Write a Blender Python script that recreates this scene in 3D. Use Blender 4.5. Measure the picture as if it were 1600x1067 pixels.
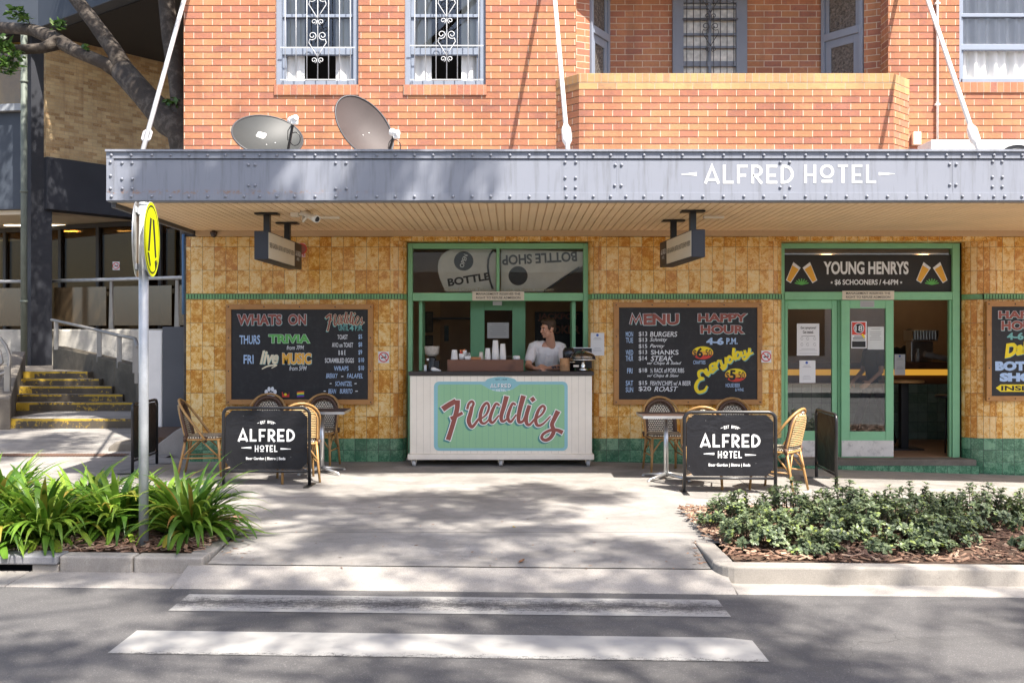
import bpy, math, random
import numpy as np
from mathutils import Vector, Matrix, noise as mnoise

for o in list(bpy.data.objects):
    bpy.data.objects.remove(o)
SC = bpy.context.scene
COL = SC.collection
R = math.radians
rnd = random.Random(7)

# ------------------------------------------------------------------ camera, sky, sun, exposure
F = 1500.0            # focal length in pixels of the 1600 px wide photograph
CX, CY, CZ = 800.0, 533.5, 1.55
cam_d = bpy.data.cameras.new('camera')
cam_d.sensor_width = 36.0
cam_d.lens = 36.0 * F / 1600.0
cam_d.clip_end = 600.0
cam_d.clip_start = 0.05
cam = bpy.data.objects.new('camera', cam_d)
cam.location = (0, 0, CZ)
cam.rotation_euler = (R(90), 0, 0)
COL.objects.link(cam)
SC.camera = cam

SUN = Vector((0.72, -1.0, 1.86)).normalized()        # towards the sun
elev = math.asin(SUN.z)
azim = math.atan2(SUN.x, SUN.y)
w = bpy.data.worlds.new('World')
SC.world = w
w.use_nodes = True
wn = w.node_tree
wn.nodes.clear()
wo = wn.nodes.new('ShaderNodeOutputWorld')
wb = wn.nodes.new('ShaderNodeBackground')
ws = wn.nodes.new('ShaderNodeTexSky')
ws.sky_type = 'NISHITA'
ws.sun_disc = False
ws.sun_elevation = elev
ws.sun_rotation = azim
ws.air_density = 0.8
ws.dust_density = 2.6
ws.ozone_density = 1.0
wb.inputs['Strength'].default_value = 0.11
wn.links.new(ws.outputs[0], wb.inputs[0])
wn.links.new(wb.outputs[0], wo.inputs[0])

sl = bpy.data.lights.new('sun', 'SUN')
sl.energy = 4.2
sl.angle = R(0.55)
sl.color = (1.0, 0.955, 0.89)
so = bpy.data.objects.new('sun', sl)
so.rotation_euler = SUN.to_track_quat('Z', 'Y').to_euler()
so.location = (8, -8, 20)
COL.objects.link(so)

SC.view_settings.view_transform = 'Standard'
SC.view_settings.look = 'None'
SC.view_settings.gamma = 1.0
SC.view_settings.use_curve_mapping = False
SC.view_settings.use_white_balance = True
SC.view_settings.white_balance_temperature = 6650
SC.view_settings.white_balance_tint = 10
SC.view_settings.exposure = 1.54
SC.cycles.max_bounces = 10
SC.cycles.diffuse_bounces = 5
SC.cycles.glossy_bounces = 4
SC.cycles.transmission_bounces = 6
SC.cycles.transparent_max_bounces = 12
SC.cycles.caustics_reflective = False
SC.cycles.caustics_refractive = False


def P(px, py, Y):
    """point of the place seen at photo pixel (px, py), Y metres from the camera"""
    return Vector(((px - CX) * Y / F, Y, CZ - (py - CY) * Y / F))


def PX(px, Y):
    return (px - CX) * Y / F


def PZ(py, Y):
    return CZ - (py - CY) * Y / F


# ------------------------------------------------------------------ mesh builder
class MB:
    def __init__(s):
        s.v, s.f, s.m, s.uv, s.sm = [], [], [], [], []
        s.mi = 0
        s.smooth = False

    def vert(s, p):
        s.v.append((p[0], p[1], p[2]))
        return len(s.v) - 1

    def face(s, idx, uv=None):
        s.f.append(tuple(idx))
        s.m.append(s.mi)
        s.uv.append(uv)
        s.sm.append(s.smooth)

    def quad(s, a, b, c, d, uv=None):
        i = len(s.v)
        for p in (a, b, c, d):
            s.v.append((p[0], p[1], p[2]))
        s.face((i, i + 1, i + 2, i + 3), uv)

    def poly(s, pts):
        i = len(s.v)
        for p in pts:
            s.v.append((p[0], p[1], p[2]))
        s.face(tuple(range(i, i + len(pts))))

    def box(s, x0, x1, y0, y1, z0, z1, mx=None):
        c = [(x0, y0, z0), (x1, y0, z0), (x1, y1, z0), (x0, y1, z0),
             (x0, y0, z1), (x1, y0, z1), (x1, y1, z1), (x0, y1, z1)]
        if mx is not None:
            c = [mx @ Vector(p) for p in c]
        i = len(s.v)
        s.v += [tuple(p) for p in c]
        for f in ((3, 2, 1, 0), (4, 5, 6, 7), (0, 1, 5, 4), (1, 2, 6, 5), (2, 3, 7, 6), (3, 0, 4, 7)):
            s.face([i + k for k in f])

    def obox(s, c, u, v, n, su, sv, sn):
        """box centred at c along unit axes u, v, n with full sizes"""
        c, u, v, n = Vector(c), Vector(u).normalized(), Vector(v).normalized(), Vector(n).normalized()
        i = len(s.v)
        for (a, b, d) in ((-1, -1, -1), (1, -1, -1), (1, 1, -1), (-1, 1, -1), (-1, -1, 1), (1, -1, 1), (1, 1, 1), (-1, 1, 1)):
            s.v.append(tuple(c + u * (a * su / 2) + v * (b * sv / 2) + n * (d * sn / 2)))
        for f in ((3, 2, 1, 0), (4, 5, 6, 7), (0, 1, 5, 4), (1, 2, 6, 5), (2, 3, 7, 6), (3, 0, 4, 7)):
            s.face([i + k for k in f])

    def prism(s, pts, z0, z1):
        """plan polygon (counter-clockwise) raised from z0 to z1"""
        n = len(pts)
        i = len(s.v)
        for z in (z0, z1):
            for p in pts:
                s.v.append((p[0], p[1], z(p) if callable(z) else z))
        s.face([i + k for k in range(n - 1, -1, -1)])
        s.face([i + n + k for k in range(n)])
        for k in range(n):
            q = (k + 1) % n
            s.face((i + k, i + q, i + n + q, i + n + k))

    def slab(s, pts, d):
        """planar polygon (3D points) given thickness by vector d"""
        n = len(pts)
        i = len(s.v)
        d = Vector(d)
        for p in pts:
            s.v.append(tuple(p))
        for p in pts:
            s.v.append(tuple(Vector(p) + d))
        s.face([i + k for k in range(n)])
        s.face([i + n + k for k in range(n - 1, -1, -1)])
        for k in range(n):
            q = (k + 1) % n
            s.face((i + q, i + k, i + n + k, i + n + q))

    def tube(s, pts, r, n=8, closed=False, cap=True, flat=1.0):
        pts = [Vector(p) for p in pts]
        m = len(pts)
        rs = r if isinstance(r, (list, tuple)) else [r] * m
        sm0 = s.smooth
        s.smooth = True
        t0 = (pts[1] - pts[0]).normalized()
        up = Vector((0, 0, 1)) if abs(t0.z) < 0.9 else Vector((1, 0, 0))
        nx = t0.cross(up).normalized()
        base = len(s.v)
        for k in range(m):
            if closed:
                t = (pts[(k + 1) % m] - pts[k - 1]).normalized()
            elif k == 0:
                t = (pts[1] - pts[0]).normalized()
            elif k == m - 1:
                t = (pts[-1] - pts[-2]).normalized()
            else:
                t = ((pts[k + 1] - pts[k]).normalized() + (pts[k] - pts[k - 1]).normalized())
                t = t.normalized() if t.length > 1e-6 else (pts[k] - pts[k - 1]).normalized()
            nx = (nx - t * nx.dot(t))
            nx = nx.normalized() if nx.length > 1e-6 else t.orthogonal().normalized()
            ny = t.cross(nx)
            for a in range(n):
                an = 2 * math.pi * a / n
                s.v.append(tuple(pts[k] + (nx * math.cos(an) + ny * math.sin(an) * flat) * rs[k]))
        for k in range(m if closed else m - 1):
            q = (k + 1) % m
            for a in range(n):
                b = (a + 1) % n
                s.face((base + k * n + a, base + k * n + b, base + q * n + b, base + q * n + a))
        s.smooth = sm0
        if cap and not closed:
            s.face([base + a for a in range(n - 1, -1, -1)])
            s.face([base + (m - 1) * n + a for a in range(n)])

    def lathe(s, prof, c=(0, 0, 0), n=20, axis=None):
        """profile of (radius, height); axis: optional 3x3 with z as the turning axis"""
        c = Vector(c)
        sm0 = s.smooth
        s.smooth = True
        base = len(s.v)
        for (r, z) in prof:
            for a in range(n):
                an = 2 * math.pi * a / n
                p = Vector((r * math.cos(an), r * math.sin(an), z))
                if axis is not None:
                    p = axis @ p
                s.v.append(tuple(c + p))
        for k in range(len(prof) - 1):
            for a in range(n):
                b = (a + 1) % n
                s.face((base + k * n + a, base + k * n + b, base + (k + 1) * n + b, base + (k + 1) * n + a))
        s.smooth = sm0
        if prof[0][0] > 1e-5:
            s.face([base + a for a in range(n - 1, -1, -1)])
        if prof[-1][0] > 1e-5:
            s.face([base + (len(prof) - 1) * n + a for a in range(n)])

    def ell(s, c, r, n=12, m=8, rot=None):
        c = Vector(c)
        sm0 = s.smooth
        s.smooth = True
        base = len(s.v)
        rings = []
        for k in range(m + 1):
            th = math.pi * k / m
            row = []
            cnt = 1 if k in (0, m) else n
            for a in range(cnt):
                an = 2 * math.pi * a / n
                p = Vector((r[0] * math.sin(th) * math.cos(an), r[1] * math.sin(th) * math.sin(an), r[2] * math.cos(th)))
                if rot is not None:
                    p = rot @ p
                row.append(s.vert(c + p))
            rings.append(row)
        for k in range(m):
            A, B = rings[k], rings[k + 1]
            for a in range(n):
                b = (a + 1) % n
                if len(A) == 1:
                    s.face((A[0], B[a], B[b]))
                elif len(B) == 1:
                    s.face((A[a], B[0], A[b]))
                else:
                    s.face((A[a], B[a], B[b], A[b]))
        s.smooth = sm0

    def build(s, name, mats, parent=None, loc=None, uvs=(0, 0), bevel=0, seg=2, label=None, world=False):
        me = bpy.data.meshes.new(name)
        off = Vector((0, 0, 0))
        if world and parent is not None:
            off = Vector(parent.get('_w', parent.location)) if '_w' in parent else parent.matrix_basis.translation.copy()
            if parent.parent is not None:
                off = off + parent.parent.matrix_basis.translation
        elif loc is not None and world:
            off = Vector(loc)
        V = np.array(s.v, dtype=float) if s.v else np.zeros((0, 3))
        me.from_pydata((V - np.array(off)).tolist() if len(V) else [], [], s.f)
        if not isinstance(mats, (list, tuple)):
            mats = [mats]
        for m_ in mats:
            me.materials.append(m_)
        me.polygons.foreach_set('material_index', s.m)
        me.polygons.foreach_set('use_smooth', s.sm)
        uvl = me.uv_layers.new(name='UVMap')
        me.update()
        nl = len(me.loops)
        nrm = np.zeros(len(me.polygons) * 3)
        me.polygons.foreach_get('normal', nrm)
        nrm = nrm.reshape(-1, 3)
        tot = np.zeros(len(me.polygons), dtype=np.int32)
        me.polygons.foreach_get('loop_total', tot)
        vi = np.zeros(nl, dtype=np.int32)
        me.loops.foreach_get('vertex_index', vi)
        ln = np.repeat(nrm, tot, axis=0)
        co = V[vi]
        hor = np.abs(ln[:, 2]) > 0.8
        tl = np.hypot(ln[:, 0], ln[:, 1])
        tl[tl < 1e-9] = 1
        tx, ty = -ln[:, 1] / tl, ln[:, 0] / tl
        u = np.where(hor, co[:, 0], co[:, 0] * tx + co[:, 1] * ty)
        v = np.where(hor, co[:, 1], co[:, 2])
        uv = np.stack([u + uvs[0], v + uvs[1]], axis=1)
        if any(x is not None for x in s.uv):
            st = 0
            for k, x in enumerate(s.uv):
                if x is not None:
                    for j, q in enumerate(x):
                        uv[st + j] = (q[0] + uvs[0], q[1] + uvs[1])
                st += tot[k]
        uvl.data.foreach_set('uv', uv.ravel())
        me.update()
        o = bpy.data.objects.new(name, me)
        COL.objects.link(o)
        if parent is not None:
            o.parent = parent
        if loc is not None:
            o.location = loc
        if bevel:
            b = o.modifiers.new('bevel', 'BEVEL')
            b.width = bevel
            b.segments = seg
            b.limit_method = 'ANGLE'
            b.angle_limit = R(35)
            b.harden_normals = False
        if label:
            o['label'] = label
        return o


def tag(o, label, cat, group=None, kind=None):
    if label:
        o['label'] = label
    if cat:
        o['category'] = cat
    if group:
        o['group'] = group
    if kind:
        o['kind'] = kind
    return o


def thing(name, label, cat, loc=(0, 0, 0), rz=0.0, group=None):
    o = bpy.data.objects.new(name, None)
    o.empty_display_size = 0.1
    COL.objects.link(o)
    o.location = loc
    o.rotation_euler = (0, 0, rz)
    return tag(o, label, cat, group)


def copy_tree(o, parent=None):
    c = o.copy()
    COL.objects.link(c)
    c.parent = parent
    for ch in list(o.children):
        copy_tree(ch, c)
    return c


def place_copy(o, loc, rz, label, sc=None):
    c = copy_tree(o)
    c.location = loc
    c.rotation_euler = (0, 0, rz)
    c['label'] = label
    if sc:
        c.scale = sc
    return c


def struct(name, mb, mat, **k):
    o = mb.build(name, mat, **k)
    o['kind'] = 'structure'
    return o


# ------------------------------------------------------------------ materials
def nd(nt, typ, ins=None, **props):
    n = nt.nodes.new(typ)
    for k, v in props.items():
        setattr(n, k, v)
    for k, v in (ins or {}).items():
        sk = n.inputs[k]
        if isinstance(v, bpy.types.NodeSocket):
            nt.links.new(v, sk)
        else:
            if sk.type == 'RGBA' and len(v) == 3:
                v = (v[0], v[1], v[2], 1)
            sk.default_value = v
    return n


def newmat(name):
    m = bpy.data.materials.new(name)
    m.use_nodes = True
    nt = m.node_tree
    nt.nodes.clear()
    out = nt.nodes.new('ShaderNodeOutputMaterial')
    b = nt.nodes.new('ShaderNodeBsdfPrincipled')
    nt.links.new(b.outputs[0], out.inputs[0])
    return m, nt, b, out


def math_(nt, op, a, b=0.0, c=0.0):
    return nd(nt, 'ShaderNodeMath', {0: a, 1: b, 2: c}, operation=op).outputs[0]


def mixc(nt, f, a, b, mode='MIX'):
    n = nt.nodes.new('ShaderNodeMix')
    n.data_type = 'RGBA'
    n.blend_type = mode
    for k, v in ((0, f), (6, a), (7, b)):
        if isinstance(v, bpy.types.NodeSocket):
            nt.links.new(v, n.inputs[k])
        elif k == 0:
            n.inputs[0].default_value = v
        else:
            n.inputs[k].default_value = (v[0], v[1], v[2], 1)
    return n.outputs[2]


def ramp(nt, fac, stops, interp='LINEAR'):
    n = nt.nodes.new('ShaderNodeValToRGB')
    n.color_ramp.interpolation = interp
    e = n.color_ramp.elements
    while len(e) > 1:
        e.remove(e[0])
    e[0].position = stops[0][0]
    c = stops[0][1]
    e[0].color = (c[0], c[1], c[2], 1) if not isinstance(c, (int, float)) else (c, c, c, 1)
    for p_, c in stops[1:]:
        x = e.new(p_)
        x.color = (c[0], c[1], c[2], 1) if not isinstance(c, (int, float)) else (c, c, c, 1)
    nt.links.new(fac, n.inputs[0])
    return n.outputs[0]


def objco(nt):
    return nd(nt, 'ShaderNodeTexCoord').outputs['Object']


def uvco(nt):
    return nd(nt, 'ShaderNodeTexCoord').outputs['UV']


def noise(nt, co, scale, detail=3.0, rough=0.55, dist=0.0):
    return nd(nt, 'ShaderNodeTexNoise', {'Vector': co, 'Scale': scale, 'Detail': detail, 'Roughness': rough, 'Distortion': dist}).outputs['Fac']


def bump(nt, b, h, strength=0.3, dist=0.01):
    n = nd(nt, 'ShaderNodeBump', {'Height': h, 'Strength': strength, 'Distance': dist})
    nt.links.new(n.outputs[0], b.inputs['Normal'])
    return n


_pm = {}


def paint(name, col, rough=0.5, var=0.12, scale=4.0, bmp=0.0, metal=0.0, spec=0.5, fine=0.0, dirt=0.0, dirtcol=(0.06, 0.05, 0.04), trans=0.0):
    """general surface: colour with uneven tone, fine grain, optional patches of dirt"""
    if name in _pm:
        return _pm[name]
    m, nt, b, out = newmat(name)
    co = objco(nt)
    n1 = noise(nt, co, scale, 4)
    f = nd(nt, 'ShaderNodeMapRange', {0: n1, 1: 0.25, 2: 0.75, 3: 1 - var, 4: 1 + var}).outputs[0]
    if fine:
        n2 = noise(nt, co, 160, 2)
        f = math_(nt, 'MULTIPLY', f, nd(nt, 'ShaderNodeMapRange', {0: n2, 1: 0.3, 2: 0.7, 3: 1 - fine, 4: 1 + fine}).outputs[0])
    c = nd(nt, 'ShaderNodeVectorMath', {0: col, 'Scale': f}, operation='SCALE').outputs[0]
    if dirt:
        n3 = noise(nt, co, scale * 2.3, 6, 0.7)
        d = ramp(nt, n3, [(0.5, 0.0), (0.72, 1.0)])
        d = math_(nt, 'MULTIPLY', d, dirt)
        c = mixc(nt, d, c, dirtcol)
    nt.links.new(c, b.inputs['Base Color'])
    b.inputs['Roughness'].default_value = rough
    b.inputs['Metallic'].default_value = metal
    b.inputs['Specular IOR Level'].default_value = spec
    if bmp:
        bump(nt, b, noise(nt, co, 60, 3), bmp, 0.004)
    _pm[name] = m
    return m


def brick_mat(name, stops, mortar, bw=0.240, rh=0.086, ms=0.0045, off=0.5, mcol2=None, bstr=0.9):
    m, nt, b, out = newmat(name)
    uv = uvco(nt)
    wob = nd(nt, 'ShaderNodeTexNoise', {'Vector': uv, 'Scale': 9.0, 'Detail': 2.0})
    wv = nd(nt, 'ShaderNodeVectorMath', {0: wob.outputs['Color'], 1: (0.5, 0.5, 0.5)}, operation='SUBTRACT').outputs[0]
    wv = nd(nt, 'ShaderNodeVectorMath', {0: wv, 'Scale': 0.006}, operation='SCALE').outputs[0]
    uv2 = nd(nt, 'ShaderNodeVectorMath', {0: uv, 1: wv}, operation='ADD').outputs[0]
    br = nd(nt, 'ShaderNodeTexBrick', {'Vector': uv2, 'Color1': (0, 0, 0, 1), 'Color2': (1, 1, 1, 1), 'Mortar': (0.5, 0.5, 0.5, 1),
                                       'Scale': 1.0, 'Mortar Size': ms, 'Mortar Smooth': 0.15, 'Bias': 0.0,
                                       'Brick Width': bw, 'Row Height': rh}, offset=off, offset_frequency=2, squash=1.0)
    bw_ = nd(nt, 'ShaderNodeRGBToBW', {0: br.outputs['Color']}).outputs[0]
    n1 = noise(nt, uv, 24, 4, 0.6)
    n2 = noise(nt, uv, 2.2, 3, 0.6)
    n4 = noise(nt, uv, 0.7, 3, 0.6)
    t = math_(nt, 'ADD', math_(nt, 'ADD', math_(nt, 'MULTIPLY', bw_, 0.74), 0.15), math_(nt, 'MULTIPLY', math_(nt, 'SUBTRACT', n1, 0.5), 0.7))
    c = ramp(nt, t, stops)
    k = nd(nt, 'ShaderNodeMapRange', {0: n2, 1: 0.3, 2: 0.7, 3: 0.85, 4: 1.12}).outputs[0]
    k = math_(nt, 'MULTIPLY', k, nd(nt, 'ShaderNodeMapRange', {0: n4, 1: 0.3, 2: 0.7, 3: 0.88, 4: 1.1}).outputs[0])
    c = nd(nt, 'ShaderNodeVectorMath', {0: c, 'Scale': k}, operation='SCALE').outputs[0]
    mc = mixc(nt, n1, mortar, mcol2 or tuple(x * 0.75 for x in mortar))
    c = mixc(nt, br.outputs['Fac'], c, mc)
    sv = nd(nt, 'ShaderNodeMapping', {0: uv, 3: (3.2, 0.35, 1.0)}).outputs[0]
    soot = ramp(nt, noise(nt, sv, 1.6, 5, 0.65), [(0.52, 0.0), (0.74, 0.42)])
    c = mixc(nt, soot, c, (0.17, 0.085, 0.06))
    nt.links.new(c, b.inputs['Base Color'])
    b.inputs['Roughness'].default_value = 0.85
    b.inputs['Specular IOR Level'].default_value = 0.25
    h = math_(nt, 'SUBTRACT', math_(nt, 'MULTIPLY', noise(nt, uv, 55, 4, 0.65), 0.5), br.outputs['Fac'])
    bump(nt, b, h, bstr, 0.009)
    return m


def cellgrid(nt, uv, w, h):
    sx = nd(nt, 'ShaderNodeSeparateXYZ', {0: uv})
    u = math_(nt, 'DIVIDE', sx.outputs[0], w)
    v = math_(nt, 'DIVIDE', sx.outputs[1], h)
    fu, fv = math_(nt, 'FRACT', u), math_(nt, 'FRACT', v)
    iu, iv = math_(nt, 'FLOOR', u), math_(nt, 'FLOOR', v)
    cell = nd(nt, 'ShaderNodeCombineXYZ', {0: iu, 1: iv, 2: 3.7}).outputs[0]
    wn_ = nd(nt, 'ShaderNodeTexWhiteNoise', {'Vector': cell}, noise_dimensions='3D')
    eu = math_(nt, 'MULTIPLY', math_(nt, 'MINIMUM', fu, math_(nt, 'SUBTRACT', 1.0, fu)), w)
    ev = math_(nt, 'MULTIPLY', math_(nt, 'MINIMUM', fv, math_(nt, 'SUBTRACT', 1.0, fv)), h)
    edge = math_(nt, 'MINIMUM', eu, ev)
    return wn_, edge


def tile_mat(name, cream, mid, dark, grout, w, h, rough=0.22, vein=12.0, sel=1.5):
    m, nt, b, out = newmat(name)
    uv = uvco(nt)
    wn_, edge = cellgrid(nt, uv, w, h)
    g = nd(nt, 'ShaderNodeMapRange', {0: edge, 1: 0.0016, 2: 0.0032, 3: 1.0, 4: 0.0}).outputs[0]
    # marbling runs differently in every tile
    sh = nd(nt, 'ShaderNodeVectorMath', {0: wn_.outputs['Color'], 'Scale': 40.0}, operation='SCALE').outputs[0]
    co = nd(nt, 'ShaderNodeVectorMath', {0: uv, 1: sh}, operation='ADD').outputs[0]
    n1 = noise(nt, co, vein, 4, 0.6, 0.6)
    n2 = noise(nt, co, vein * 4.5, 6, 0.75, 1.4)
    n3 = noise(nt, co, vein * 13, 3, 0.7)
    t = math_(nt, 'ADD', math_(nt, 'MULTIPLY', n1, 0.45), math_(nt, 'MULTIPLY', n2, 0.55))
    t = math_(nt, 'MULTIPLY', math_(nt, 'SUBTRACT', t, 0.5), 5.6)
    t = math_(nt, 'ADD', t, math_(nt, 'ADD', math_(nt, 'MULTIPLY', wn_.outputs['Value'], sel), 0.48 - sel * 0.5))
    t = math_(nt, 'ADD', t, math_(nt, 'MULTIPLY', math_(nt, 'SUBTRACT', n3, 0.5), 1.1))
    c = ramp(nt, t, [(0.12, cream), (0.5, mid), (0.95, dark)])
    crk = math_(nt, 'ABSOLUTE', math_(nt, 'SUBTRACT', noise(nt, co, vein * 3.3, 5, 0.7, 2.2), 0.5))
    crk = nd(nt, 'ShaderNodeMapRange', {0: crk, 1: 0.0, 2: 0.03, 3: 0.5, 4: 0.0}).outputs[0]
    c = mixc(nt, crk, c, dark)
    c = mixc(nt, g, c, grout)
    nt.links.new(c, b.inputs['Base Color'])
    r_ = nd(nt, 'ShaderNodeMapRange', {0: g, 1: 0, 2: 1, 3: rough, 4: 0.8}).outputs[0]
    nt.links.new(r_, b.inputs['Roughness'])
    hh = math_(nt, 'ADD', math_(nt, 'SUBTRACT', 0.0, g), math_(nt, 'MULTIPLY', noise(nt, uv, 14, 2), 0.25))
    tl = math_(nt, 'ADD', hh, math_(nt, 'MULTIPLY', n2, 0.15))
    bump(nt, b, tl, 0.35, 0.003)
    return m


def glass_mat(name, tint=(0.75, 0.78, 0.76), refl=1.0, rough=0.0):
    m, nt, b, out = newmat(name)
    nt.nodes.remove(b)
    tr = nd(nt, 'ShaderNodeBsdfTransparent', {0: tint})
    gl = nd(nt, 'ShaderNodeBsdfGlossy', {0: (0.95, 0.97, 1.0), 'Roughness': rough})
    fr = nd(nt, 'ShaderNodeFresnel', {0: 1.52})
    f = math_(nt, 'MULTIPLY', fr.outputs[0], 1.9 * refl)
    f = math_(nt, 'MINIMUM', f, 1.0)
    mx = nd(nt, 'ShaderNodeMixShader', {0: f, 1: tr.outputs[0], 2: gl.outputs[0]})
    nt.links.new(mx.outputs[0], out.inputs[0])
    return m


def leaf_mat(name, stops, rough=0.45, trans=0.35, tip=None):
    m, nt, b, out = newmat(name)
    gi = nd(nt, 'ShaderNodeNewGeometry')
    c = ramp(nt, gi.outputs['Random Per Island'], stops)
    n1 = noise(nt, objco(nt), 9, 3)
    k = nd(nt, 'ShaderNodeMapRange', {0: n1, 1: 0.3, 2: 0.7, 3: 0.8, 4: 1.2}).outputs[0]
    c = nd(nt, 'ShaderNodeVectorMath', {0: c, 'Scale': k}, operation='SCALE').outputs[0]
    nt.links.new(c, b.inputs['Base Color'])
    b.inputs['Roughness'].default_value = rough
    tl = nd(nt, 'ShaderNodeBsdfTranslucent', {0: c})
    mx = nd(nt, 'ShaderNodeMixShader', {0: trans, 1: b.outputs[0], 2: tl.outputs[0]})
    nt.links.new(mx.outputs[0], out.inputs[0])
    return m


def emit_mat(name, col, st):
    m, nt, b, out = newmat(name)
    b.inputs['Base Color'].default_value = (*col, 1)
    b.inputs['Emission Color'].default_value = (*col, 1)
    b.inputs['Emission Strength'].default_value = st
    return m


BRICK_STOPS = [(0.0, (0.27, 0.130, 0.105)), (0.16, (0.36, 0.155, 0.105)), (0.34, (0.415, 0.175, 0.100)), (0.5, (0.450, 0.200, 0.105)),
               (0.68, (0.475, 0.232, 0.115)), (0.86, (0.42, 0.180, 0.110)), (1.0, (0.34, 0.172, 0.130))]
BRICK_STOPS = [(p_, (c_[0] * 0.90, c_[1] * 0.885, c_[2] * 0.90)) for p_, c_ in BRICK_STOPS]
M_BRICK = brick_mat('red_brick', BRICK_STOPS, (0.70, 0.58, 0.46), mcol2=(0.50, 0.40, 0.31), ms=0.0050)
M_SOLDIER = brick_mat('red_brick_on_edge', BRICK_STOPS, (0.50, 0.40, 0.31), bw=0.086, rh=0.14, off=0.0, mcol2=(0.30, 0.21, 0.16))
CREAM_STOPS = [(0.0, (0.26, 0.16, 0.11)), (0.25, (0.42, 0.235, 0.115)), (0.6, (0.50, 0.295, 0.135)), (1.0, (0.44, 0.225, 0.11))]
M_CREAMBR = brick_mat('cream_brick', CREAM_STOPS, (0.50, 0.40, 0.30))
M_CREAMSOL = brick_mat('cream_brick_on_edge', CREAM_STOPS, (0.45, 0.36, 0.27), bw=0.0865, rh=0.142, off=0.0)
YB = [(0.0, (0.22, 0.13, 0.07)), (0.2, (0.40, 0.26, 0.13)), (0.55, (0.52, 0.37, 0.20)), (1.0, (0.58, 0.44, 0.25))]
M_YBRICK = brick_mat('buff_brick', YB, (0.42, 0.34, 0.24), ms=0.004, bstr=0.5)
M_TILE = tile_mat('marbled_ochre_tile', (0.90, 0.69, 0.34), (0.82, 0.47, 0.10), (0.52, 0.20, 0.022), (0.20, 0.10, 0.04), 0.1515, 0.302, sel=0.62)
M_TILEN = tile_mat('marbled_ochre_corner_tile', (0.86, 0.62, 0.30), (0.76, 0.42, 0.10), (0.50, 0.19, 0.025), (0.20, 0.10, 0.04), 0.0756, 0.302, sel=0.8)
M_GTILE = tile_mat('green_glazed_tile', (0.19, 0.39, 0.24), (0.085, 0.235, 0.135), (0.045, 0.15, 0.085), (0.02, 0.04, 0.03), 0.1515, 0.151, rough=0.15, vein=7, sel=0.5)
M_GRIB = paint('green_ribbed_tile', (0.17, 0.38, 0.16), 0.3, 0.25, 9)
M_GRIBD = paint('dark_green_groove', (0.02, 0.05, 0.025), 0.6, 0.2, 9)
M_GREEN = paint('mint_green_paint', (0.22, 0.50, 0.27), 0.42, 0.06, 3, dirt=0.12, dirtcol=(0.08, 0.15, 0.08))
M_GREEND = paint('mint_green_paint_shaded', (0.14, 0.36, 0.18), 0.42, 0.06, 3, dirt=0.15, dirtcol=(0.06, 0.12, 0.06))  # darker copy of mint_green_paint, shade of the recess put into the colour
M_FRAME = paint('slate_grey_paint', (0.22, 0.255, 0.32), 0.5, 0.06, 4)
M_FASCIA = None
M_SOFFIT = paint('tan_soffit_paint', (0.80, 0.585, 0.365), 0.55, 0.10, 1.2, fine=0.05)
M_WHITE = paint('white_paint', (0.80, 0.79, 0.76), 0.5, 0.05, 5)
M_LETTER = paint('white_lettering', (0.86, 0.86, 0.84), 0.55, 0.03, 9)
M_CREAM = paint('cream_paint', (0.84, 0.77, 0.66), 0.5, 0.05, 3, dirt=0.1, dirtcol=(0.35, 0.30, 0.22))
M_BLACK = paint('black_paint', (0.012, 0.012, 0.014), 0.35, 0.15, 6)
M_DARK = paint('dark_brown_shade', (0.035, 0.026, 0.020), 0.7, 0.2, 3)
M_STEEL = paint('galvanised_steel', (0.50, 0.52, 0.53), 0.45, 0.14, 9, metal=0.25, fine=0.08)
M_ALU = paint('brushed_aluminium', (0.70, 0.70, 0.69), 0.35, 0.06, 9, metal=0.85)
M_CHROME = paint('chrome', (0.82, 0.80, 0.77), 0.14, 0.04, 9, metal=1.0)
M_GLASS = glass_mat('window_glass', (0.80, 0.82, 0.80))
M_GLASST = glass_mat('transom_glass', (0.88, 0.88, 0.85), 0.25)
M_GLASSD = glass_mat('dark_window_glass', (0.42, 0.40, 0.34), 1.0)
M_CURTAIN = paint('white_curtain', (0.80, 0.78, 0.75), 0.85, 0.05, 8)
# ------------------------------------------------------------------ lettering
def plane_px(Y):
    """frame whose units are photo pixels on the upright plane Y metres away (facing the street)"""
    def f(x, y, d=0.0):
        return ((x - CX) * Y / F, Y - d, CZ - (y - CY) * Y / F)
    return f


def plane_uvn(o, u, v, n):
    o, u, v, n = Vector(o), Vector(u), Vector(v), Vector(n)
    def f(x, y, d=0.0):
        return tuple(o + u * x - v * y + n * d)
    return f


_tcache = {}
WOB = 0.0


def text_mesh(s, shear=0.0, bold=0.0, space=1.0):
    k = (s, shear, bold, space)
    if k in _tcache:
        return _tcache[k]
    cu = bpy.data.curves.new('t', 'FONT')
    cu.body = s
    cu.size = 1.0
    cu.shear = shear
    cu.offset = bold
    cu.space_character = space
    cu.resolution_u = 4
    cu.fill_mode = 'BOTH'
    ob = bpy.data.objects.new('t', cu)
    me = bpy.data.meshes.new_from_object(ob)
    V = np.array([tuple(v.co) for v in me.vertices])
    T = [tuple(p.vertices) for p in me.polygons]
    N = [p.normal.z for p in me.polygons]
    bpy.data.objects.remove(ob)
    bpy.data.curves.remove(cu)
    bpy.data.meshes.remove(me)
    _tcache[k] = (V, T, N)
    return _tcache[k]


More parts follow.
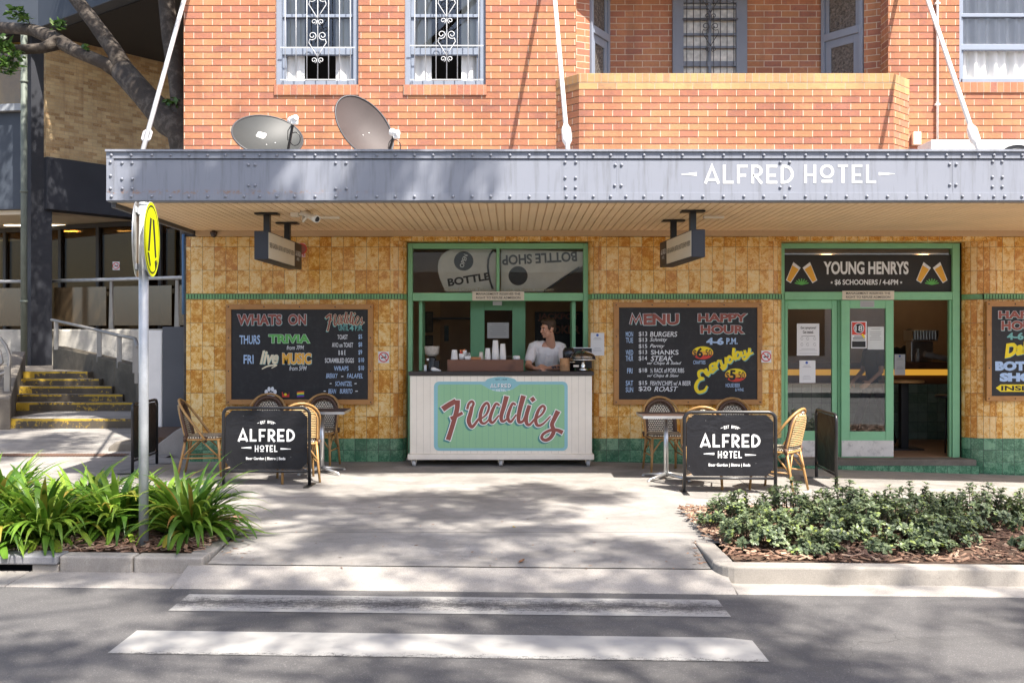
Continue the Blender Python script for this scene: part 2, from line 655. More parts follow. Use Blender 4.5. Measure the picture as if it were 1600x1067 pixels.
def text(mb, s, box, fr, d=0.001, mi=0, shear=0.0, bold=0.0, space=1.0, rot=0.0, grow=0.0, shift=(0, 0), keep=False):
    """flat letters filling box (x0, y0, x1, y1; y downwards) of frame fr"""
    V, T, N = text_mesh(s, shear, bold, space)
    if not len(V):
        return
    V0 = text_mesh(s, shear, 0.0, space)[0] if bold else V
    a, b = V0.min(0), V0.max(0)
    x0, y0, x1, y1 = box
    sx = (x1 - x0) / max(b[0] - a[0], 1e-6)
    sy = (y1 - y0) / max(b[1] - a[1], 1e-6)
    if keep:
        sx = sy
        x0 = (x0 + x1) / 2 - sx * (b[0] - a[0]) / 2
    cx, cy = (x0 + x1) / 2, (y0 + y1) / 2
    cr, sr = math.cos(R(rot)), math.sin(R(rot))
    i = len(mb.v)
    for p in V:
        X = x0 + (p[0] - a[0]) * sx
        Y = y1 - (p[1] - a[1]) * sy
        if WOB:
            # a sign writer's hand: the outline wanders a little
            wb_ = WOB * min(1.0, (y1 - y0) / 13.0) ** 1.5
            X += wb_ * mnoise.noise((X * 0.33, Y * 0.33, 2.1))
            Y += wb_ * mnoise.noise((X * 0.33, Y * 0.33, 8.6))
        dx, dy = X - cx, Y - cy
        mb.v.append(fr(cx + dx * cr + dy * sr + shift[0], cy - dx * sr + dy * cr + shift[1], d))
    old = mb.mi
    mb.mi = mi
    flip = None
    for t in T:
        idx = [i + q for q in t]
        mb.face(idx)
    mb.mi = old


def smooth_pts(pts, sub=6):
    """Catmull-Rom through points of (x, y) or (x, y, w)"""
    pts = [np.array(p, dtype=float) for p in pts]
    if len(pts) < 3:
        return [tuple(p) for p in pts]
    out = []
    ext = [2 * pts[0] - pts[1]] + pts + [2 * pts[-1] - pts[-2]]
    for k in range(1, len(ext) - 2):
        p0, p1, p2, p3 = ext[k - 1:k + 3]
        for q in range(sub):
            t = q / sub
            out.append(tuple(0.5 * ((2 * p1) + (-p0 + p2) * t + (2 * p0 - 5 * p1 + 4 * p2 - p3) * t * t + (-p0 + 3 * p1 - 3 * p2 + p3) * t ** 3)))
    out.append(tuple(pts[-1]))
    return out


def ribbon(mb, pts, w, fr, d=0.001, mi=0, closed=False, dstep=0.0, ext=0.0):
    """flat stroke along 2D points; w full width or per-point widths in p[2]"""
    q = [np.array(p[:2], dtype=float) for p in pts]
    ws = [p[2] if len(p) > 2 else w for p in pts]
    if len(pts[0]) > 2 and w:
        ws = [x + w for x in ws]
    m = len(q)
    if ext and not closed:
        a = q[0] - q[1]
        q[0] = q[0] + a / (np.linalg.norm(a) + 1e-9) * ext
        a = q[-1] - q[-2]
        q[-1] = q[-1] + a / (np.linalg.norm(a) + 1e-9) * ext
    i = len(mb.v)
    for k in range(m):
        if closed:
            a, b = q[k] - q[k - 1], q[(k + 1) % m] - q[k]
        else:
            a = q[k] - q[k - 1] if k else q[1] - q[0]
            b = q[k + 1] - q[k] if k < m - 1 else q[-1] - q[-2]
        a = a / (np.linalg.norm(a) + 1e-9)
        b = b / (np.linalg.norm(b) + 1e-9)
        na, nb = np.array((-a[1], a[0])), np.array((-b[1], b[0]))
        n = na + nb
        ln = np.linalg.norm(n)
        n = na if ln < 1e-6 else n / ln
        c = max(0.5, float(np.dot(n, na)))
        h = ws[k] / 2 / c
        l, r = q[k] + n * h, q[k] - n * h
        dd = d + dstep * k
        mb.v.append(fr(l[0], l[1], dd))
        mb.v.append(fr(r[0], r[1], dd))
    old = mb.mi
    mb.mi = mi
    for k in range(m if closed else m - 1):
        a, b = i + 2 * k, i + 2 * ((k + 1) % m)
        mb.face((a, a + 1, b + 1, b))
    mb.mi = old


def disc2(mb, c, r, fr, d=0.001, mi=0, n=20, ry=None):
    ry = ry or r
    i = len(mb.v)
    for a in range(n):
        an = 2 * math.pi * a / n
        mb.v.append(fr(c[0] + r * math.cos(an), c[1] + ry * math.sin(an), d))
    old = mb.mi
    mb.mi = mi
    mb.face(list(range(i, i + n)))
    mb.mi = old


def poly2(mb, pts, fr, d=0.001, mi=0):
    i = len(mb.v)
    for p in pts:
        mb.v.append(fr(p[0], p[1], d))
    old = mb.mi
    mb.mi = mi
    mb.face(list(range(i, i + len(pts))))
    mb.mi = old


def rrect2(x0, y0, x1, y1, r, n=6):
    pts = []
    for (cx, cy, a0) in ((x1 - r, y1 - r, 0), (x0 + r, y1 - r, 90), (x0 + r, y0 + r, 180), (x1 - r, y0 + r, 270)):
        for k in range(n + 1):
            a = R(a0 + 90 * k / n)
            pts.append((cx + r * math.cos(a), cy + r * math.sin(a)))
    return pts


def arc_pts(cx, cy, rx, ry, a0, a1, n=14):
    return [(cx + rx * math.cos(R(a0 + (a1 - a0) * k / n)), cy + ry * math.sin(R(a0 + (a1 - a0) * k / n))) for k in range(n + 1)]


# geometric capitals: strokes in a box 0..w wide, 0 (top) .. 1 (bottom); stroke width s
def deco(ch, s):
    h = s / 2
    if ch == 'A':
        return 0.72, [[(0.03, 1.0), (0.36, 0.05), (0.69, 1.0)], [(0.16, 0.80), (0.56, 0.80)]]
    if ch == 'L':
        return 0.52, [[(h, 0), (h, 1 - h), (0.52, 1 - h)]]
    if ch == 'F':
        return 0.52, [[(0.52, h), (h, h), (h, 1)], [(h, 0.56), (0.44, 0.56)]]
    if ch == 'E':
        return 0.54, [[(0.54, h), (h, h), (h, 1 - h), (0.54, 1 - h)], [(h, 0.56), (0.47, 0.56)]]
    if ch == 'R':
        return 0.56, [[(h, 1), (h, h), (0.25, h)] + arc_pts(0.25, 0.32, 0.27 - h * 0.4, 0.32 - h, -85, 90, 10) + [(h, 0.64 - h)], [(0.24, 0.62), (0.53, 1.0)]]
    if ch == 'D':
        return 0.64, [[(h, h), (0.18, h)] + arc_pts(0.16, 0.5, 0.48 - h, 0.5 - h, -85, 85, 14) + [(0.18, 1 - h), (h, 1 - h), (h, h)]]
    if ch == 'H':
        return 0.62, [[(h, 0), (h, 1)], [(0.62 - h, 0), (0.62 - h, 1)], [(h, 0.56), (0.62 - h, 0.56)]]
    if ch == 'o':
        return 0.74, [arc_pts(0.37, 0.37, 0.37 - h, 0.37 - h, 0, 350, 26) + [(0.74 - h, 0.37)], [(0.09, 0.90), (0.65, 0.90)]]
    if ch == 'T':
        return 0.52, [[(0, h), (0.52, h)], [(0.26, h), (0.26, 1)]]
    return 0.34, []


def deco_text(mb, s, box, fr, d=0.001, mi=0, sw=0.15, gap=0.20, grow=0.0):
    widths = [deco(c, sw)[0] for c in s]
    tot = sum(widths) + gap * (len(s) - 1)
    x0, y0, x1, y1 = box
    kx, ky = (x1 - x0) / tot, y1 - y0
    x = 0.0
    n = 0
    for c in s:
        wd, st = deco(c, sw)
        for k in st:
            ribbon(mb, [(x0 + (x + p[0]) * kx, y0 + p[1] * ky) for p in k], sw * (kx + ky) / 2 + grow, fr, d + 0.00025 * (n % 3), mi)
            n += 1
        x += wd + gap


# the brush script of the coffee cart, traced as strokes of (x, y, width) in a 1000 x 400 box
SCRIPT = [
    ([(8, 118, 44), (60, 82, 42), (112, 52, 40)], 3),
    ([(124, 46, 40), (122, 110, 38), (102, 190, 36), (76, 280, 36), (50, 362, 38)], 5),
    ([(70, 190, 26), (118, 172, 26), (164, 146, 24)], 3),
    ([(200, 118, 20), (212, 76, 20), (236, 56, 20), (250, 74, 20), (236, 108, 20)], 5),
    ([(238, 96, 26), (226, 150, 32), (212, 212, 34), (238, 258, 26), (286, 200, 18), (312, 166, 16)], 6),
    ([(312, 192, 13), (350, 158, 17), (370, 102, 20), (354, 68, 20), (322, 100, 24), (302, 170, 28), (310, 222, 24), (344, 226, 17), (392, 168, 11)], 6),
    ([(454, 88, 16), (424, 76, 20), (392, 142, 26), (378, 200, 27), (400, 224, 20), (448, 166, 12)], 6),
    ([(508, 14, 38), (486, 100, 34), (466, 172, 30), (472, 212, 24), (502, 202, 16), (532, 158, 11)], 6),
    ([(580, 84, 16), (554, 74, 20), (526, 140, 26), (518, 190, 27), (540, 218, 20), (584, 160, 12)], 6),
    ([(640, 10, 40), (616, 100, 36), (602, 176, 32), (606, 220, 26), (636, 212, 20), (652, 172, 14)], 6),
    ([(686, 86, 30), (662, 170, 32), (664, 228, 28), (688, 240, 20), (730, 192, 15)], 6),
    ([(702, 26, 34), (722, 54, 34)], 1),
    ([(730, 200, 13), (782, 158, 17), (806, 112, 20), (788, 92, 20), (756, 128, 24), (735, 200, 28), (749, 246, 24), (792, 234, 16), (852, 172, 11)], 6),
    ([(910, 132, 40), (882, 190, 34), (862, 240, 32), (876, 292, 32), (852, 342, 30), (812, 364, 26), (782, 346, 24), (798, 312, 22), (852, 284, 24), (902, 284, 28), (946, 304, 34)], 6),
]


SCRIPT_SHORT = SCRIPT[:-1] + [([(852, 176, 14), (886, 118, 24), (874, 158, 26), (900, 200, 28), (882, 238, 24), (850, 232, 16)], 6), ([(908, 206, 18), (948, 200, 16)], 1)]


def script(mb, box, fr, d, cols, line=1.0, shadow=(-10, 12), strokes=None):
    x0, y0, x1, y1 = box
    kx, ky = (x1 - x0) / 950.0, (y1 - y0) / 385.0
    kw = (kx + ky) / 2
    def run(dx, dy, extra, dd, mi):
        for n, (pts, sub) in enumerate(strokes or SCRIPT):
            sp = smooth_pts(pts, sub) if sub > 1 else pts
            q = [(x0 + (p[0] + dx) * kx, y0 + (p[1] + dy) * ky, (p[2] + extra) * kw) for p in sp]
            ribbon(mb, q, 0, fr, dd + 0.00006 * n, mi, dstep=0.000015, ext=extra * kw * 0.5)
    run(shadow[0], shadow[1], 13 * line, d, cols[0])
    run(0, 0, 13 * line, d + 0.0022, cols[1])
    run(0, 0, 0, d + 0.0044, cols[2])


def outlined(mb, s, box, fr, d, cols, bold=0.03, out=0.03, sh=(0.8, 1.0), **k):
    text(mb, s, box, fr, d, cols[0], bold=bold + out, shift=sh, **k)
    text(mb, s, box, fr, d + 0.0012, cols[1], bold=bold + out, **k)
    text(mb, s, box, fr, d + 0.0024, cols[2], bold=bold, **k)


# ------------------------------------------------------------------ ground
def gz(x, y):
    """height of the footpath"""
    t = min(max((y - 7.6) / 4.8, 0), 1)
    z = -0.055 * (1 - t)
    z -= 0.034 * max(0.0, x - 1.3) * t ** 1.3
    yy = y + 0.04 * x
    if yy < 7.75:
        k = min((7.75 - yy) / 0.85, 1.3)
        z -= 0.072 * k
    if x < -4.6 and y > 12.4:
        z += 0.035 * min(y - 12.4, 3.4)
    return z


M_CONC = None


def concrete(name, base, stain=0.5, fine=0.12, big=0.16):
    m, nt, b, out = newmat(name)
    co = objco(nt)
    n1 = noise(nt, co, 0.9, 5, 0.6)
    n2 = noise(nt, co, 5.0, 5, 0.65)
    n3 = noise(nt, co, 140, 2, 0.6)
    n4 = noise(nt, co, 28, 4, 0.7)
    k = nd(nt, 'ShaderNodeMapRange', {0: n1, 1: 0.3, 2: 0.7, 3: 1 - big, 4: 1 + big}).outputs[0]
    k = math_(nt, 'MULTIPLY', k, nd(nt, 'ShaderNodeMapRange', {0: n2, 1: 0.3, 2: 0.7, 3: 0.90, 4: 1.08}).outputs[0])
    k = math_(nt, 'MULTIPLY', k, nd(nt, 'ShaderNodeMapRange', {0: n3, 1: 0.3, 2: 0.7, 3: 1 - fine, 4: 1 + fine}).outputs[0])
    c = nd(nt, 'ShaderNodeVectorMath', {0: base, 'Scale': k}, operation='SCALE').outputs[0]
    d = ramp(nt, n4, [(0.60, 0.0), (0.78, 1.0)])
    d = math_(nt, 'MULTIPLY', d, math_(nt, 'MULTIPLY', n2, stain))
    c = mixc(nt, d, c, tuple(x * 0.35 for x in base))
    v = nd(nt, 'ShaderNodeTexVoronoi', {'Vector': co, 'Scale': 3.1, 'Randomness': 1.0}).outputs['Distance']
    sp = nd(nt, 'ShaderNodeMapRange', {0: v, 1: 0.014, 2: 0.034, 3: 0.65, 4: 0.0}).outputs[0]
    c = mixc(nt, sp, c, (0.07, 0.06, 0.05))
    n5 = noise(nt, nd(nt, 'ShaderNodeMapping', {0: co, 3: (0.5, 1.0, 1.0)}).outputs[0], 2.1, 6, 0.7, 0.7)
    bl = ramp(nt, n5, [(0.50, 0.0), (0.58, 0.38), (0.8, 0.6)])
    c = mixc(nt, math_(nt, 'MULTIPLY', bl, stain), c, tuple(x * 0.55 for x in base))
    nt.links.new(c, b.inputs['Base Color'])
    b.inputs['Roughness'].default_value = 0.85
    b.inputs['Specular IOR Level'].default_value = 0.25
    bump(nt, b, math_(nt, 'ADD', n3, math_(nt, 'MULTIPLY', n4, 0.7)), 0.35, 0.003)
    return m


M_CONC = concrete('footpath_concrete', (0.288, 0.270, 0.248), 1.1, 0.17, 0.22)
M_CONCL = concrete('gutter_concrete', (0.34, 0.315, 0.285), 0.7, 0.2)
M_KERB = concrete('kerb_concrete', (0.36, 0.33, 0.29), 0.9, 0.16)
M_CONCD = concrete('dark_old_concrete', (0.17, 0.15, 0.125), 0.8, 0.18, 0.25)  # darker, browner base colour for steps, landing and sills


def asphalt():
    m, nt, b, out = newmat('asphalt')
    co = objco(nt)
    n1 = noise(nt, co, 0.7, 4, 0.6)
    n2 = noise(nt, co, 210, 2, 0.6)
    v = nd(nt, 'ShaderNodeTexVoronoi', {'Vector': co, 'Scale': 165.0}).outputs['Color']
    vb = nd(nt, 'ShaderNodeRGBToBW', {0: v}).outputs[0]
    pale = ramp(nt, vb, [(0.72, 0.0), (0.9, 1.0)])
    k = nd(nt, 'ShaderNodeMapRange', {0: n1, 1: 0.3, 2: 0.7, 3: 0.86, 4: 1.12}).outputs[0]
    k = math_(nt, 'MULTIPLY', k, nd(nt, 'ShaderNodeMapRange', {0: n2, 1: 0.3, 2: 0.7, 3: 0.66, 4: 1.34}).outputs[0])
    c = nd(nt, 'ShaderNodeVectorMath', {0: (0.108, 0.104, 0.102), 'Scale': k}, operation='SCALE').outputs[0]
    c = mixc(nt, math_(nt, 'MULTIPLY', pale, 0.6), c, (0.22, 0.21, 0.20))
    st = nd(nt, 'ShaderNodeMapping', {0: co, 3: (0.25, 1.0, 1.0)}).outputs[0]
    oil = ramp(nt, noise(nt, st, 1.5, 5, 0.7, 0.5), [(0.52, 0.0), (0.7, 0.55)])
    c = mixc(nt, oil, c, (0.060, 0.058, 0.057))
    wv = nd(nt, 'ShaderNodeTexNoise', {'Vector': co, 'Scale': 2.5, 'Detail': 4.0}).outputs['Color']
    cv = nd(nt, 'ShaderNodeVectorMath', {0: co, 1: nd(nt, 'ShaderNodeVectorMath', {0: wv, 'Scale': 0.5}, operation='SCALE').outputs[0]}, operation='ADD').outputs[0]
    ce = nd(nt, 'ShaderNodeTexVoronoi', {'Vector': cv, 'Scale': 0.42}, feature='DISTANCE_TO_EDGE').outputs['Distance']
    ck = nd(nt, 'ShaderNodeMapRange', {0: ce, 1: 0.0006, 2: 0.0022, 3: 0.35, 4: 0.0}).outputs[0]
    ck = math_(nt, 'MULTIPLY', ck, ramp(nt, noise(nt, co, 0.6, 2), [(0.5, 0.0), (0.58, 1.0)]))
    c = mixc(nt, ck, c, (0.022, 0.021, 0.02))
    nt.links.new(c, b.inputs['Base Color'])
    b.inputs['Roughness'].default_value = 0.8
    b.inputs['Specular IOR Level'].default_value = 0.3
    bump(nt, b, math_(nt, 'ADD', vb, n2), 0.5, 0.004)
    return m


def worn_paint(name, lo, hi, streak=1.0, edge=True):
    """white road paint worn through to the asphalt"""
    m, nt, b, out = newmat(name)
    co = objco(nt)
    st = nd(nt, 'ShaderNodeMapping', {0: co, 3: (0.38, 1.0, 1.0)}).outputs[0]
    n1 = noise(nt, st, 48, 6, 0.8)
    n2 = noise(nt, co, 130, 3, 0.7)
    n3 = noise(nt, co, 3.0, 4, 0.6)
    t = math_(nt, 'ADD', math_(nt, 'MULTIPLY', n1, 0.6), math_(nt, 'MULTIPLY', n2, 0.4))
    t = math_(nt, 'ADD', t, math_(nt, 'MULTIPLY', math_(nt, 'SUBTRACT', n3, 0.5), 0.10))
    uv = nd(nt, 'ShaderNodeSeparateXYZ', {0: uvco(nt)})
    if edge:
        e = math_(nt, 'MULTIPLY', math_(nt, 'ABSOLUTE', math_(nt, 'SUBTRACT', uv.outputs[1], 0.52)), 0.42 * streak)
        t = math_(nt, 'SUBTRACT', t, e)
    else:
        e = math_(nt, 'MULTIPLY', math_(nt, 'MAXIMUM', math_(nt, 'SUBTRACT', 0.26, uv.outputs[1]), 0.0), 0.55)
        t = math_(nt, 'ADD', t, e)
    f = ramp(nt, t, [(lo, 0.0), (hi, 1.0)])
    n4 = noise(nt, co, 2.5, 4)
    wc = mixc(nt, n4, (0.43, 0.42, 0.395), (0.31, 0.30, 0.28))
    wc = mixc(nt, ramp(nt, noise(nt, co, 7, 5, 0.7), [(0.5, 0.0), (0.75, 0.4)]), wc, (0.25, 0.235, 0.215))
    wc = mixc(nt, math_(nt, 'MULTIPLY', n2, 0.22), wc, (0.3, 0.29, 0.28))
    c = mixc(nt, f, wc, (0.055, 0.053, 0.054))
    nt.links.new(c, b.inputs['Base Color'])
    b.inputs['Roughness'].default_value = 0.7
    bump(nt, b, math_(nt, 'SUBTRACT', n2, f), 0.35, 0.003)
    return m


ZR = -0.200
def yl(Y0, x):
    return Y0 - 0.040 * x

# earth under everything, out to the horizon
g = MB()
g.quad((-220, -220, -0.42), (220, -220, -0.42), (220, 260, -0.42), (-220, 260, -0.42))
struct('ground', g, paint('dry_earth', (0.16, 0.13, 0.10), 0.95, 0.2, 0.3))
# carriageway
rd = MB()
xs = [-60, -20, -8, -4, 0, 4, 8, 20, 60]
for a, b_ in zip(xs[:-1], xs[1:]):
    rd.quad((a, -4.6, ZR), (b_, -4.6, ZR), (b_, yl(6.72, b_), ZR), (a, yl(6.72, a), ZR))
struct('road', rd, asphalt())
# gutter strip, cast in bays with open joints, in front of both beds and across the crossing
gt = MB()
xb = [-12, -9.5, -7.2, -5.2, -3.62, -2.42, 1.56, 3.9, 6.4, 9.0, 12]
for a, b_ in zip(xb[:-1], xb[1:]):
    a2, b2 = a + 0.004, b_ - 0.004
    yb = 7.07
    gt.slab([(a2, yl(6.705, a2), ZR + 0.006), (b2, yl(6.705, b2), ZR + 0.006), (b2, yl(yb, b2), ZR + 0.028 if a != -2.42 else ZR + 0.087), (a2, yl(yb, a2), ZR + 0.028 if a != -2.42 else ZR + 0.087)], (0, 0, -0.12))
struct('gutter', gt, M_CONCL, bevel=0.004, seg=1)
# footpath slabs with open joints
fp = MB()
jy = [7.08, 8.06, 9.75, 11.35, 12.75]
jx = [-14, -9.4, -4.7, 2.62, 5.6, 10.5]


def slabgrid(mb, x0, x1, y0, y1, nx, ny, skew0=False):
    g0 = 0.004
    rows = []
    for j in range(ny + 1):
        row = []
        for i in range(nx + 1):
            x = x0 + g0 + (x1 - x0 - 2 * g0) * i / nx
            ya = y0 + g0 if not skew0 else yl(y0, x) + g0
            y = ya + (y1 - g0 - ya) * j / ny
            row.append(mb.vert((x, y, gz(x, y))))
        rows.append(row)
    for j in range(ny):
        for i in range(nx):
            mb.face((rows[j][i], rows[j][i + 1], rows[j + 1][i + 1], rows[j + 1][i]))


M_OPEN = [(7.08, 8.06, [-2.285, 1.46])]
slabgrid(fp, -2.285, 1.46, 7.08, 8.06, 8, 5, True)
slabgrid(fp, -2.46, -2.293, 7.72, 8.06, 2, 3)
slabgrid(fp, 1.452, 1.70, 7.66, 8.06, 2, 3)
for (ya, yb) in ((8.06, 9.75), (9.75, 11.35), (11.35, 12.75)):
    for xa, xb_ in zip(jx[:-1], jx[1:]):
        slabgrid(fp, xa, xb_, ya, yb, 14, 5)
slabgrid(fp, -14, -4.6, 12.75, 15.85, 8, 6)
struct('footpath', fp, M_CONC)
bs = MB()
bs.quad((-14, 6.95, -0.30), (10.5, 6.95, -0.30), (10.5, 16, -0.30), (-14, 16, -0.30))
struct('footpath_base', bs, paint('joint_dirt', (0.06, 0.05, 0.04), 0.95, 0.2, 5))

# zebra crossing bars, 4 mm of road paint each
def bar(y0, y1, x0, x1, mat, label, rc=0.0):
    b = MB()
    n = 24
    for k in range(n):
        xa, xb2 = x0 + (x1 - x0) * k / n, x0 + (x1 - x0) * (k + 1) / n
        ra = rc if k == n - 1 else 0
        b.face([b.vert(p) for p in ((xa, yl(y0, xa), ZR + 0.004), (xb2, yl(y0, xb2), ZR + 0.004), (xb2, yl(y1 - ra, xb2), ZR + 0.004), (xa, yl(y1, xa), ZR + 0.004))],
               [(xa, 0), (xb2, 0), (xb2, 1), (xa, 1)])
    o = struct('crossing_stripe', b, mat)
    o['label'] = label
    return o


bar(6.15, 6.555, -2.235, 1.392, worn_paint('worn_stripe_paint', 0.335, 0.485), 'worn white crossing stripe nearest the gutter')
bar(5.295, 5.72, -2.27, 1.405, worn_paint('stripe_paint', 0.60, 0.70, edge=False), 'cleaner white crossing stripe nearer the camera', 0.05)

# kerbs -------------------------------------------------------------
ZK = -0.057


def kerb(name, plan, z0, z1, label):
    k = MB()
    k.prism(plan, z0, z1)
    o = k.build(name, M_KERB, bevel=0.018, seg=3)
    return tag(o, label, 'kerb', kind='structure')


def front_plan(xa, xb_, Y0, w=0.155):
    return [(xa, yl(Y0, xa)), (xb_, yl(Y0, xb_)), (xb_, yl(Y0 + w, xb_)), (xa, yl(Y0 + w, xa))]


# right bed: the front kerb turns a rounded corner
ck = [(1.47 + 0.17, yl(6.93, 1.6)), (3.9, yl(6.93, 3.9)), (3.9, yl(7.085, 3.9)), (1.64, yl(7.085, 1.64)), (1.622, 7.03), (1.466, 7.03)]
for k in range(1, 6):
    a = R(180 + 90 * k / 6)
    ck.append((1.466 + 0.17 + 0.17 * math.cos(a), yl(6.93, 1.6) + 0.17 + 0.17 * math.sin(a)))
kerb('kerb', ck, -0.3, ZK, 'pale concrete kerb with a rounded corner in front of the low shrubs')
kerb('kerb', front_plan(3.908, 7.5, 6.93), -0.3, ZK, 'pale concrete kerb running off the right edge of the photo')
kerb('kerb', [(1.466, 7.04), (1.622, 7.04), (1.615, 7.66), (1.462, 7.66)], -0.3, ZK + 0.006, 'short side kerb left of the low shrub bed')
# left bed
kerb('kerb', front_plan(-2.827, -2.30, 7.055), -0.3, ZK, 'pale concrete kerb below the strappy plants beside the crossing')
kerb('kerb', front_plan(-3.392, -2.835, 7.055), -0.3, ZK + 0.002, 'pale concrete kerb below the strappy plants next to the storm drain')
kerb('kerb', [(-2.455, 7.31), (-2.30, 7.31), (-2.295, 7.72), (-2.45, 7.72)], -0.3, ZK, 'short side kerb right of the strappy plants')
# storm drain inlet
dr = thing('storm_drain', 'dark storm drain slot under a grey lintel at the left kerb', 'drain', (-4.0, 7.3, -0.2))
d1 = MB()
d1.slab([(-6.6, yl(7.03, -6.6), -0.118), (-3.40, yl(7.03, -3.4), -0.118), (-3.40, yl(7.24, -3.4), -0.118), (-6.6, yl(7.24, -6.6), -0.118)], (0, 0, ZK + 0.122))
d1.build('lintel', concrete('grey_lintel', (0.24, 0.24, 0.25), 0.6), dr, world=True, bevel=0.012)
d2 = MB()
d2.box(-3.60, -3.40, yl(7.06, -3.5), yl(7.06, -3.5) + 0.2, -0.3, -0.121)
d2.build('side_block', M_KERB, dr, world=True, bevel=0.008)
d3 = MB()
d3.box(-6.6, -3.605, yl(7.06, -5.4) + 0.11, yl(7.06, -5.4) + 0.14, -0.32, -0.125)
d3.build('pit_back', M_BLACK, dr, world=True)

# planting beds ------------------------------------------------------
M_MULCH = paint('bark_mulch_bed', (0.10, 0.06, 0.038), 0.95, 0.35, 22, bmp=0.9, fine=0.3)


def bed(name, x0, x1, y0, y1, rag, zf, label):
    b = MB()
    nx, ny = 40, 22
    rows = []
    for j in range(ny + 1):
        row = []
        for i in range(nx + 1):
            u, v = i / nx, j / ny
            x, y = x0 + (x1 - x0) * u, y0(x0 + (x1 - x0) * u) + (y1 - y0(x0 + (x1 - x0) * u)) * v
            e = min(u * 3, (1 - u) * 3, (1 - v) * 2, 1)
            z = zf(x, y) + 0.05 * max(e, 0) ** 0.7 + 0.018 * mnoise.noise((x * 5, y * 5, 0))
            if u == 0 and rag:
                x += 0.05 * mnoise.noise((y * 3, 7, 1))
            row.append(b.vert((x, y, z)))
        rows.append(row)
    b.smooth = True
    for j in range(ny):
        for i in range(nx):
            b.face((rows[j][i], rows[j][i + 1], rows[j + 1][i + 1], rows[j + 1][i]))
    o = struct(name, b, M_MULCH)
    return o


def bz(x, y):
    return max(gz(x, y), ZK - 0.03) - 0.012


bed('mulch_bed', 1.66, 7.4, lambda x: yl(7.07, x), 9.15, True, bz, '')
bed('mulch_bed', -7.4, -2.42, lambda x: yl(7.19, x), 8.75, False, bz, '')


def chips(name, boxes, n, mat, seed):
    """loose bark chips lying over the beds: one uncountable mass"""
    rg = np.random.default_rng(seed)
    m = MB()
    for (x0, x1, y0, y1, share) in boxes:
        for k in range(int(n * share)):
            x, y = rg.uniform(x0, x1), rg.uniform(y0, y1)
            if y < yl(7.115 if x > 0 else 7.235, x) or (0 < x < 1.63 and y < 7.68):
                continue
            z = bz(x, y) + 0.05 + rg.uniform(-0.01, 0.022)
            l, wd = rg.uniform(0.018, 0.06), rg.uniform(0.006, 0.017)
            a = rg.uniform(0, 6.28)
            til = rg.uniform(-0.35, 0.35)
            u = Vector((math.cos(a), math.sin(a), til)).normalized()
            vv = Vector((-math.sin(a), math.cos(a), rg.uniform(-0.4, 0.4))).normalized()
            c = Vector((x, y, z))
            nrm = u.cross(vv).normalized() * 0.003
            p = [c - u * l - vv * wd * 0.6, c + u * l * 0.8 - vv * wd, c + u * l + vv * wd * 0.4, c - u * l * 0.9 + vv * wd]
            i = len(m.v)
            m.v += [tuple(q + nrm) for q in p] + [tuple(q - nrm) for q in p]
            m.face((i, i + 1, i + 2, i + 3))
            for q in range(4):
                m.face((i + (q + 1) % 4, i + q, i + 4 + q, i + 4 + (q + 1) % 4))
    o = m.build(name, mat)
    return tag(o, None, None, kind='stuff')


M_CHIP = leaf_mat('bark_chips', [(0, (0.12, 0.065, 0.042)), (0.4, (0.24, 0.135, 0.088)), (0.75, (0.36, 0.22, 0.145)), (1, (0.50, 0.37, 0.26))], 0.85, 0.0)
c1 = chips('bark_mulch', [(1.56, 6.8, 6.9, 9.1, 1.0)], 5600, M_CHIP, 3)
tag(c1, 'brown bark mulch under the low shrubs', 'mulch')
c2 = chips('bark_mulch', [(-5.6, -2.38, 7.28, 8.5, 1.0)], 3600, M_CHIP, 4)
tag(c2, 'brown bark mulch under the strappy plants', 'mulch')
# ------------------------------------------------------------------ the corner pub
WY = 12.4
pub = thing('pub_building', 'two-storey pub of red brick above glazed ochre tiles with green shopfronts', 'building', (1.5, WY, 0))


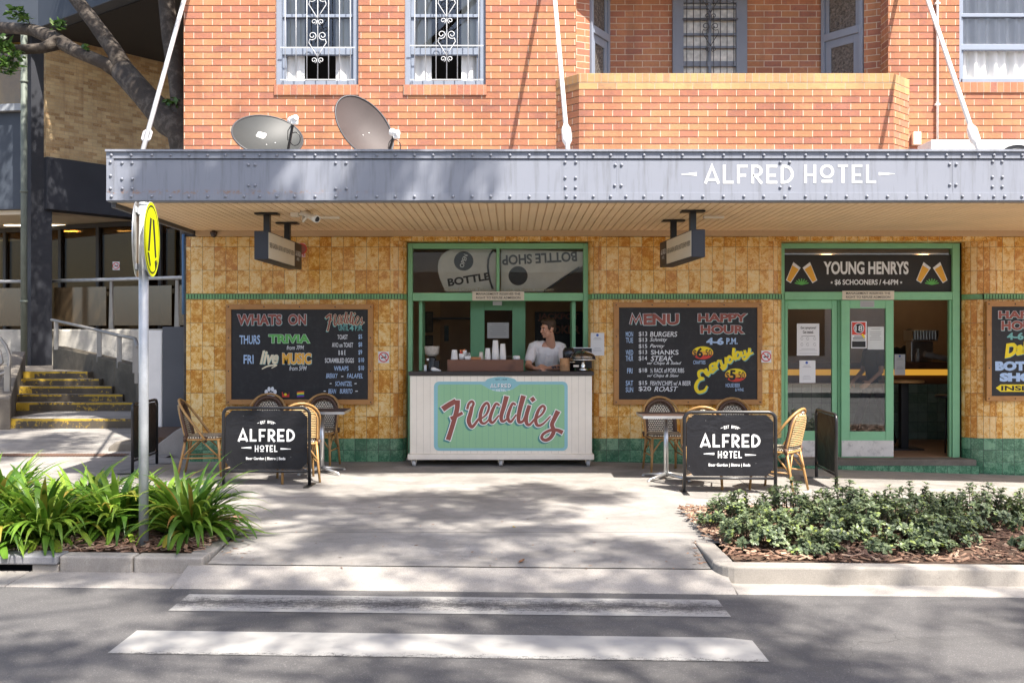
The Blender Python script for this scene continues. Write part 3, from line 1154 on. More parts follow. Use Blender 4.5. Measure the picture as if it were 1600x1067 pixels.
def wall_holes(mb, x0, x1, z0, z1, yf, yb, holes, course=None):
    """upright wall facing the street with openings; reveal = depth of the opening sides"""
    xs = sorted({x0, x1, *[h[0] for h in holes], *[h[1] for h in holes]})
    zs = sorted({z0, z1, *[h[2] for h in holes], *[h[3] for h in holes]})
    xs = [x for x in xs if x0 <= x <= x1]
    zs = [z for z in zs if z0 <= z <= z1]
    for xa, xb in zip(xs[:-1], xs[1:]):
        for za, zb in zip(zs[:-1], zs[1:]):
            cx, cz = (xa + xb) / 2, (za + zb) / 2
            if any(h[0] < cx < h[1] and h[2] < cz < h[3] for h in holes):
                continue
            if course:
                # every course stands 11 mm proud of its raked bed joint
                k0 = math.ceil((za - course) / 0.086 - 1e-6)
                z, lim = za, zb
                while z < lim - 1e-6:
                    j = course + 0.086 * k0
                    lo, hi = j - 0.0056, j + 0.0056
                    e = min(lo, lim)
                    if e > z:
                        mb.quad((xa, yf, z), (xb, yf, z), (xb, yf, e), (xa, yf, e))
                    if lo < lim:
                        t = min(hi, lim)
                        s_ = max(lo, z)
                        r_ = yf + 0.015
                        mb.quad((xa, r_, s_), (xb, r_, s_), (xb, r_, t), (xa, r_, t))
                        mb.quad((xa, yf, s_), (xb, yf, s_), (xb, r_, s_), (xa, r_, s_), [(xa, s_ - 0.01)] * 4)
                        mb.quad((xa, r_, t), (xb, r_, t), (xb, yf, t), (xa, yf, t), [(xa, t + 0.01)] * 4)
                        z = t
                    else:
                        z = lim
                    k0 += 1
            else:
                mb.quad((xa, yf, za), (xb, yf, za), (xb, yf, zb), (xa, yf, zb))
            mb.quad((xb, yb, za), (xa, yb, za), (xa, yb, zb), (xb, yb, zb))
    for h in holes:
        a, b, c, d = h[:4]
        a2, b2, c2, d2 = max(a, x0), min(b, x1), max(c, z0), min(d, z1)
        mb.quad((a2, yf, c2), (a2, yb, c2), (a2, yb, d2), (a2, yf, d2), )
        mb.quad((b2, yb, c2), (b2, yf, c2), (b2, yf, d2), (b2, yb, d2))
        mb.quad((a2, yf, c2), (b2, yf, c2), (b2, yb, c2), (a2, yb, c2))
        mb.quad((a2, yb, d2), (b2, yb, d2), (b2, yf, d2), (a2, yf, d2))
    mb.quad((x0, yb, z0), (x0, yf, z0), (x0, yf, z1), (x0, yb, z1))
    mb.quad((x1, yf, z0), (x1, yb, z0), (x1, yb, z1), (x1, yf, z1))
    mb.quad((x0, yf, z1), (x1, yf, z1), (x1, yb, z1), (x0, yb, z1))
    mb.quad((x0, yb, z0), (x1, yb, z0), (x1, yf, z0), (x0, yf, z0))


XL = PX(287, WY)
XR = 11.0
W1 = (PX(430, WY), PX(560, WY), PZ(133, WY), 6.45)
W2 = (PX(632, WY), PX(759, WY), PZ(133, WY), 6.45)
W3 = (PX(1499, WY), PX(1650, WY), PZ(129, WY), 6.45)
LOG = (0.83, 4.86, 3.9, 6.42)
ub = MB()
wall_holes(ub, XL, XR, 3.02, 8.6, WY, WY + 0.26, [W1, W2, W3, LOG], 0.036)
ub.build('brick_wall', M_BRICK, pub, world=True, uvs=(0.03, -0.036 + 0.086 * 40))
sb = MB()   # flanks, rear and roof close the building so the sun only enters where it should
sb.box(XL, XL + 0.26, WY + 0.262, 21, -0.2, 8.6)
sb.box(XR - 0.26, XR, WY + 0.262, 21, -0.2, 8.6)
sb.box(XL + 0.262, XR - 0.262, 20.7, 21, -0.2, 8.6)
sb.build('side_wall', M_BRICK, pub, world=True)
rb = MB()
rb.box(XL - 0.25, XR + 0.25, WY - 0.3, 21.2, 8.602, 8.75)
rb.build('roof', M_DARK, pub, world=True)
fb = MB()
fb.box(XL + 0.265, XR - 0.265, WY + 0.265, 20.69, 3.06, 3.25)
fb.build('upper_floor', M_DARK, pub, world=True)

# brick-on-edge sills
for (a, b, c, d), lab in ((W1, None), (W2, None), (W3, None)):
    s_ = MB()
    s_.box(a - 0.01, b + 0.01, WY - 0.018, WY + 0.1, c - 0.135, c - 0.002)
    s_.build('window_sill', M_SOLDIER, pub, world=True, uvs=(0.02, -(c - 0.137)))

# loggia behind the parapet
M_BRICKIN = M_BRICK
lg = MB()
lg.prism([(0.83, WY + 0.262), (0.83, WY + 0.262 - 0.0), (1.03, 12.74), (0.93, 12.82), (0.70, 12.70)], 3.9, 6.42)
lg.prism([(1.335, 13.25), (4.27, 13.25), (4.27, 13.45), (1.335, 13.45)], 3.9, 6.42)
lg.prism([(4.67, 12.74), (4.86, WY + 0.262), (5.0, 12.70), (4.77, 12.82)], 3.9, 6.42)
lg.build('loggia_wall', M_BRICKIN, pub, world=True)
lf = MB()
lf.box(0.70, 5.0, WY + 0.264, 13.5, 3.78, 3.898)
lf.box(0.70, 5.0, WY + 0.264, 13.5, 6.425, 6.55)
lf.build('loggia_slab', M_CREAM, pub, world=True)
# canted parapet
pl = [(0.57, WY - 0.001), (0.845, 12.10), (4.81, 12.10), (5.13, WY - 0.001)]
pi = [(4.75, WY - 0.001), (4.70, 12.34), (0.95, 12.34), (0.90, WY - 0.001)]
plan = [pl[0], pl[1], pl[2], pl[3], pi[0], pi[1], pi[2], pi[3]]


def ring(mb, z0, z1, grow=0.0):
    """parapet course: outer line pushed out by grow"""
    o = [(pl[0][0] - grow, pl[0][1]), (pl[1][0] - grow * 0.5, pl[1][1] - grow), (pl[2][0] + grow * 0.5, pl[2][1] - grow), (pl[3][0] + grow, pl[3][1])]
    segs = list(zip(o[:-1], o[1:], pi[::-1][:-1], pi[::-1][1:]))
    for a, b, c, d in segs:
        mb.prism([a, b, d, c], z0, z1)


q = MB()
ring(q, 3.1, PZ(140, 12.1) - 0.001, -0.015)
for k in range(19):
    zt_ = PZ(140, 12.1) - 0.086 * k
    ring(q, zt_ - 0.086 + 0.0056, zt_ - 0.0056)
q.build('parapet', M_BRICK, pub, world=True, uvs=(0.05, -PZ(140, 12.1) + 0.0860 * 60))
q = MB(); ring(q, PZ(140, 12.1) + 0.0005, PZ(129.6, 12.1), 0.002); q.build('parapet_cream_course', M_CREAMBR, pub, world=True, uvs=(0.0, -PZ(129.6, 12.1) + 0.0865))
q = MB(); ring(q, PZ(129.6, 12.1) + 0.0005, PZ(115, 12.1), 0.006); q.build('parapet_coping', M_CREAMSOL, pub, world=True, uvs=(0, -PZ(129.6, 12.1) + 0.002), bevel=0.008)


def spiral(c, r0, r1, a0, turns, n=18):
    return [(c[0] + (r0 + (r1 - r0) * k / n) * math.cos(R(a0 + 360 * turns * k / n)), c[1] + (r0 + (r1 - r0) * k / n) * math.sin(R(a0 + 360 * turns * k / n))) for k in range(n + 1)]


def grille(parent, x0, x1, z0, z1, y, mat, nb=8, zr=None, hearts=()):
    gm = MB()
    for k in range(nb):
        x = x0 + (x1 - x0) * (k + 0.0) / (nb - 1)
        gm.tube([(x, y, z0), (x, y, z1)], 0.0062, 5)
    for z in (zr or []):
        gm.box(x0 - 0.06, x1 + 0.06, y - 0.004, y + 0.004, z - 0.007, z + 0.007)
    cx = (x0 + x1) / 2
    for z in hearts:
        for s in (-1, 1):
            p = spiral((cx + s * 0.066, z), 0.016, 0.058, 180 if s > 0 else 0, 1.35 * s)
            p += [(cx + s * 0.112, z - 0.09), (cx + s * 0.05, z - 0.19), (cx, z - 0.27)]
            gm.tube([(a, y - 0.012, b) for a, b in p], 0.0058, 5)
            p = spiral((cx + s * 0.046, z - 0.315), 0.012, 0.038, 180 if s > 0 else 0, 1.2 * s, 14)
            gm.tube([(a, y - 0.012, b) for a, b in p], 0.0055, 5)
    return gm.build('security_grille', mat, parent, world=True)


def curtain(parent, x0, x1, z0, z1, y, seed, amp=0.03, mat=None):
    c = MB()
    c.smooth = True
    rg = random.Random(seed)
    n = max(10, int((x1 - x0) / 0.014))
    ph = [rg.uniform(0, 6) for _ in range(3)]
    rows = []
    for j in range(7):
        row = []
        for i in range(n + 1):
            x = x0 + (x1 - x0) * i / n
            yy = y + amp * (math.sin(x * 48 + ph[0]) * 0.6 + math.sin(x * 23 + ph[1] + j * 0.15) * 0.5)
            row.append(c.vert((x, yy, z0 + (z1 - z0) * j / 6)))
        rows.append(row)
    for j in range(6):
        for i in range(n):
            c.face((rows[j][i], rows[j][i + 1], rows[j + 1][i + 1], rows[j + 1][i]))
    return c.build('curtain', mat or M_CURTAIN, parent, world=True)


def sash_window(h, yf, zmeet, zbars, seed, style, fr_w=0.075, bars=True):
    a, b, c, d = h
    fr = MB()
    y0 = yf + 0.045
    fr.box(a + 0.001, a + fr_w, y0, y0 + 0.13, c + 0.001, d - 0.001)
    fr.box(b - fr_w, b - 0.001, y0, y0 + 0.13, c + 0.001, d - 0.001)
    fr.box(a + fr_w, b - fr_w, y0 - 0.02, y0 + 0.13, c + 0.001, c + 0.06)
    fr.box(a + fr_w, b - fr_w, y0, y0 + 0.13, d - 0.08, d - 0.001)
    o = fr.build('window', M_FRAME, pub, world=True, bevel=0.004)
    s = MB()
    yi = y0 + 0.05
    for z, t in zbars:
        s.box(a + fr_w + 0.001, b - fr_w - 0.001, yi - (0.02 if t > 0.03 else 0.0), yi + 0.04, z - t / 2, z + t / 2)
    s.box(a + fr_w + 0.001, a + fr_w + 0.045, yi + 0.002, yi + 0.038, c + 0.062, d - 0.082)
    s.box(b - fr_w - 0.045, b - fr_w - 0.001, yi + 0.002, yi + 0.038, c + 0.062, d - 0.082)
    s.build('sash', M_FRAME, o, world=True, bevel=0.003)
    gl = MB()
    zlow = zmeet
    gl.quad((a + fr_w, yi + 0.02, zlow), (b - fr_w, yi + 0.02, zlow), (b - fr_w, yi + 0.02, d - 0.08), (a + fr_w, yi + 0.02, d - 0.08))
    gl.build('pane', M_GLASS if style != 'right' else glass_mat('reflecting_glass', (0.88, 0.90, 0.94), 0.9), o, world=True)
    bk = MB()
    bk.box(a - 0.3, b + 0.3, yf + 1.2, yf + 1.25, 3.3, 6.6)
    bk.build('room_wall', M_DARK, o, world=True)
    yc = yf + 0.19
    if style == 'open':
        wl = (b - a) * 0.20
        curtain(o, a + 0.08, a + fr_w + 0.05 + wl, c + 0.02, d, yc, seed, 0.02)
        curtain(o, b - fr_w - 0.04 - wl, b - 0.08, c + 0.02, d, yc, seed + 1, 0.02)
    else:
        curtain(o, a + 0.0, b, c + 0.02, d, yc, seed, 0.045)
    return o


bars12 = [(PZ(78, WY), 0.085), (PZ(22, WY), 0.04)]
wo1 = sash_window(W1, WY, PZ(78, WY), bars12, 1, 'open')
wo2 = sash_window(W2, WY, PZ(77, WY), bars12, 5, 'open')
M_GRL = paint('pale_grey_bars', (0.55, 0.56, 0.57), 0.45, 0.08, 9)
grille(wo1, W1[0] + 0.135, W1[1] - 0.10, W1[2] + 0.05, 6.4, WY - 0.03, M_GRL, 7, [PZ(76, WY), PZ(126, WY)], [PZ(58, WY), PZ(2, WY) + 0.03])
grille(wo2, W2[0] + 0.135, W2[1] - 0.09, W2[2] + 0.05, 6.4, WY - 0.03, M_GRL, 7, [PZ(73, WY), PZ(126, WY)], [PZ(56, WY), PZ(0, WY) + 0.03])
rail = MB(); rail.tube([(W2[0] + 0.15, WY + 0.3, W2[2] + 0.12), (W2[1] - 0.12, WY + 0.3, W2[2] + 0.12)], 0.016, 6)
rail.build('curtain_rail', paint('orange_cloth', (0.65, 0.18, 0.04), 0.8), wo2, world=True)
sash_window(W3, WY, PZ(70, WY), [(PZ(71, WY), 0.075), (PZ(21, WY), 0.045), (PZ(123, WY), 0.05)], 9, 'right', 0.05)

# loggia window and the two canted joinery faces
BW = (PX(1050, 13.25), PX(1166, 13.25), 4.3, 6.3)
o = MB()
y0 = 13.19
o.box(BW[0], BW[0] + 0.15, y0, 13.249, BW[2], BW[3]); o.box(BW[1] - 0.15, BW[1], y0, 13.249, BW[2], BW[3])
o.box(BW[0] + 0.15, BW[1] - 0.15, y0, 13.249, BW[2], BW[2] + 0.08); o.box(BW[0] + 0.15, BW[1] - 0.15, y0, 13.249, BW[3] - 0.1, BW[3])
o = o.build('window', paint('slate_grey_paint_shade', (0.15, 0.17, 0.21), 0.5, 0.06, 4), pub, world=True, bevel=0.004)  # darker copy of the frame paint, loggia shade put into its colour
s = MB()
for py, t in ((100, 0.07), (74, 0.03), (54, 0.03), (30, 0.03), (12, 0.03)):
    z = PZ(py, 13.2)
    s.box(BW[0] + 0.151, BW[1] - 0.151, 13.2, 13.235, z - t / 2, z + t / 2)
for fx in (0.5,):
    xx = BW[0] + 0.15 + (BW[1] - BW[0] - 0.3) * fx
    s.box(xx - 0.018, xx + 0.018, 13.203, 13.232, BW[2] + 0.081, BW[3] - 0.101)
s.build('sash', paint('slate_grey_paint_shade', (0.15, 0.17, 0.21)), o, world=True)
gl = MB(); gl.quad((BW[0] + 0.15, 13.24, BW[2] + 0.08), (BW[1] - 0.15, 13.24, BW[2] + 0.08), (BW[1] - 0.15, 13.24, BW[3] - 0.1), (BW[0] + 0.15, 13.24, BW[3] - 0.1))
gl.build('pane', paint('lace_behind_glass', (0.52, 0.50, 0.45), 0.25, 0.35, 14), o, world=True)
grille(o, BW[0] + 0.19, BW[1] - 0.19, BW[2] + 0.1, 6.28, 13.17, paint('dark_bars', (0.05, 0.05, 0.055), 0.5), 8, [PZ(30, 13.17)], [PZ(42, 13.17), PZ(-10, 13.17)])


def ripple_glass():
    m, nt, b, out = newmat('rippled_glass')
    n = noise(nt, objco(nt), 34, 2, 0.5, 0.6)
    c = ramp(nt, n, [(0.3, (0.05, 0.045, 0.04)), (0.75, (0.20, 0.18, 0.16))])
    nt.links.new(c, b.inputs['Base Color'])
    b.inputs['Roughness'].default_value = 0.12
    bump(nt, b, n, 1.0, 0.02)
    return m


M_RIP = ripple_glass()


def canted(name, A, B, zb, zt, label_part):
    """joinery between plan points A and B: door leaf with transom light over"""
    A, B = Vector((*A, 0)), Vector((*B, 0))
    u = (B - A).normalized()
    n = Vector((u.y, -u.x, 0))
    L = (B - A).length
    up = Vector((0, 0, 1))
    fr = MB()
    def bx(mb, s0, s1, z0, z1, d0, d1):
        mb.obox(A + u * (s0 + s1) / 2 + up * (z0 + z1) / 2 + n * (d0 + d1) / 2, u, up, n, s1 - s0, z1 - z0, d1 - d0)
    bx(fr, 0, 0.055, zb, zt, -0.06, 0.03)
    bx(fr, L - 0.055, L, zb, zt, -0.06, 0.03)
    bx(fr, 0.055, L - 0.055, 5.66, 5.76, -0.05, 0.035)
    bx(fr, 0.055, L - 0.055, zt - 0.08, zt, -0.06, 0.03)
    o = fr.build(name, M_FRAME, pub, world=True, bevel=0.004)
    lf = MB()
    bx(lf, 0.058, 0.14, zb, 5.657, -0.03, 0.008)
    bx(lf, L - 0.14, L - 0.058, zb, 5.657, -0.03, 0.008)
    bx(lf, 0.14, L - 0.14, 5.55, 5.657, -0.03, 0.008)
    bx(lf, 0.14, L - 0.14, 5.09, 5.14, -0.03, 0.004)
    bx(lf, 0.14, L - 0.14, zb, 4.5, -0.03, 0.006)
    bx(lf, 0.058, 0.11, 5.763, zt - 0.083, -0.03, 0.006)
    bx(lf, L - 0.11, L - 0.058, 5.763, zt - 0.083, -0.03, 0.006)
    lf.build('door_leaf', M_FRAME, o, world=True, bevel=0.003)
    gl = MB()
    bx(gl, 0.14, L - 0.14, 4.5, 5.56, -0.02, -0.01)
    bx(gl, 0.11, L - 0.11, 5.763, zt - 0.083, -0.02, -0.01)
    gl.build('pane', M_RIP, o, world=True)
    kn = MB()
    kn.ell(A + u * (L - 0.10) + up * 4.98 + n * 0.04, (0.025, 0.025, 0.025), 10, 6)
    kn.build('door_knob', M_CHROME, o, world=True)


canted('balcony_door', (4.275, 13.24), (4.665, 12.75), 3.9, 6.42, '')
canted('balcony_window', (1.035, 12.75), (1.33, 13.24), 3.9, 6.42, '')

# fittings on the upper wall
pp = MB()
xq = PX(1463, WY)
pp.tube([(xq, WY - 0.03, 3.3), (xq, WY - 0.03, 8.4)], 0.016, 8)
for z in (4.6, 5.9):
    pp.box(xq - 0.03, xq + 0.03, WY - 0.05, WY - 0.001, z - 0.012, z + 0.012)
tag(pp.build('conduit', M_WHITE, None), 'thin white conduit pipe running up the brick beside the right window', 'pipe')
jb = MB(); jb.box(PX(1424, WY), PX(1436, WY), WY - 0.07, WY - 0.001, PZ(228, WY), PZ(208, WY))
tag(jb.build('junction_box', M_CREAM, None, bevel=0.006), 'small cream junction box on the brick right of the bay', 'box')

# ------------------------------------------------------------------ glazed ground floor
YF1, YF2 = 12.56, 12.62


def corner_wall(mb, pts, z0, z1):
    u = 0.0
    us = [0.0]
    for a, b in zip(pts[:-1], pts[1:]):
        u += math.hypot(b[0] - a[0], b[1] - a[1])
        us.append(u)
    mb.smooth = True
    for k in range(len(pts) - 1):
        a, b = pts[k], pts[k + 1]
        mb.quad((a[0], a[1], z0), (b[0], b[1], z0), (b[0], b[1], z1), (a[0], a[1], z1), [(us[k], z0), (us[k + 1], z0), (us[k + 1], z1), (us[k], z1)])
    mb.smooth = False


def arc(cx, cy, r, a0, a1, n=10):
    return [(cx + r * math.cos(R(a0 + (a1 - a0) * k / n)), cy + r * math.sin(R(a0 + (a1 - a0) * k / n))) for k in range(n + 1)]


O1 = (PX(636, YF1), PX(919, YF1))
O2 = (PX(1220, YF2), PX(1500, YF2))
r1, r2, r3 = YF1 - WY, YF2 - WY, YF2 - WY
XA = PX(291, WY)
segA_flat = [(XA, YF1), (XA, WY), (O1[0] - r1, WY)]
cA = arc(O1[0] - r1, WY + r1, r1, -90, 0)
cB = arc(O1[1] + r1, WY + r1, r1, 180, 270)
segB_flat = [(O1[1] + r1, WY), (O2[0] - r2, WY)]
cB2 = arc(O2[0] - r2, WY + r2, r2, -90, 0)
cC = [(O2[1] + 0.02, YF2)] + [(O2[1] + 0.38 + 0.36 * math.cos(R(a)), WY + 0.22 + 0.22 * math.sin(R(a))) for a in range(180, 271, 9)]
segC_flat = [(O2[1] + 0.38, WY), (9.5, WY)]
ZG, ZB0, ZB1 = 0.299, 2.095, 2.165
ZT = 2.90
def tiled(seg, z0, z1, name, mat, u, v):
    q = MB()
    corner_wall(q, seg, z0, z1)
    q.build(name, mat, pub, world=True, uvs=(u, v))


for k, seg in enumerate((segA_flat, segB_flat, segC_flat)):
    tiled(seg, ZG, ZB0, 'tile_wall', M_TILE, 0.085 + 3.03 * k, -0.279 + 0.302 * 30)
    tiled(seg, ZB1, ZT, 'tile_wall', M_TILE, 0.085 + 3.03 * k, -2.468 + 0.302 * 40)
    tiled(seg, -0.35, ZG, 'green_tile_plinth', M_GTILE, 0.085 + 3.03 * k, -0.299 + 0.151 * 30)
for k, seg in enumerate((cA, cB, cB2, cC)):
    tiled(seg, ZG, ZB0, 'tile_corner', M_TILEN, 0.01 + 1.512 * k, -0.279 + 0.302 * 40)
    tiled(seg, ZB1, 2.845, 'tile_corner', M_TILEN, 0.01 + 1.512 * k, -2.468 + 0.302 * 50)
    tiled(seg, -0.35, ZG, 'green_tile_plinth', M_GTILE, 0.01 + 1.515 * k, -0.299 + 0.151 * 30)
rbw = MB()
# lintels over the shopfronts
lt = MB()
for a, b, yb in ((O1[0] - r1, O1[1] + r1, YF1), (O2[0] - r2, O2[1] + 0.38, YF2)):
    lt.box(a + 0.001, b - 0.001, WY + 0.001, yb + 0.1, 2.846, 2.905)
lt.build('lintel_tiles', M_TILE, pub, world=True, uvs=(0.085, 0.35))
# ribbed band
def rib_band(mb, a, b):
    n = int((b - a) / 0.0375)
    for k in range(n):
        x = a + (b - a) * k / n
        mb.box(x + 0.006, x + (b - a) / n - 0.006, WY - 0.013, WY + 0.012, ZB0 + 0.004, ZB1 - 0.004)
    mb.mi = 1
    mb.box(a, b, WY - 0.004, WY + 0.02, ZB0, ZB1)
    mb.mi = 0
    for z in (ZB0 + 0.002, ZB1 - 0.006):
        mb.box(a, b, WY - 0.010, WY + 0.02, z, z + 0.004)
for a, b in ((XA - 0.004, O1[0] - 0.03), (O1[1] + 0.03, O2[0] - 0.02), (O2[1] + 0.20, 9.5)):
    rib_band(rbw, a, b)
for seg in (cA, cB, cB2, cC):
    corner_wall(rbw, [(p[0], p[1] + 0.02) for p in seg], ZB0, ZB1)
rbw.build('ribbed_green_band', [M_GRIB, M_GRIBD], pub, world=True)
# solid body behind the glaze
bd = MB()
bd.box(XL + 0.27, O1[0] - 0.02, YF1 + 0.002, YF1 + 0.2, -0.3, 3.05)
bd.box(O1[1] + 0.02, O2[0] - 0.02, YF2 + 0.002, YF2 + 0.2, -0.3, 3.05)
bd.box(O2[1] + 0.02, 10.7, YF2 + 0.002, YF2 + 0.2, -0.3, 3.05)
bd.box(O1[0] - 0.02, O1[1] + 0.02, YF1 + 0.12, YF1 + 0.3, 2.86, 3.05)
bd.box(O2[0] - 0.02, O2[1] + 0.02, YF2 + 0.12, YF2 + 0.3, 2.86, 3.05)
bd.box(XL, 10.7, WY + 0.001, WY + 0.15, 2.906, 3.019)
bd.build('inner_wall', M_DARK, pub, world=True)
bl = MB()
bl.tube([(XA - 0.03, WY - 0.02, 1.9), (XA - 0.03, WY - 0.02, 2.93)], 0.02, 8)
bl.build('corner_trim', paint('blue_trim', (0.07, 0.16, 0.30), 0.5), pub, world=True)

# --- rooms behind the openings
M_ROOM = paint('brown_room_wall', (0.48, 0.33, 0.20), 0.7, 0.2, 1.5)
M_ROOMD = paint('dark_room_wall', (0.46, 0.35, 0.26), 0.7, 0.2, 1.5)
rm = MB()
rm.box(-2.4, 2.2, 15.6, 15.7, 0.05, 3.0)
rm.box(-2.4, -2.3, 12.78, 15.598, 0.05, 3.0)
rm.build('room_wall', M_ROOM, pub, world=True)
kl = MB(); kl.box(PX(655, 13.6), PX(684, 13.6), 13.55, 13.65, 2.93, 2.985)
kl = kl.build('room_light', emit_mat('lit_tube', (1.0, 0.80, 0.55), 4.0), pub, world=True)
kl = MB()
for x in (3.6, 5.2, 6.8):
    kl.lathe([(0.09, 2.93), (0.09, 2.985)], (x, 15.9, 0), 16)
kl.build('room_light', emit_mat('lit_downlight', (1.0, 0.72, 0.42), 7.0), pub, world=True)
rm = MB()
rm.box(2.203, 2.3, 12.84, 17, 0.0, 3.0)
rm.box(8.0, 8.1, 12.84, 17, 0.0, 3.0)
rm.box(2.303, 7.997, 16.9, 17, 0.0, 3.0)
rm.build('room_wall', M_ROOMD, pub, world=True)
fl = MB()
fl.box(-2.4, 2.2, YF1 + 0.05, 15.7, -0.1, 0.048)
fl.box(2.3, 8.0, YF2 + 0.02, 17, -0.1, 0.03)
fl.build('room_floor', paint('brown_floor_tiles', (0.34, 0.20, 0.12), 0.35, 0.2, 4), pub, world=True)
cl = MB()
cl.box(-2.4, 8.0, 12.86, 17, 2.99, 3.05)
cl.build('room_ceiling', paint('dim_ceiling', (0.45, 0.36, 0.27), 0.8), pub, world=True)
# back wall door, frames and signs in the room
bd2 = MB()
z = 0.05
bd2.box(PX(688, 15.55), PX(735, 15.55), 15.52, 15.598, 0.05, 2.35)
b2 = bd2.build('inner_door', paint('dark_timber_door', (0.26, 0.165, 0.095), 0.5, 0.2, 3), pub, world=True)
b3 = MB(); b3.box(PX(694, 15.5), PX(701, 15.5), 15.505, 15.519, PZ(533, 15.5), PZ(509, 15.5)); b3.build('door_window', paint('dark_green_glass', (0.012, 0.03, 0.03), 0.2), b2, world=True)
b4 = MB()
b4.box(PX(676, 15.5), PX(735, 15.5), 15.50, 15.597, PZ(499, 15.5), PZ(496, 15.5))
b4.build('picture_rail', M_BLACK, pub, world=True)

# --- kiosk window joinery
def px_box(mb, x0, x1, y0, y1, Yf, Yb):
    mb.box(PX(x0, Yf), PX(x1, Yf), Yf, Yb, PZ(y1, Yf), PZ(y0, Yf))


YJ = YF1
k1 = MB()
px_box(k1, 637, 644.5, 380, 725, YJ, YJ + 0.11)
px_box(k1, 911.5, 919, 380, 725, YJ, YJ + 0.11)
px_box(k1, 644.5, 911.5, 380, 388.5, YJ, YJ + 0.11)
px_box(k1, 644.5, 911.5, 457.5, 470, YJ - 0.012, YJ + 0.11)
px_box(k1, 775.5, 780.5, 388.5, 457.5, YJ + 0.02, YJ + 0.08)
kf = k1.build('kiosk_frame', M_GREEN, pub, world=True, bevel=0.006)
gl = MB()
for a, b in ((644.5, 775.5), (780.5, 911.5)):
    gl.quad((PX(a, YJ), YJ + 0.05, PZ(457.5, YJ)), (PX(b, YJ), YJ + 0.05, PZ(457.5, YJ)), (PX(b, YJ), YJ + 0.05, PZ(388.5, YJ)), (PX(a, YJ), YJ + 0.05, PZ(388.5, YJ)))
gl.build('transom_pane', M_GLASST, kf, world=True)
tx = MB()
text(tx, 'Closed Circuit Television in use on these premises', (694, 449.5, 865, 456.5), plane_px(YJ + 0.045), 0.0)
tx.build('transom_lettering', paint('faint_sticker', (0.45, 0.40, 0.28), 0.6), kf, world=True)
st = MB()
px_box(st, 654.5, 660, 471, 724, YJ + 0.13, YJ + 0.53)
st.build('folded_leaf', M_GREEN, pub, world=True, bevel=0.004)
st = MB()
px_box(st, 893.5, 899.5, 471, 724, YJ + 0.13, YJ + 0.53)
st.build('folded_leaf', M_GREEN, pub, world=True, bevel=0.004)
YD = 12.98
dr_ = MB()
px_box(dr_, 735, 757, 466, 735, YD, YD + 0.045)
px_box(dr_, 800.5, 821, 466, 735, YD, YD + 0.045)
px_box(dr_, 757, 800.5, 466, 485, YD, YD + 0.045)
px_box(dr_, 757, 800.5, 600, 735, YD, YD + 0.045)
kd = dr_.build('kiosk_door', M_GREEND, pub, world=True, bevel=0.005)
gl = MB(); gl.quad((PX(757, YD), YD + 0.02, PZ(600, YD)), (PX(800.5, YD), YD + 0.02, PZ(600, YD)), (PX(800.5, YD), YD + 0.02, PZ(485, YD)), (PX(757, YD), YD + 0.02, PZ(485, YD)))
gl.build('pane', M_GLASSD, kd, world=True)
cv = MB(); px_box(cv, 770, 784, 470, 477, YD - 0.03, YD - 0.002)
cv.build('door_plate', M_ALU, kd, world=True)

# --- entrance joinery
YE = YF2
k2 = MB()
px_box(k2, 1220.5, 1226, 380, 723, YE, YE + 0.11)
px_box(k2, 1488.5, 1500, 380, 723, YE, YE + 0.11)
px_box(k2, 1226, 1488.5, 380, 388, YE, YE + 0.11)
px_box(k2, 1226, 1488.5, 456, 468.5, YE - 0.012, YE + 0.11)
ef = k2.build('entrance_frame', M_GREEN, pub, world=True, bevel=0.006)
gl = MB(); gl.quad((PX(1226, YE), YE + 0.06, PZ(456, YE)), (PX(1488.5, YE), YE + 0.06, PZ(456, YE)), (PX(1488.5, YE), YE + 0.06, PZ(388, YE)), (PX(1226, YE), YE + 0.06, PZ(388, YE)))
gl.build('transom_pane', M_GLASSD, ef, world=True)
M_KICK = paint('scuffed_kick_plate', (0.66, 0.63, 0.58), 0.55, 0.12, 5, dirt=0.75, dirtcol=(0.22, 0.21, 0.19))


def leaf(x0, x1, gx0, gx1, gy0, gy1, yk0, yk1, Yl, name='entrance_door'):
    d = MB()
    px_box(d, x0, gx0, 469, yk1, Yl, Yl + 0.045)
    px_box(d, gx1, x1, 469, yk1, Yl, Yl + 0.045)
    px_box(d, gx0, gx1, 469, gy0, Yl, Yl + 0.045)
    px_box(d, gx0, gx1, gy1, yk1, Yl, Yl + 0.045)
    o = d.build(name, M_GREEN, pub, world=True, bevel=0.006)
    g_ = MB(); g_.quad((PX(gx0, Yl), Yl + 0.022, PZ(gy1, Yl)), (PX(gx1, Yl), Yl + 0.022, PZ(gy1, Yl)), (PX(gx1, Yl), Yl + 0.022, PZ(gy0, Yl)), (PX(gx0, Yl), Yl + 0.022, PZ(gy0, Yl)))
    g_.build('pane', glass_mat('door_glass', (0.72, 0.73, 0.69), 1.7), o, world=True)
    k = MB(); k.box(PX(x0, Yl) + 0.004, PX(x1, Yl) - 0.004, Yl - 0.006, Yl - 0.0005, PZ(yk1 - 2, Yl), PZ(yk0, Yl))
    k.build('kick_plate', M_KICK, o, world=True)
    return o


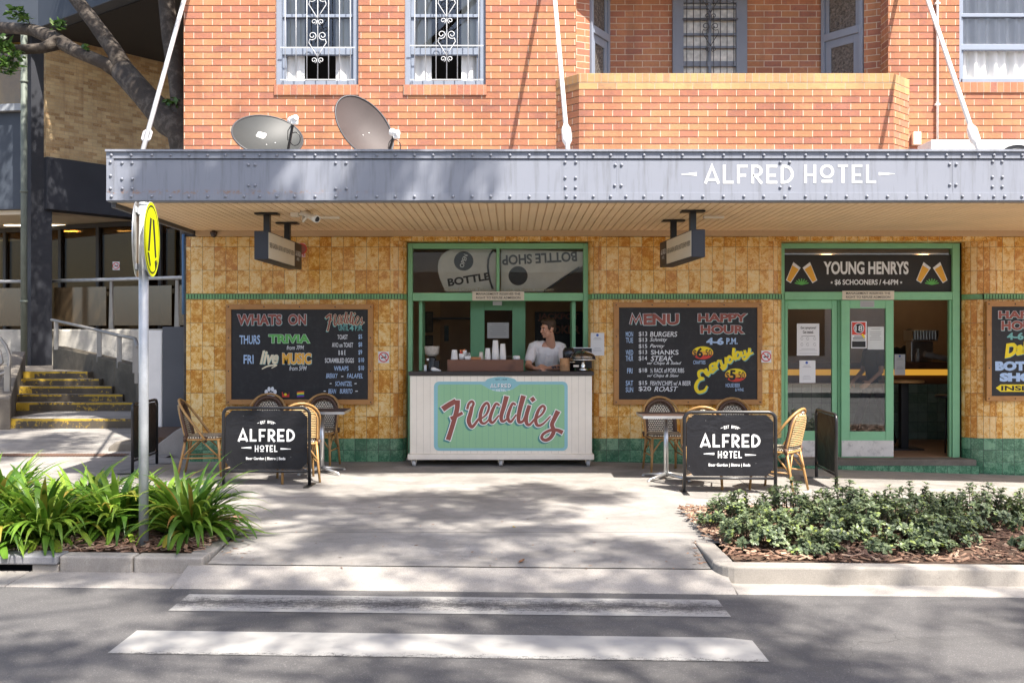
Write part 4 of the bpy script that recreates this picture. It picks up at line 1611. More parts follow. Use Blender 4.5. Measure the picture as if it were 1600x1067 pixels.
leaf(1226.5, 1309, 1231, 1300, 483, 673, 688, 716, YE + 0.05)
leaf(1314.5, 1396.5, 1328, 1384, 482, 674, 688, 715, YE - 0.002)
df = MB(); px_box(df, 1309.5, 1314, 469, 716, YE + 0.03, YE + 0.09)
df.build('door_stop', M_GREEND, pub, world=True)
rj = MB(); px_box(rj, 1483.5, 1488, 469, 722, YE + 0.03, YE + 0.09)
rj.build('folded_leaf', M_GREEN, pub, world=True, bevel=0.004)
stp = MB()
stp.box(O2[0] - 0.02, O2[1] + 0.1, WY - 0.03, YE + 0.12, -0.35, 0.028)
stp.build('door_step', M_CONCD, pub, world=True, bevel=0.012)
stq = MB()
stq.box(O2[0] - 0.0, O2[1] + 0.12, WY - 0.042, WY - 0.031, -0.35, -0.045)
stq.build('step_tiles', M_GTILE, pub, world=True, uvs=(0, 0.2))
kst = MB(); kst.box(O1[0] + 0.002, O1[1] - 0.002, WY + 0.002, YF1 + 0.05, -0.3, 0.045)
kst.build('kiosk_sill', M_CONCD, pub, world=True)

# ------------------------------------------------------------------ awning
AY = 9.80
aw = thing('awning', 'riveted blue-grey awning over the footpath with a tan boarded soffit', 'awning', (1.5, AY, 2.98))
XA0, XA1 = PX(167, AY), 8.6
zt, zb = PZ(234.5, AY), PZ(313.5, AY)


def fascia_mat():
    m, nt, b, out = newmat('blue_grey_riveted_steel')
    co = objco(nt)
    n1 = noise(nt, co, 1.5, 4)
    st = nd(nt, 'ShaderNodeMapping', {0: co, 3: (6.0, 1.0, 0.5)}).outputs[0]
    n2 = noise(nt, st, 3.0, 5, 0.65)
    n3 = noise(nt, co, 26, 5, 0.7)
    c = mixc(nt, n1, (0.205, 0.220, 0.262), (0.235, 0.249, 0.290))
    d = ramp(nt, n2, [(0.50, 0.0), (0.72, 0.7)])
    c = mixc(nt, d, c, (0.130, 0.135, 0.15))
    # rust along the lower seam at the left end
    sp = nd(nt, 'ShaderNodeSeparateXYZ', {0: co})
    zz = math_(nt, 'ABSOLUTE', math_(nt, 'SUBTRACT', sp.outputs[2], PZ(300.5, AY) - 2.98))
    band = nd(nt, 'ShaderNodeMapRange', {0: zz, 1: 0.006, 2: 0.034, 3: 1.0, 4: 0.0}).outputs[0]
    left = nd(nt, 'ShaderNodeMapRange', {0: sp.outputs[0], 1: -4.2, 2: -2.6, 3: 1.0, 4: 0.0}).outputs[0]
    ru = math_(nt, 'MULTIPLY', math_(nt, 'MULTIPLY', band, left), ramp(nt, noise(nt, co, 17, 6, 0.8), [(0.50, 0.0), (0.60, 0.85)]))
    c = mixc(nt, ru, c, (0.27, 0.15, 0.085))
    nt.links.new(c, b.inputs['Base Color'])
    b.inputs['Roughness'].default_value = 0.5
    bump(nt, b, noise(nt, co, 1.1, 2), 0.25, 0.03)
    return m


M_FASCIA = fascia_mat()
fa = MB()
fa.box(XA0, XA1, AY, AY + 0.02, zb + 0.002, PZ(249.8, AY))
fa.box(XA0 - 0.003, XA1, AY - 0.012, AY + 0.02, PZ(248.2, AY), PZ(238.5, AY))
fa.box(XA0, XA1, AY + 0.06, AY + 0.08, zb + 0.02, zt - 0.01)
fa.box(XA0 - 0.006, XA1, AY - 0.034, AY + 0.10, PZ(238, AY), zt)
fa.box(XA0 - 0.003, XA1, AY - 0.012, AY - 0.0005, zb, PZ(301.5, AY))
fa.box(XA0 - 0.002, PX(178, AY), AY - 0.010, AY - 0.0005, PZ(301, AY), PZ(248, AY))
fa.box(XA0 - 0.003, XA1, AY + 0.0, AY + 0.11, zb - 0.008, zb)
for xx, wd in ((964, 0.9), (1489, 0.9), (393, 0.8), (533, 0.6)):
    fa.box(PX(xx - wd / 2, AY), PX(xx + wd / 2, AY), AY - 0.0022, AY - 0.0004, PZ(300.5, AY), PZ(248.5, AY))
fa.build('fascia', M_FASCIA, aw, world=True, bevel=0.003, seg=1)
rv = MB()
topx = [175, 206, 238, 267, 296, 325, 353, 382, 406, 433, 461, 493, 525, 557, 589, 618, 648, 677, 708, 738, 767, 797, 827, 857, 885, 899, 927, 954, 978, 1006, 1034, 1066, 1098, 1130, 1162, 1193, 1226, 1258, 1290, 1322, 1354, 1386, 1416, 1447, 1478, 1503, 1529, 1552, 1569, 1596, 1625, 1655]
riv = [(x, 243, 0.012) for x in topx] + [(x, 307.5, 0.012) for x in topx]
for xs_, ys_ in (((191, 207), (255, 280, 295)), ((388.5, 399), (258, 290)), ((525, 541), (255, 295)), ((883.5, 899.5), (254, 278, 293)), ((961, 971), (258, 290)), ((1219.5, 1234), (254, 293)), ((1484, 1494), (257, 289)), ((1551, 1566), (253, 277, 292)), ((173.5,), (254, 275, 295))):
    for x in xs_:
        for y in ys_:
            riv.append((x + rnd.uniform(-0.5, 0.5), y, 0.010 if x == 173.5 else 0.0004))
AXY = Matrix(((1, 0, 0), (0, 0, -1), (0, 1, 0)))
RPROF = [(0.0165, 0), (0.0165, 0.005), (0.012, 0.012), (0.0, 0.0155)]
r0 = MB(); r0.lathe(RPROF, (0, 0, 0), 10, AXY)
r0 = r0.build('rivet', M_FASCIA, aw)
for k, (x, y, d) in enumerate(sorted(riv, key=lambda r: (r[0] > 1605, r[1] > 300))):
    if k < 100:
        r_ = r0 if k == 0 else r0.copy()
        if k:
            COL.objects.link(r_)
        r_.location = Vector((PX(x, AY), AY - d, PZ(y, AY))) - aw.location
    else:
        rv.lathe(RPROF, (PX(x, AY), AY - d, PZ(y, AY)), 10, AXY)
rv.build('rivet_row', M_FASCIA, aw, world=True)['kind'] = 'stuff'
sf = MB()
xx = XA0 + 0.05
while xx < XA1 - 0.1:
    sf.box(xx + 0.005, xx + 0.084, AY + 0.112, WY - 0.075, 2.972, 2.99)
    xx += 0.089
sf.box(XA0 + 0.05, XA1, AY + 0.112, WY - 0.002, 2.991, 3.004)
sf.build('soffit', M_SOFFIT, aw, world=True, bevel=0.003, seg=1)
bm = MB()
bm.box(PX(308, WY), XA1, WY - 0.072, WY - 0.003, 2.905, 2.985)
bm.build('wall_beam', paint('tan_beam_paint', (0.56, 0.385, 0.225), 0.55, 0.1, 2), aw, world=True, bevel=0.004)
sd = MB()
sd.box(XA0 - 0.002, XA0 + 0.045, AY + 0.112, WY - 0.02, 2.93, 3.0)
sd.box(XA0 + 0.0, XA0 + 0.03, AY + 0.112, WY - 0.02, 3.006, zt - 0.01)
sd.build('side_fascia', paint('dark_edge', (0.10, 0.10, 0.105), 0.6), aw, world=True)
dk = MB()
dk.box(XA0 + 0.035, XA1, AY + 0.105, WY - 0.003, 3.01, 3.30)
dk.build('deck', paint('grey_roof_sheet', (0.28, 0.28, 0.29), 0.5, 0.1, 2), aw, world=True)
lt = MB()
fr = plane_px(AY)
deco_text(lt, 'ALFRED', (1101, 258, 1240, 287), fr, 0.003, sw=0.135, gap=0.185)
deco_text(lt, 'HoTEL', (1256.5, 257.5, 1368.5, 286.5), fr, 0.003, sw=0.135, gap=0.21)
poly2(lt, [(1064, 272.5), (1088.5, 269.5), (1088.5, 275), (1064, 273)], fr, 0.003)
poly2(lt, [(1373, 269.5), (1398, 271.8), (1398, 272.2), (1373, 274.5)], fr, 0.003)
lt.build('lettering', M_LETTER, aw, world=True)


def stay(x0, xw, turn, mat):
    a, b = Vector((x0, 10.5, 3.66)), Vector((xw, WY, 6.70))
    u = (b - a).normalized()
    m = MB()
    m.tube([a - u * 0.42, b], 0.0265, 10)
    m.box(xw - 0.11, xw + 0.11, WY - 0.02, WY - 0.001, 6.55, 6.87)
    o = m.build('stay_rod', mat, aw, world=True)
    t = MB()
    if turn:
        c = a + u * 0.19
        side = u.cross(Vector((0, -1, 0))).normalized()
        for s_ in (-1, 1):
            t.tube([c - u * 0.09 + side * 0.008 * s_, c - u * 0.05 + side * 0.042 * s_, c + u * 0.05 + side * 0.042 * s_, c + u * 0.09 + side * 0.008 * s_], 0.014, 8)
        t.build('turnbuckle', mat, o, world=True)
    else:
        c = a + u * 0.2
        t.tube([c - u * 0.16, c - u * 0.08, c + u * 0.08, c + u * 0.16], [0.024, 0.055, 0.055, 0.024], 10)
        t.build('turnbuckle', mat, o, world=True)


M_RODG = paint('grey_rod', (0.42, 0.42, 0.43), 0.5, 0.08, 6)
M_RODW = paint('white_rod', (0.84, 0.82, 0.78), 0.45, 0.05, 6)
stay(PX(224, 10.5), -4.03, True, M_RODG)
stay(PX(887, 10.5), 0.49, None, M_RODW)
stay(PX(1528, 10.5), 5.12, False, M_RODW)
# ------------------------------------------------------------------ chalkboards
def wood(name, a, b_, rough=0.5):
    m, nt, b, out = newmat(name)
    co = objco(nt)
    st = nd(nt, 'ShaderNodeMapping', {0: co, 3: (2.0, 8.0, 8.0)}).outputs[0]
    n1 = noise(nt, st, 6, 5, 0.65, 0.6)
    n2 = noise(nt, co, 5, 4)
    c = mixc(nt, n1, a, b_)
    d = ramp(nt, n2, [(0.55, 0.0), (0.75, 0.55)])
    c = mixc(nt, d, c, tuple(x * 0.35 for x in b_))
    nt.links.new(c, b.inputs['Base Color'])
    b.inputs['Roughness'].default_value = rough
    bump(nt, b, n1, 0.2, 0.002)
    return m


M_WOOD = wood('oiled_timber', (0.50, 0.25, 0.075), (0.36, 0.165, 0.05))
M_CHALK = paint('chalkboard_black', (0.013, 0.012, 0.013), 0.6, 0.3, 5, fine=0.1, dirt=0.30, dirtcol=(0.06, 0.06, 0.06))
M_BROWN = paint('brick_brown_lettering', (0.28, 0.085, 0.065), 0.7, 0.06)
M_TEAL = paint('teal_lettering', (0.17, 0.42, 0.40), 0.7, 0.06)
M_BLUE = paint('pale_blue_chalk', (0.40, 0.55, 0.78), 0.8, 0.12, 30)
M_PALE = paint('white_chalk', (0.74, 0.76, 0.78), 0.8, 0.12, 30)
M_GRN = paint('green_chalk', (0.12, 0.42, 0.10), 0.8, 0.1)
M_ORG = paint('orange_chalk', (0.80, 0.42, 0.06), 0.8, 0.08)
M_YEL = paint('yellow_chalk', (0.85, 0.66, 0.03), 0.8, 0.08)
M_CRM = paint('cream_chalk', (0.80, 0.72, 0.52), 0.8, 0.08)
M_RED = paint('red_lettering', (0.62, 0.05, 0.03), 0.6, 0.05)
M_INK = paint('black_lettering', (0.012, 0.012, 0.012), 0.6, 0.05)
M_BLU2 = paint('deep_blue_lettering', (0.03, 0.10, 0.42), 0.6, 0.05)
M_PUR = paint('purple_lettering', (0.20, 0.03, 0.32), 0.6, 0.05)
M_GRY = paint('grey_lettering', (0.30, 0.30, 0.31), 0.6, 0.05)
INKS = [M_PALE, M_BROWN, M_TEAL, M_BLUE, M_GRN, M_ORG, M_YEL, M_CRM, M_RED, M_INK, M_BLU2, M_PUR, M_GRY]
WH, BR, TE, BL, GR, OR, YE_, CR, RE, IK, B2, PU, GY = range(13)
YB_ = WY - 0.05          # face of the boards


def chalkboard(label, x0, y0, x1, y1, t=8.0, nails=True):
    bx0, bx1, bz0, bz1 = PX(x0, YB_), PX(x1, YB_), PZ(y1, YB_), PZ(y0, YB_)
    o = thing('chalkboard', label, 'chalkboard', ((bx0 + bx1) / 2, YB_, bz0), 0, 'framed chalkboards on the tiled wall')
    w_ = t * YB_ / F
    f = MB()
    f.box(bx0, bx1, YB_ - 0.014, WY - 0.004, bz1 - w_, bz1)
    f.box(bx0, bx1, YB_ - 0.014, WY - 0.004, bz0, bz0 + w_)
    f.box(bx0, bx0 + w_, YB_ - 0.013, WY - 0.004, bz0 + w_ + 0.0005, bz1 - w_ - 0.0005)
    f.box(bx1 - w_, bx1, YB_ - 0.013, WY - 0.004, bz0 + w_ + 0.0005, bz1 - w_ - 0.0005)
    f.build('frame', M_WOOD, o, world=True, bevel=0.004)
    p = MB()
    p.box(bx0 + w_ * 0.8, bx1 - w_ * 0.8, YB_ + 0.0, WY - 0.006, bz0 + w_ * 0.8, bz1 - w_ * 0.8)
    p.build('panel', M_CHALK, o, world=True)
    n = MB()
    for k in range(5):
        x = bx0 + 0.03 + (bx1 - bx0 - 0.06) * k / 4
        for z in (bz0 + w_ / 2, bz1 - w_ / 2):
            n.lathe([(0.009, 0), (0.006, 0.006), (0, 0.008)], (x, YB_ - 0.014, z), 8, AXY)
    for k in range(1, 3):
        z = bz0 + (bz1 - bz0) * k / 3
        for x in (bx0 + w_ / 2, bx1 - w_ / 2):
            n.lathe([(0.009, 0), (0.006, 0.006), (0, 0.008)], (x, YB_ - 0.014, z), 8, AXY)
    n.build('screw_heads', M_BLACK, o, world=True)
    return o


fr = plane_px(YB_)
# --- left board: origin of the enlarged view (340, 460), 5.927 px per photo px
S1 = 5.927
def L(x0, y0, x1, y1, ox=340.0, oy=460.0):
    return (ox + x0 / S1, oy + y0 / S1, ox + x1 / S1, oy + y1 / S1)


WOB = 0.55
cb1 = chalkboard('framed chalkboard headed WHATS ON left of the coffee window', 353.5, 475.5, 583, 632)
t = MB()
def heavy(tb, s, box, cols=(TE, WH, BR), bold=0.045, out=0.022, sh=(0.55, 0.65), **k):
    outlined(tb, s, box, fr, 0.0012, cols, bold=bold, out=out, sh=sh, **k)


heavy(t, 'WHATS', L(190, 190, 590, 280)); heavy(t, 'ON', L(660, 190, 818, 278))
text(t, 'THURS', L(205, 380, 392, 458), fr, 0.0015, BL, bold=0.022)
heavy(t, 'TRIVIA', L(478, 375, 845, 445), (GR, WH, GR), bold=0.05)
text(t, 'from 7PM', L(640, 472, 800, 512), fr, 0.0015, WH, shear=0.25, bold=0.005)
text(t, 'FRI', L(242, 563, 332, 640), fr, 0.0015, BL, bold=0.022)
heavy(t, 'live', L(398, 525, 560, 640), (TE, CR, CR), bold=0.03, out=0.01, shear=0.3)
ribbon(t, [(p[0], p[1], p[2]) for p in smooth_pts([(L(410, 690, 0, 0)[0], L(0, 690, 0, 0)[1], 1.6), (L(470, 665, 0, 0)[0], L(0, 662, 0, 0)[1], 2.6), (L(545, 650, 0, 0)[0], L(0, 655, 0, 0)[1], 2.2), (L(500, 680, 0, 0)[0], L(0, 682, 0, 0)[1], 1.4)], 5)], 0, fr, 0.0015, CR, dstep=0.00002)
heavy(t, 'MUSIC', L(605, 548, 865, 640), (TE, WH, OR), bold=0.05)
text(t, 'from 5PM', L(665, 662, 825, 704), fr, 0.0015, WH, shear=0.25, bold=0.005)
script(t, L(1000, 160, 1360, 350), fr, 0.0015, (TE, CR, BR), 1.0, (-14, 16), SCRIPT_SHORT)
text(t, 'UNTIL', L(1122, 285, 1213, 335), fr, 0.0015, TE, bold=0.02)
text(t, '4', L(1224, 285, 1258, 335), fr, 0.0015, TE, bold=0.03)
text(t, 'P.M.', L(1275, 288, 1345, 335), fr, 0.0015, TE, bold=0.02)
for s, x0, x1, y, pr in (('TOAST', 1110, 1205, 374, '$5'), ('AVO on TOAST', 1060, 1255, 447, '$8'), ('B & E', 1120, 1185, 518, '$9'), ('SCRAMBLED EGGS', 995, 1262, 590, '$10'), ('WRAPS', 1078, 1212, 664, '$10')):
    text(t, s, L(x0, y, x1, y + 42), fr, 0.0015, WH if s != 'WRAPS' else BL, bold=0.012)
    text(t, pr, L(1304, y - 4, 1338 if len(pr) == 2 else 1356, y + 42), fr, 0.0015, BL, bold=0.016)
for s, x0, x1, y in (('BREKKY', 1005, 1112, 732), ('-', 1145, 1165, 756), ('FALAFEL', 1198, 1345, 732), ('SCHNITZEL', 1088, 1245, 805), ('-', 1038, 1055, 822), ('-', 1268, 1288, 822), ('BEAN', 1025, 1098, 874), ('BURRITO', 1132, 1248, 874), ('-', 982, 1002, 892), ('-', 1275, 1298, 892)):
    text(t, s, L(x0, y, x1, y + (42 if s != '-' else 6)), fr, 0.0015, BL if s != '-' else WH, shear=0.2, bold=0.01)
# paw print and two small flags
def lp(x, y):
    return L(x, y, 0, 0)[:2]
for x, y, rx, ry in ((451, 902, 16, 22), (477, 876, 15, 22), (508, 876, 15, 22), (532, 902, 16, 22)):
    disc2(t, lp(x, y), rx / S1, fr, 0.0015, WH, 14, ry / S1)
poly2(t, [lp(*p) for p in ((455, 948), (460, 925), (478, 908), (492, 903), (506, 908), (524, 925), (530, 948))], fr, 0.0015, WH)
poly2(t, [lp(*p) for p in ((596, 904), (662, 904), (664, 926), (597, 926))], fr, 0.0015, RE)
poly2(t, [lp(*p) for p in ((597, 926.5), (664, 926.5), (664, 950), (598, 950))], fr, 0.0015, RE)
poly2(t, [lp(*p) for p in ((604, 900), (660, 902), (661, 924), (604, 922))], fr, 0.0022, IK)
disc2(t, lp(629, 926), 2.1, fr, 0.0030, YE_, 16)
for k, cm in enumerate((RE, OR, YE_, GR, B2, PU)):
    y = 896 + k * 8.5
    poly2(t, [lp(*p) for p in ((735, y + 4), (768, y), (801, y - 1), (801, y + 7.4), (768, y + 8.4), (735, y + 12.4))], fr, 0.0015, cm)
t.build('chalk_lettering', INKS, cb1, world=True)

# --- middle board (950, 460)
def M2(x0, y0, x1, y1):
    return L(x0, y0, x1, y1, 950.0, 460.0)


cb2 = chalkboard('framed chalkboard headed MENU between the coffee window and the doors', 959, 472.5, 1191, 632)
t = MB()
heavy(t, 'ENU', M2(335, 185, 650, 278), bold=0.045)
for dx, dy, dd, ci, ww in ((0.6, 0.7, 0.0012, TE, 4.4), (0, 0, 0.0024, WH, 4.4), (0, 0, 0.0036, BR, 3.0)):
    ribbon(t, [(x + dx, y + dy) for x, y in (M2(207, 277, 0, 0)[:2], M2(226, 192, 0, 0)[:2], M2(258, 258, 0, 0)[:2], M2(292, 192, 0, 0)[:2], M2(312, 277, 0, 0)[:2])], ww, fr, dd, ci)
heavy(t, 'HAPPY', M2(840, 182, 1275, 250), bold=0.05); heavy(t, 'HOUR', M2(862, 290, 1250, 360), bold=0.05)
text(t, '4-6', M2(915, 405, 1065, 462), fr, 0.0015, BL, bold=0.05); text(t, 'P.M.', M2(1098, 405, 1198, 460), fr, 0.0015, BL, bold=0.03)
for d_, y in (('MON', 345), ('TUE', 402), ('WED', 515), ('THUR', 570), ('FRI', 683), ('SAT', 798), ('SUN', 858)):
    text(t, d_, M2(165 if d_ != 'FRI' else 178, y, 232 if d_ != 'FRI' else 226, y + 46), fr, 0.0015, BL, bold=0.014)
for p_, it, x1, y, sh, i1 in (('$13', 'BURGERS', 640, 345, 0.12, 390), ('$13', 'Schnitty', 548, 402, 0.35, 388), ('$15', 'Parmy', 522, 460, 0.35, 388), ('$13', 'SHANKS', 652, 515, 0.0, 398), ('$14', 'STEAK', 602, 570, 0.25, 395),
                             (None, 'w/ Chips & Salad', 678, 622, 0.35, 365), ('$18', '\u00bd RACK of PORK RIBS', 704, 683, 0.05, 392), (None, 'w/ Chips & Slaw', 655, 738, 0.35, 365), ('$15', "FISH'N'CHIPS w/ A BEER", 765, 800, 0.12, 390), ('$20', 'ROAST', 648, 852, 0.3, 428)):
    h = 42 if p_ else 34
    if it in ('ROAST', 'STEAK', 'BURGERS'):
        h = 46
    if p_:
        text(t, p_, M2(285, y, 362 if p_ != '$20' else 398, y + h), fr, 0.0015, WH, bold=0.01)
    text(t, it, M2(i1, y, x1, y + h), fr, 0.0015, WH, shear=sh, bold=0.012)


def badge(tb, box, s1, s2):
    x0, y0, x1, y1 = box
    c = ((x0 + x1) / 2, (y0 + y1) / 2)
    rx, ry = (x1 - x0) / 2, (y1 - y0) / 2
    # a painted blend from yellow over orange to red
    n = 24
    pts = [(c[0] + rx * math.cos(2 * math.pi * k / n), c[1] + ry * math.sin(2 * math.pi * k / n)) for k in range(n)]
    disc2(tb, c, rx, fr, 0.0012, RE, n, ry)
    poly2(tb, [(c[0] + (p[0] - c[0]), min(p[1], c[1] + ry * 0.35)) for p in pts if p[1] < c[1] + ry * 0.55], fr, 0.0017, OR)
    poly2(tb, [(p[0], p[1]) for p in pts if p[1] < c[1] - ry * 0.05], fr, 0.0022, YE_)
    w_ = x1 - x0
    text(tb, '$', (x0 + w_ * 0.04, y0 + ry * 0.55, x0 + w_ * 0.2, y1 - ry * 0.35), fr, 0.0034, IK, bold=0.01)
    text(tb, s1, (x0 + w_ * 0.24, y0 + ry * 0.3, x0 + w_ * 0.48, y1 - ry * 0.3), fr, 0.0034, IK, bold=0.04)
    text(tb, s2, (x0 + w_ * 0.56, y0 + ry * 0.5, x0 + w_ * 0.92, y1 - ry * 0.5), fr, 0.0034, IK, bold=0.01)


badge(t, M2(780, 480, 975, 600), '6', '.50')
badge(t, M2(1083, 685, 1280, 808), '5', '.50')
text(t, 'CRAFTIES', M2(790, 612, 902, 645), fr, 0.0015, BL, bold=0.01)
text(t, 'HOUSE BEER', M2(1090, 824, 1222, 858), fr, 0.0015, BL, bold=0.01); text(t, '& WINE', M2(1178, 868, 1256, 896), fr, 0.0015, BL, bold=0.01)
# "Everyday" climbing to the right as a painted script
EV = [
    ([(912, 742, 20), (880, 706, 24), (842, 718, 28), (846, 764, 26), (884, 776, 20)], 6),
    ([(884, 780, 22), (838, 796, 28), (812, 852, 32), (836, 902, 30), (892, 890, 26), (916, 850, 16)], 6),
    ([(905, 690, 26), (925, 745, 26), (958, 672, 22)], 5),
    ([(945, 700, 20), (985, 670, 20), (975, 640, 22), (945, 665, 24), (960, 720, 24), (1000, 690, 18)], 5),
    ([(985, 630, 24), (1010, 690, 24)], 1), ([(1000, 660, 18), (1020, 615, 20), (1045, 625, 20)], 4),
    ([(1040, 610, 24), (1060, 660, 24), (1095, 640, 18)], 4), ([(1090, 585, 24), (1090, 660, 26), (1065, 690, 24), (1045, 670, 18)], 5),
    ([(1150, 590, 22), (1120, 575, 24), (1105, 615, 26), (1130, 630, 22), (1158, 590, 20)], 5), ([(1165, 500, 28), (1160, 560, 26), (1180, 605, 22)], 4),
    ([(1225, 545, 22), (1195, 535, 24), (1180, 575, 24), (1205, 592, 22), (1228, 550, 20)], 5), ([(1232, 530, 24), (1238, 570, 22), (1262, 560, 18)], 4),
    ([(1265, 520, 24), (1275, 560, 22), (1310, 530, 20)], 4), ([(1310, 500, 26), (1300, 560, 26), (1265, 600, 24), (1245, 590, 18)], 5), ([(1300, 560, 16), (1340, 540, 18)], 1),
]
for dx, dy, dd, ci, ex in ((7, 8, 0.0012, TE, 0), (0, 0, 0.0030, YE_, 0)):
    for n, (pts, sub) in enumerate(EV):
        sp = smooth_pts(pts, sub) if sub > 1 else pts
        ribbon(t, [(*M2(p[0] + dx, p[1] + dy, 0, 0)[:2], p[2] / S1) for p in sp], 0, fr, dd + 0.00007 * n, ci, dstep=0.00001, ext=0.8)
t.build('chalk_lettering', INKS, cb2, world=True)

# --- right board, running out of the frame (crop origin 1200, 360 at 3.5575)
cb3 = chalkboard('framed chalkboard for happy hour and bottle shop cut by the right photo edge', 1541, 471, 1712, 626.5)
S3 = 3.5575
def M3(x0, y0, x1, y1):
    return (1200 + x0 / S3, 360 + y0 / S3, 1200 + x1 / S3, 360 + y1 / S3)
t = MB()
heavy(t, 'HAPPY', M3(1285, 450, 1540, 488), bold=0.05); heavy(t, 'HOUR', M3(1300, 506, 1520, 552), bold=0.05)
text(t, '4-6', M3(1330, 570, 1418, 606), fr, 0.0015, TE, bold=0.04); text(t, 'P.M.', M3(1440, 570, 1500, 606), fr, 0.0015, TE, bold=0.03)
heavy(t, 'Daily', M3(1315, 620, 1500, 705), (TE, YE_, YE_), bold=0.06, out=0.005, shear=0.35, rot=12)
heavy(t, 'BOTTLE', M3(1268, 732, 1560, 775), (IK, BL, BL), bold=0.07, out=0.0)
heavy(t, 'SHOP', M3(1294, 795, 1525, 836), (IK, BL, BL), bold=0.07, out=0.0)
poly2(t, [M3(*p, 0, 0)[:2] for p in ((1266, 875), (1292, 856), (1560, 856), (1585, 875), (1560, 896), (1292, 896))], fr, 0.0015, YE_)
text(t, 'INSIDE', M3(1298, 864, 1520, 889), fr, 0.0026, IK, bold=0.03)
t.build('chalk_lettering', INKS, cb3, world=True)


WOB = 0.0

# ------------------------------------------------------------------ papers, stickers and small signs
def flat_sign(name, label, cat, x0, y0, x1, y1, Y, base, draw, group=None, th=0.004, rz=0, inks=None):
    o = thing(name, label, cat, (PX((x0 + x1) / 2, Y), Y, PZ(y1, Y)), 0, group)
    b = MB()
    b.box(PX(x0, Y), PX(x1, Y), Y - th, Y - 0.0006, PZ(y1, Y), PZ(y0, Y))
    b.build('sheet', base, o, world=True)
    t = MB()
    draw(t, plane_px(Y - th))
    if t.f:
        t.build('print', inks or INKS, o, world=True)
    return o


M_PAPER = paint('white_paper', (0.74, 0.74, 0.74), 0.7, 0.03)
M_PAPERG = paint('grey_paper', (0.48, 0.47, 0.46), 0.7, 0.03)
M_SIGNC = paint('cream_sign', (0.66, 0.59, 0.47), 0.5, 0.03)


def mgmt(t, f, x0, x1, y0):
    text(t, 'MANAGEMENT RESERVES THE', (x0, y0, x1, y0 + 3.4), f, 0.001, IK, bold=0.01)
    text(t, 'RIGHT TO REFUSE ADMISSION', (x0, y0 + 6.0, x1, y0 + 9.4), f, 0.001, IK, bold=0.01)


flat_sign('admission_sign', 'cream admission sign over the coffee window', 'sign', 738, 455.5, 819, 469.5, YF1 - 0.013, M_SIGNC, lambda t, f: mgmt(t, f, 744, 813, 457.5), 'cream admission signs')
flat_sign('admission_sign', 'cream admission sign over the entrance doors', 'sign', 1316, 454.5, 1397, 468.5, YF2 - 0.013, M_SIGNC, lambda t, f: mgmt(t, f, 1322, 1391, 456.5), 'cream admission signs')


def lines(t, f, x0, x1, ys, h=0.7, c=GY):
    for k, y in enumerate(ys):
        e = (x1 - x0) * (0.0 if k % 3 else 0.12)
        ribbon(t, [(x0 + e, y), (x1 - e, y)], h, f, 0.001, c)


flat_sign('paper_notice', 'grey paper notice on the green kiosk door', 'notice', 761.5, 504, 795, 528.5, YD - 0.001, M_PAPERG, lambda t, f: lines(t, f, 766, 791, (508, 511, 514, 517, 520, 523)), 'paper notices')


def checkin(t, f, x0, y0, s):
    disc2(t, (x0 + 10.5 * s, y0 + 3.6 * s), 2.1 * s, f, 0.001, B2, 14)
    lines(t, f, x0 + 4 * s, x0 + 17 * s, [y0 + (8 + 2.2 * k) * s for k in range(2)], 0.6 * s)
    lines(t, f, x0 + 4 * s, x0 + 17 * s, [y0 + (24 + 2.4 * k) * s for k in range(3)], 0.45 * s)


flat_sign('check_in_notice', 'white check-in notice taped to the tiles right of the coffee window', 'notice', 923, 520, 944, 555.5, WY - 0.001, M_PAPER, lambda t, f: checkin(t, f, 923, 520, 1.0), 'paper notices')
flat_sign('check_in_notice', 'smaller white notice low on the left entrance door', 'notice', 1249, 563, 1274, 598, YE + 0.07, M_PAPER, lambda t, f: checkin(t, f, 1250, 563, 1.0), 'paper notices')


def symp(t, f):
    text(t, 'Got symptoms?', (1251, 510, 1275, 515), f, 0.001, IK, bold=0.02)
    text(t, 'Get tested.', (1254.5, 516.5, 1271, 521), f, 0.001, IK, bold=0.02)
    lines(t, f, 1249, 1277, (525,), 0.5, IK)
    for x in (1253, 1262, 1273):
        for y in (529, 538):
            ribbon(t, arc_pts(x, y, 1.8, 2.2, 0, 330, 10), 0.5, f, 0.001, GY)
    lines(t, f, 1249, 1277, (545, 547.5, 552), 0.5)


flat_sign('health_poster', 'larger white poster headed Got symptoms on the left entrance door', 'poster', 1245, 505.5, 1280, 555.5, YE + 0.07, M_PAPER, symp, 'paper notices')


def eighteen(t, f):
    poly2(t, [(1331.3, 503.5), (1352.5, 503.5), (1352.5, 523), (1331.3, 523)], f, 0.0008, RE)
    disc2(t, (1342, 513), 8.2, f, 0.0014, WH, 22)
    disc2(t, (1342, 513), 7.2, f, 0.0020, IK, 22)
    text(t, '18', (1336.6, 508.8, 1347.4, 517.4), f, 0.0028, WH, bold=0.01)
    poly2(t, [(1331.3, 533), (1352.5, 533), (1352.5, 542.5), (1331.3, 542.5)], f, 0.0008, IK)
    lines(t, f, 1332.5, 1351.5, (525.5, 528, 530.5), 1.2, IK)
    ribbon(t, [(1346.5, 522.5), (1349, 524.5), (1350.5, 528)], 3.0, f, 0.003, YE_)


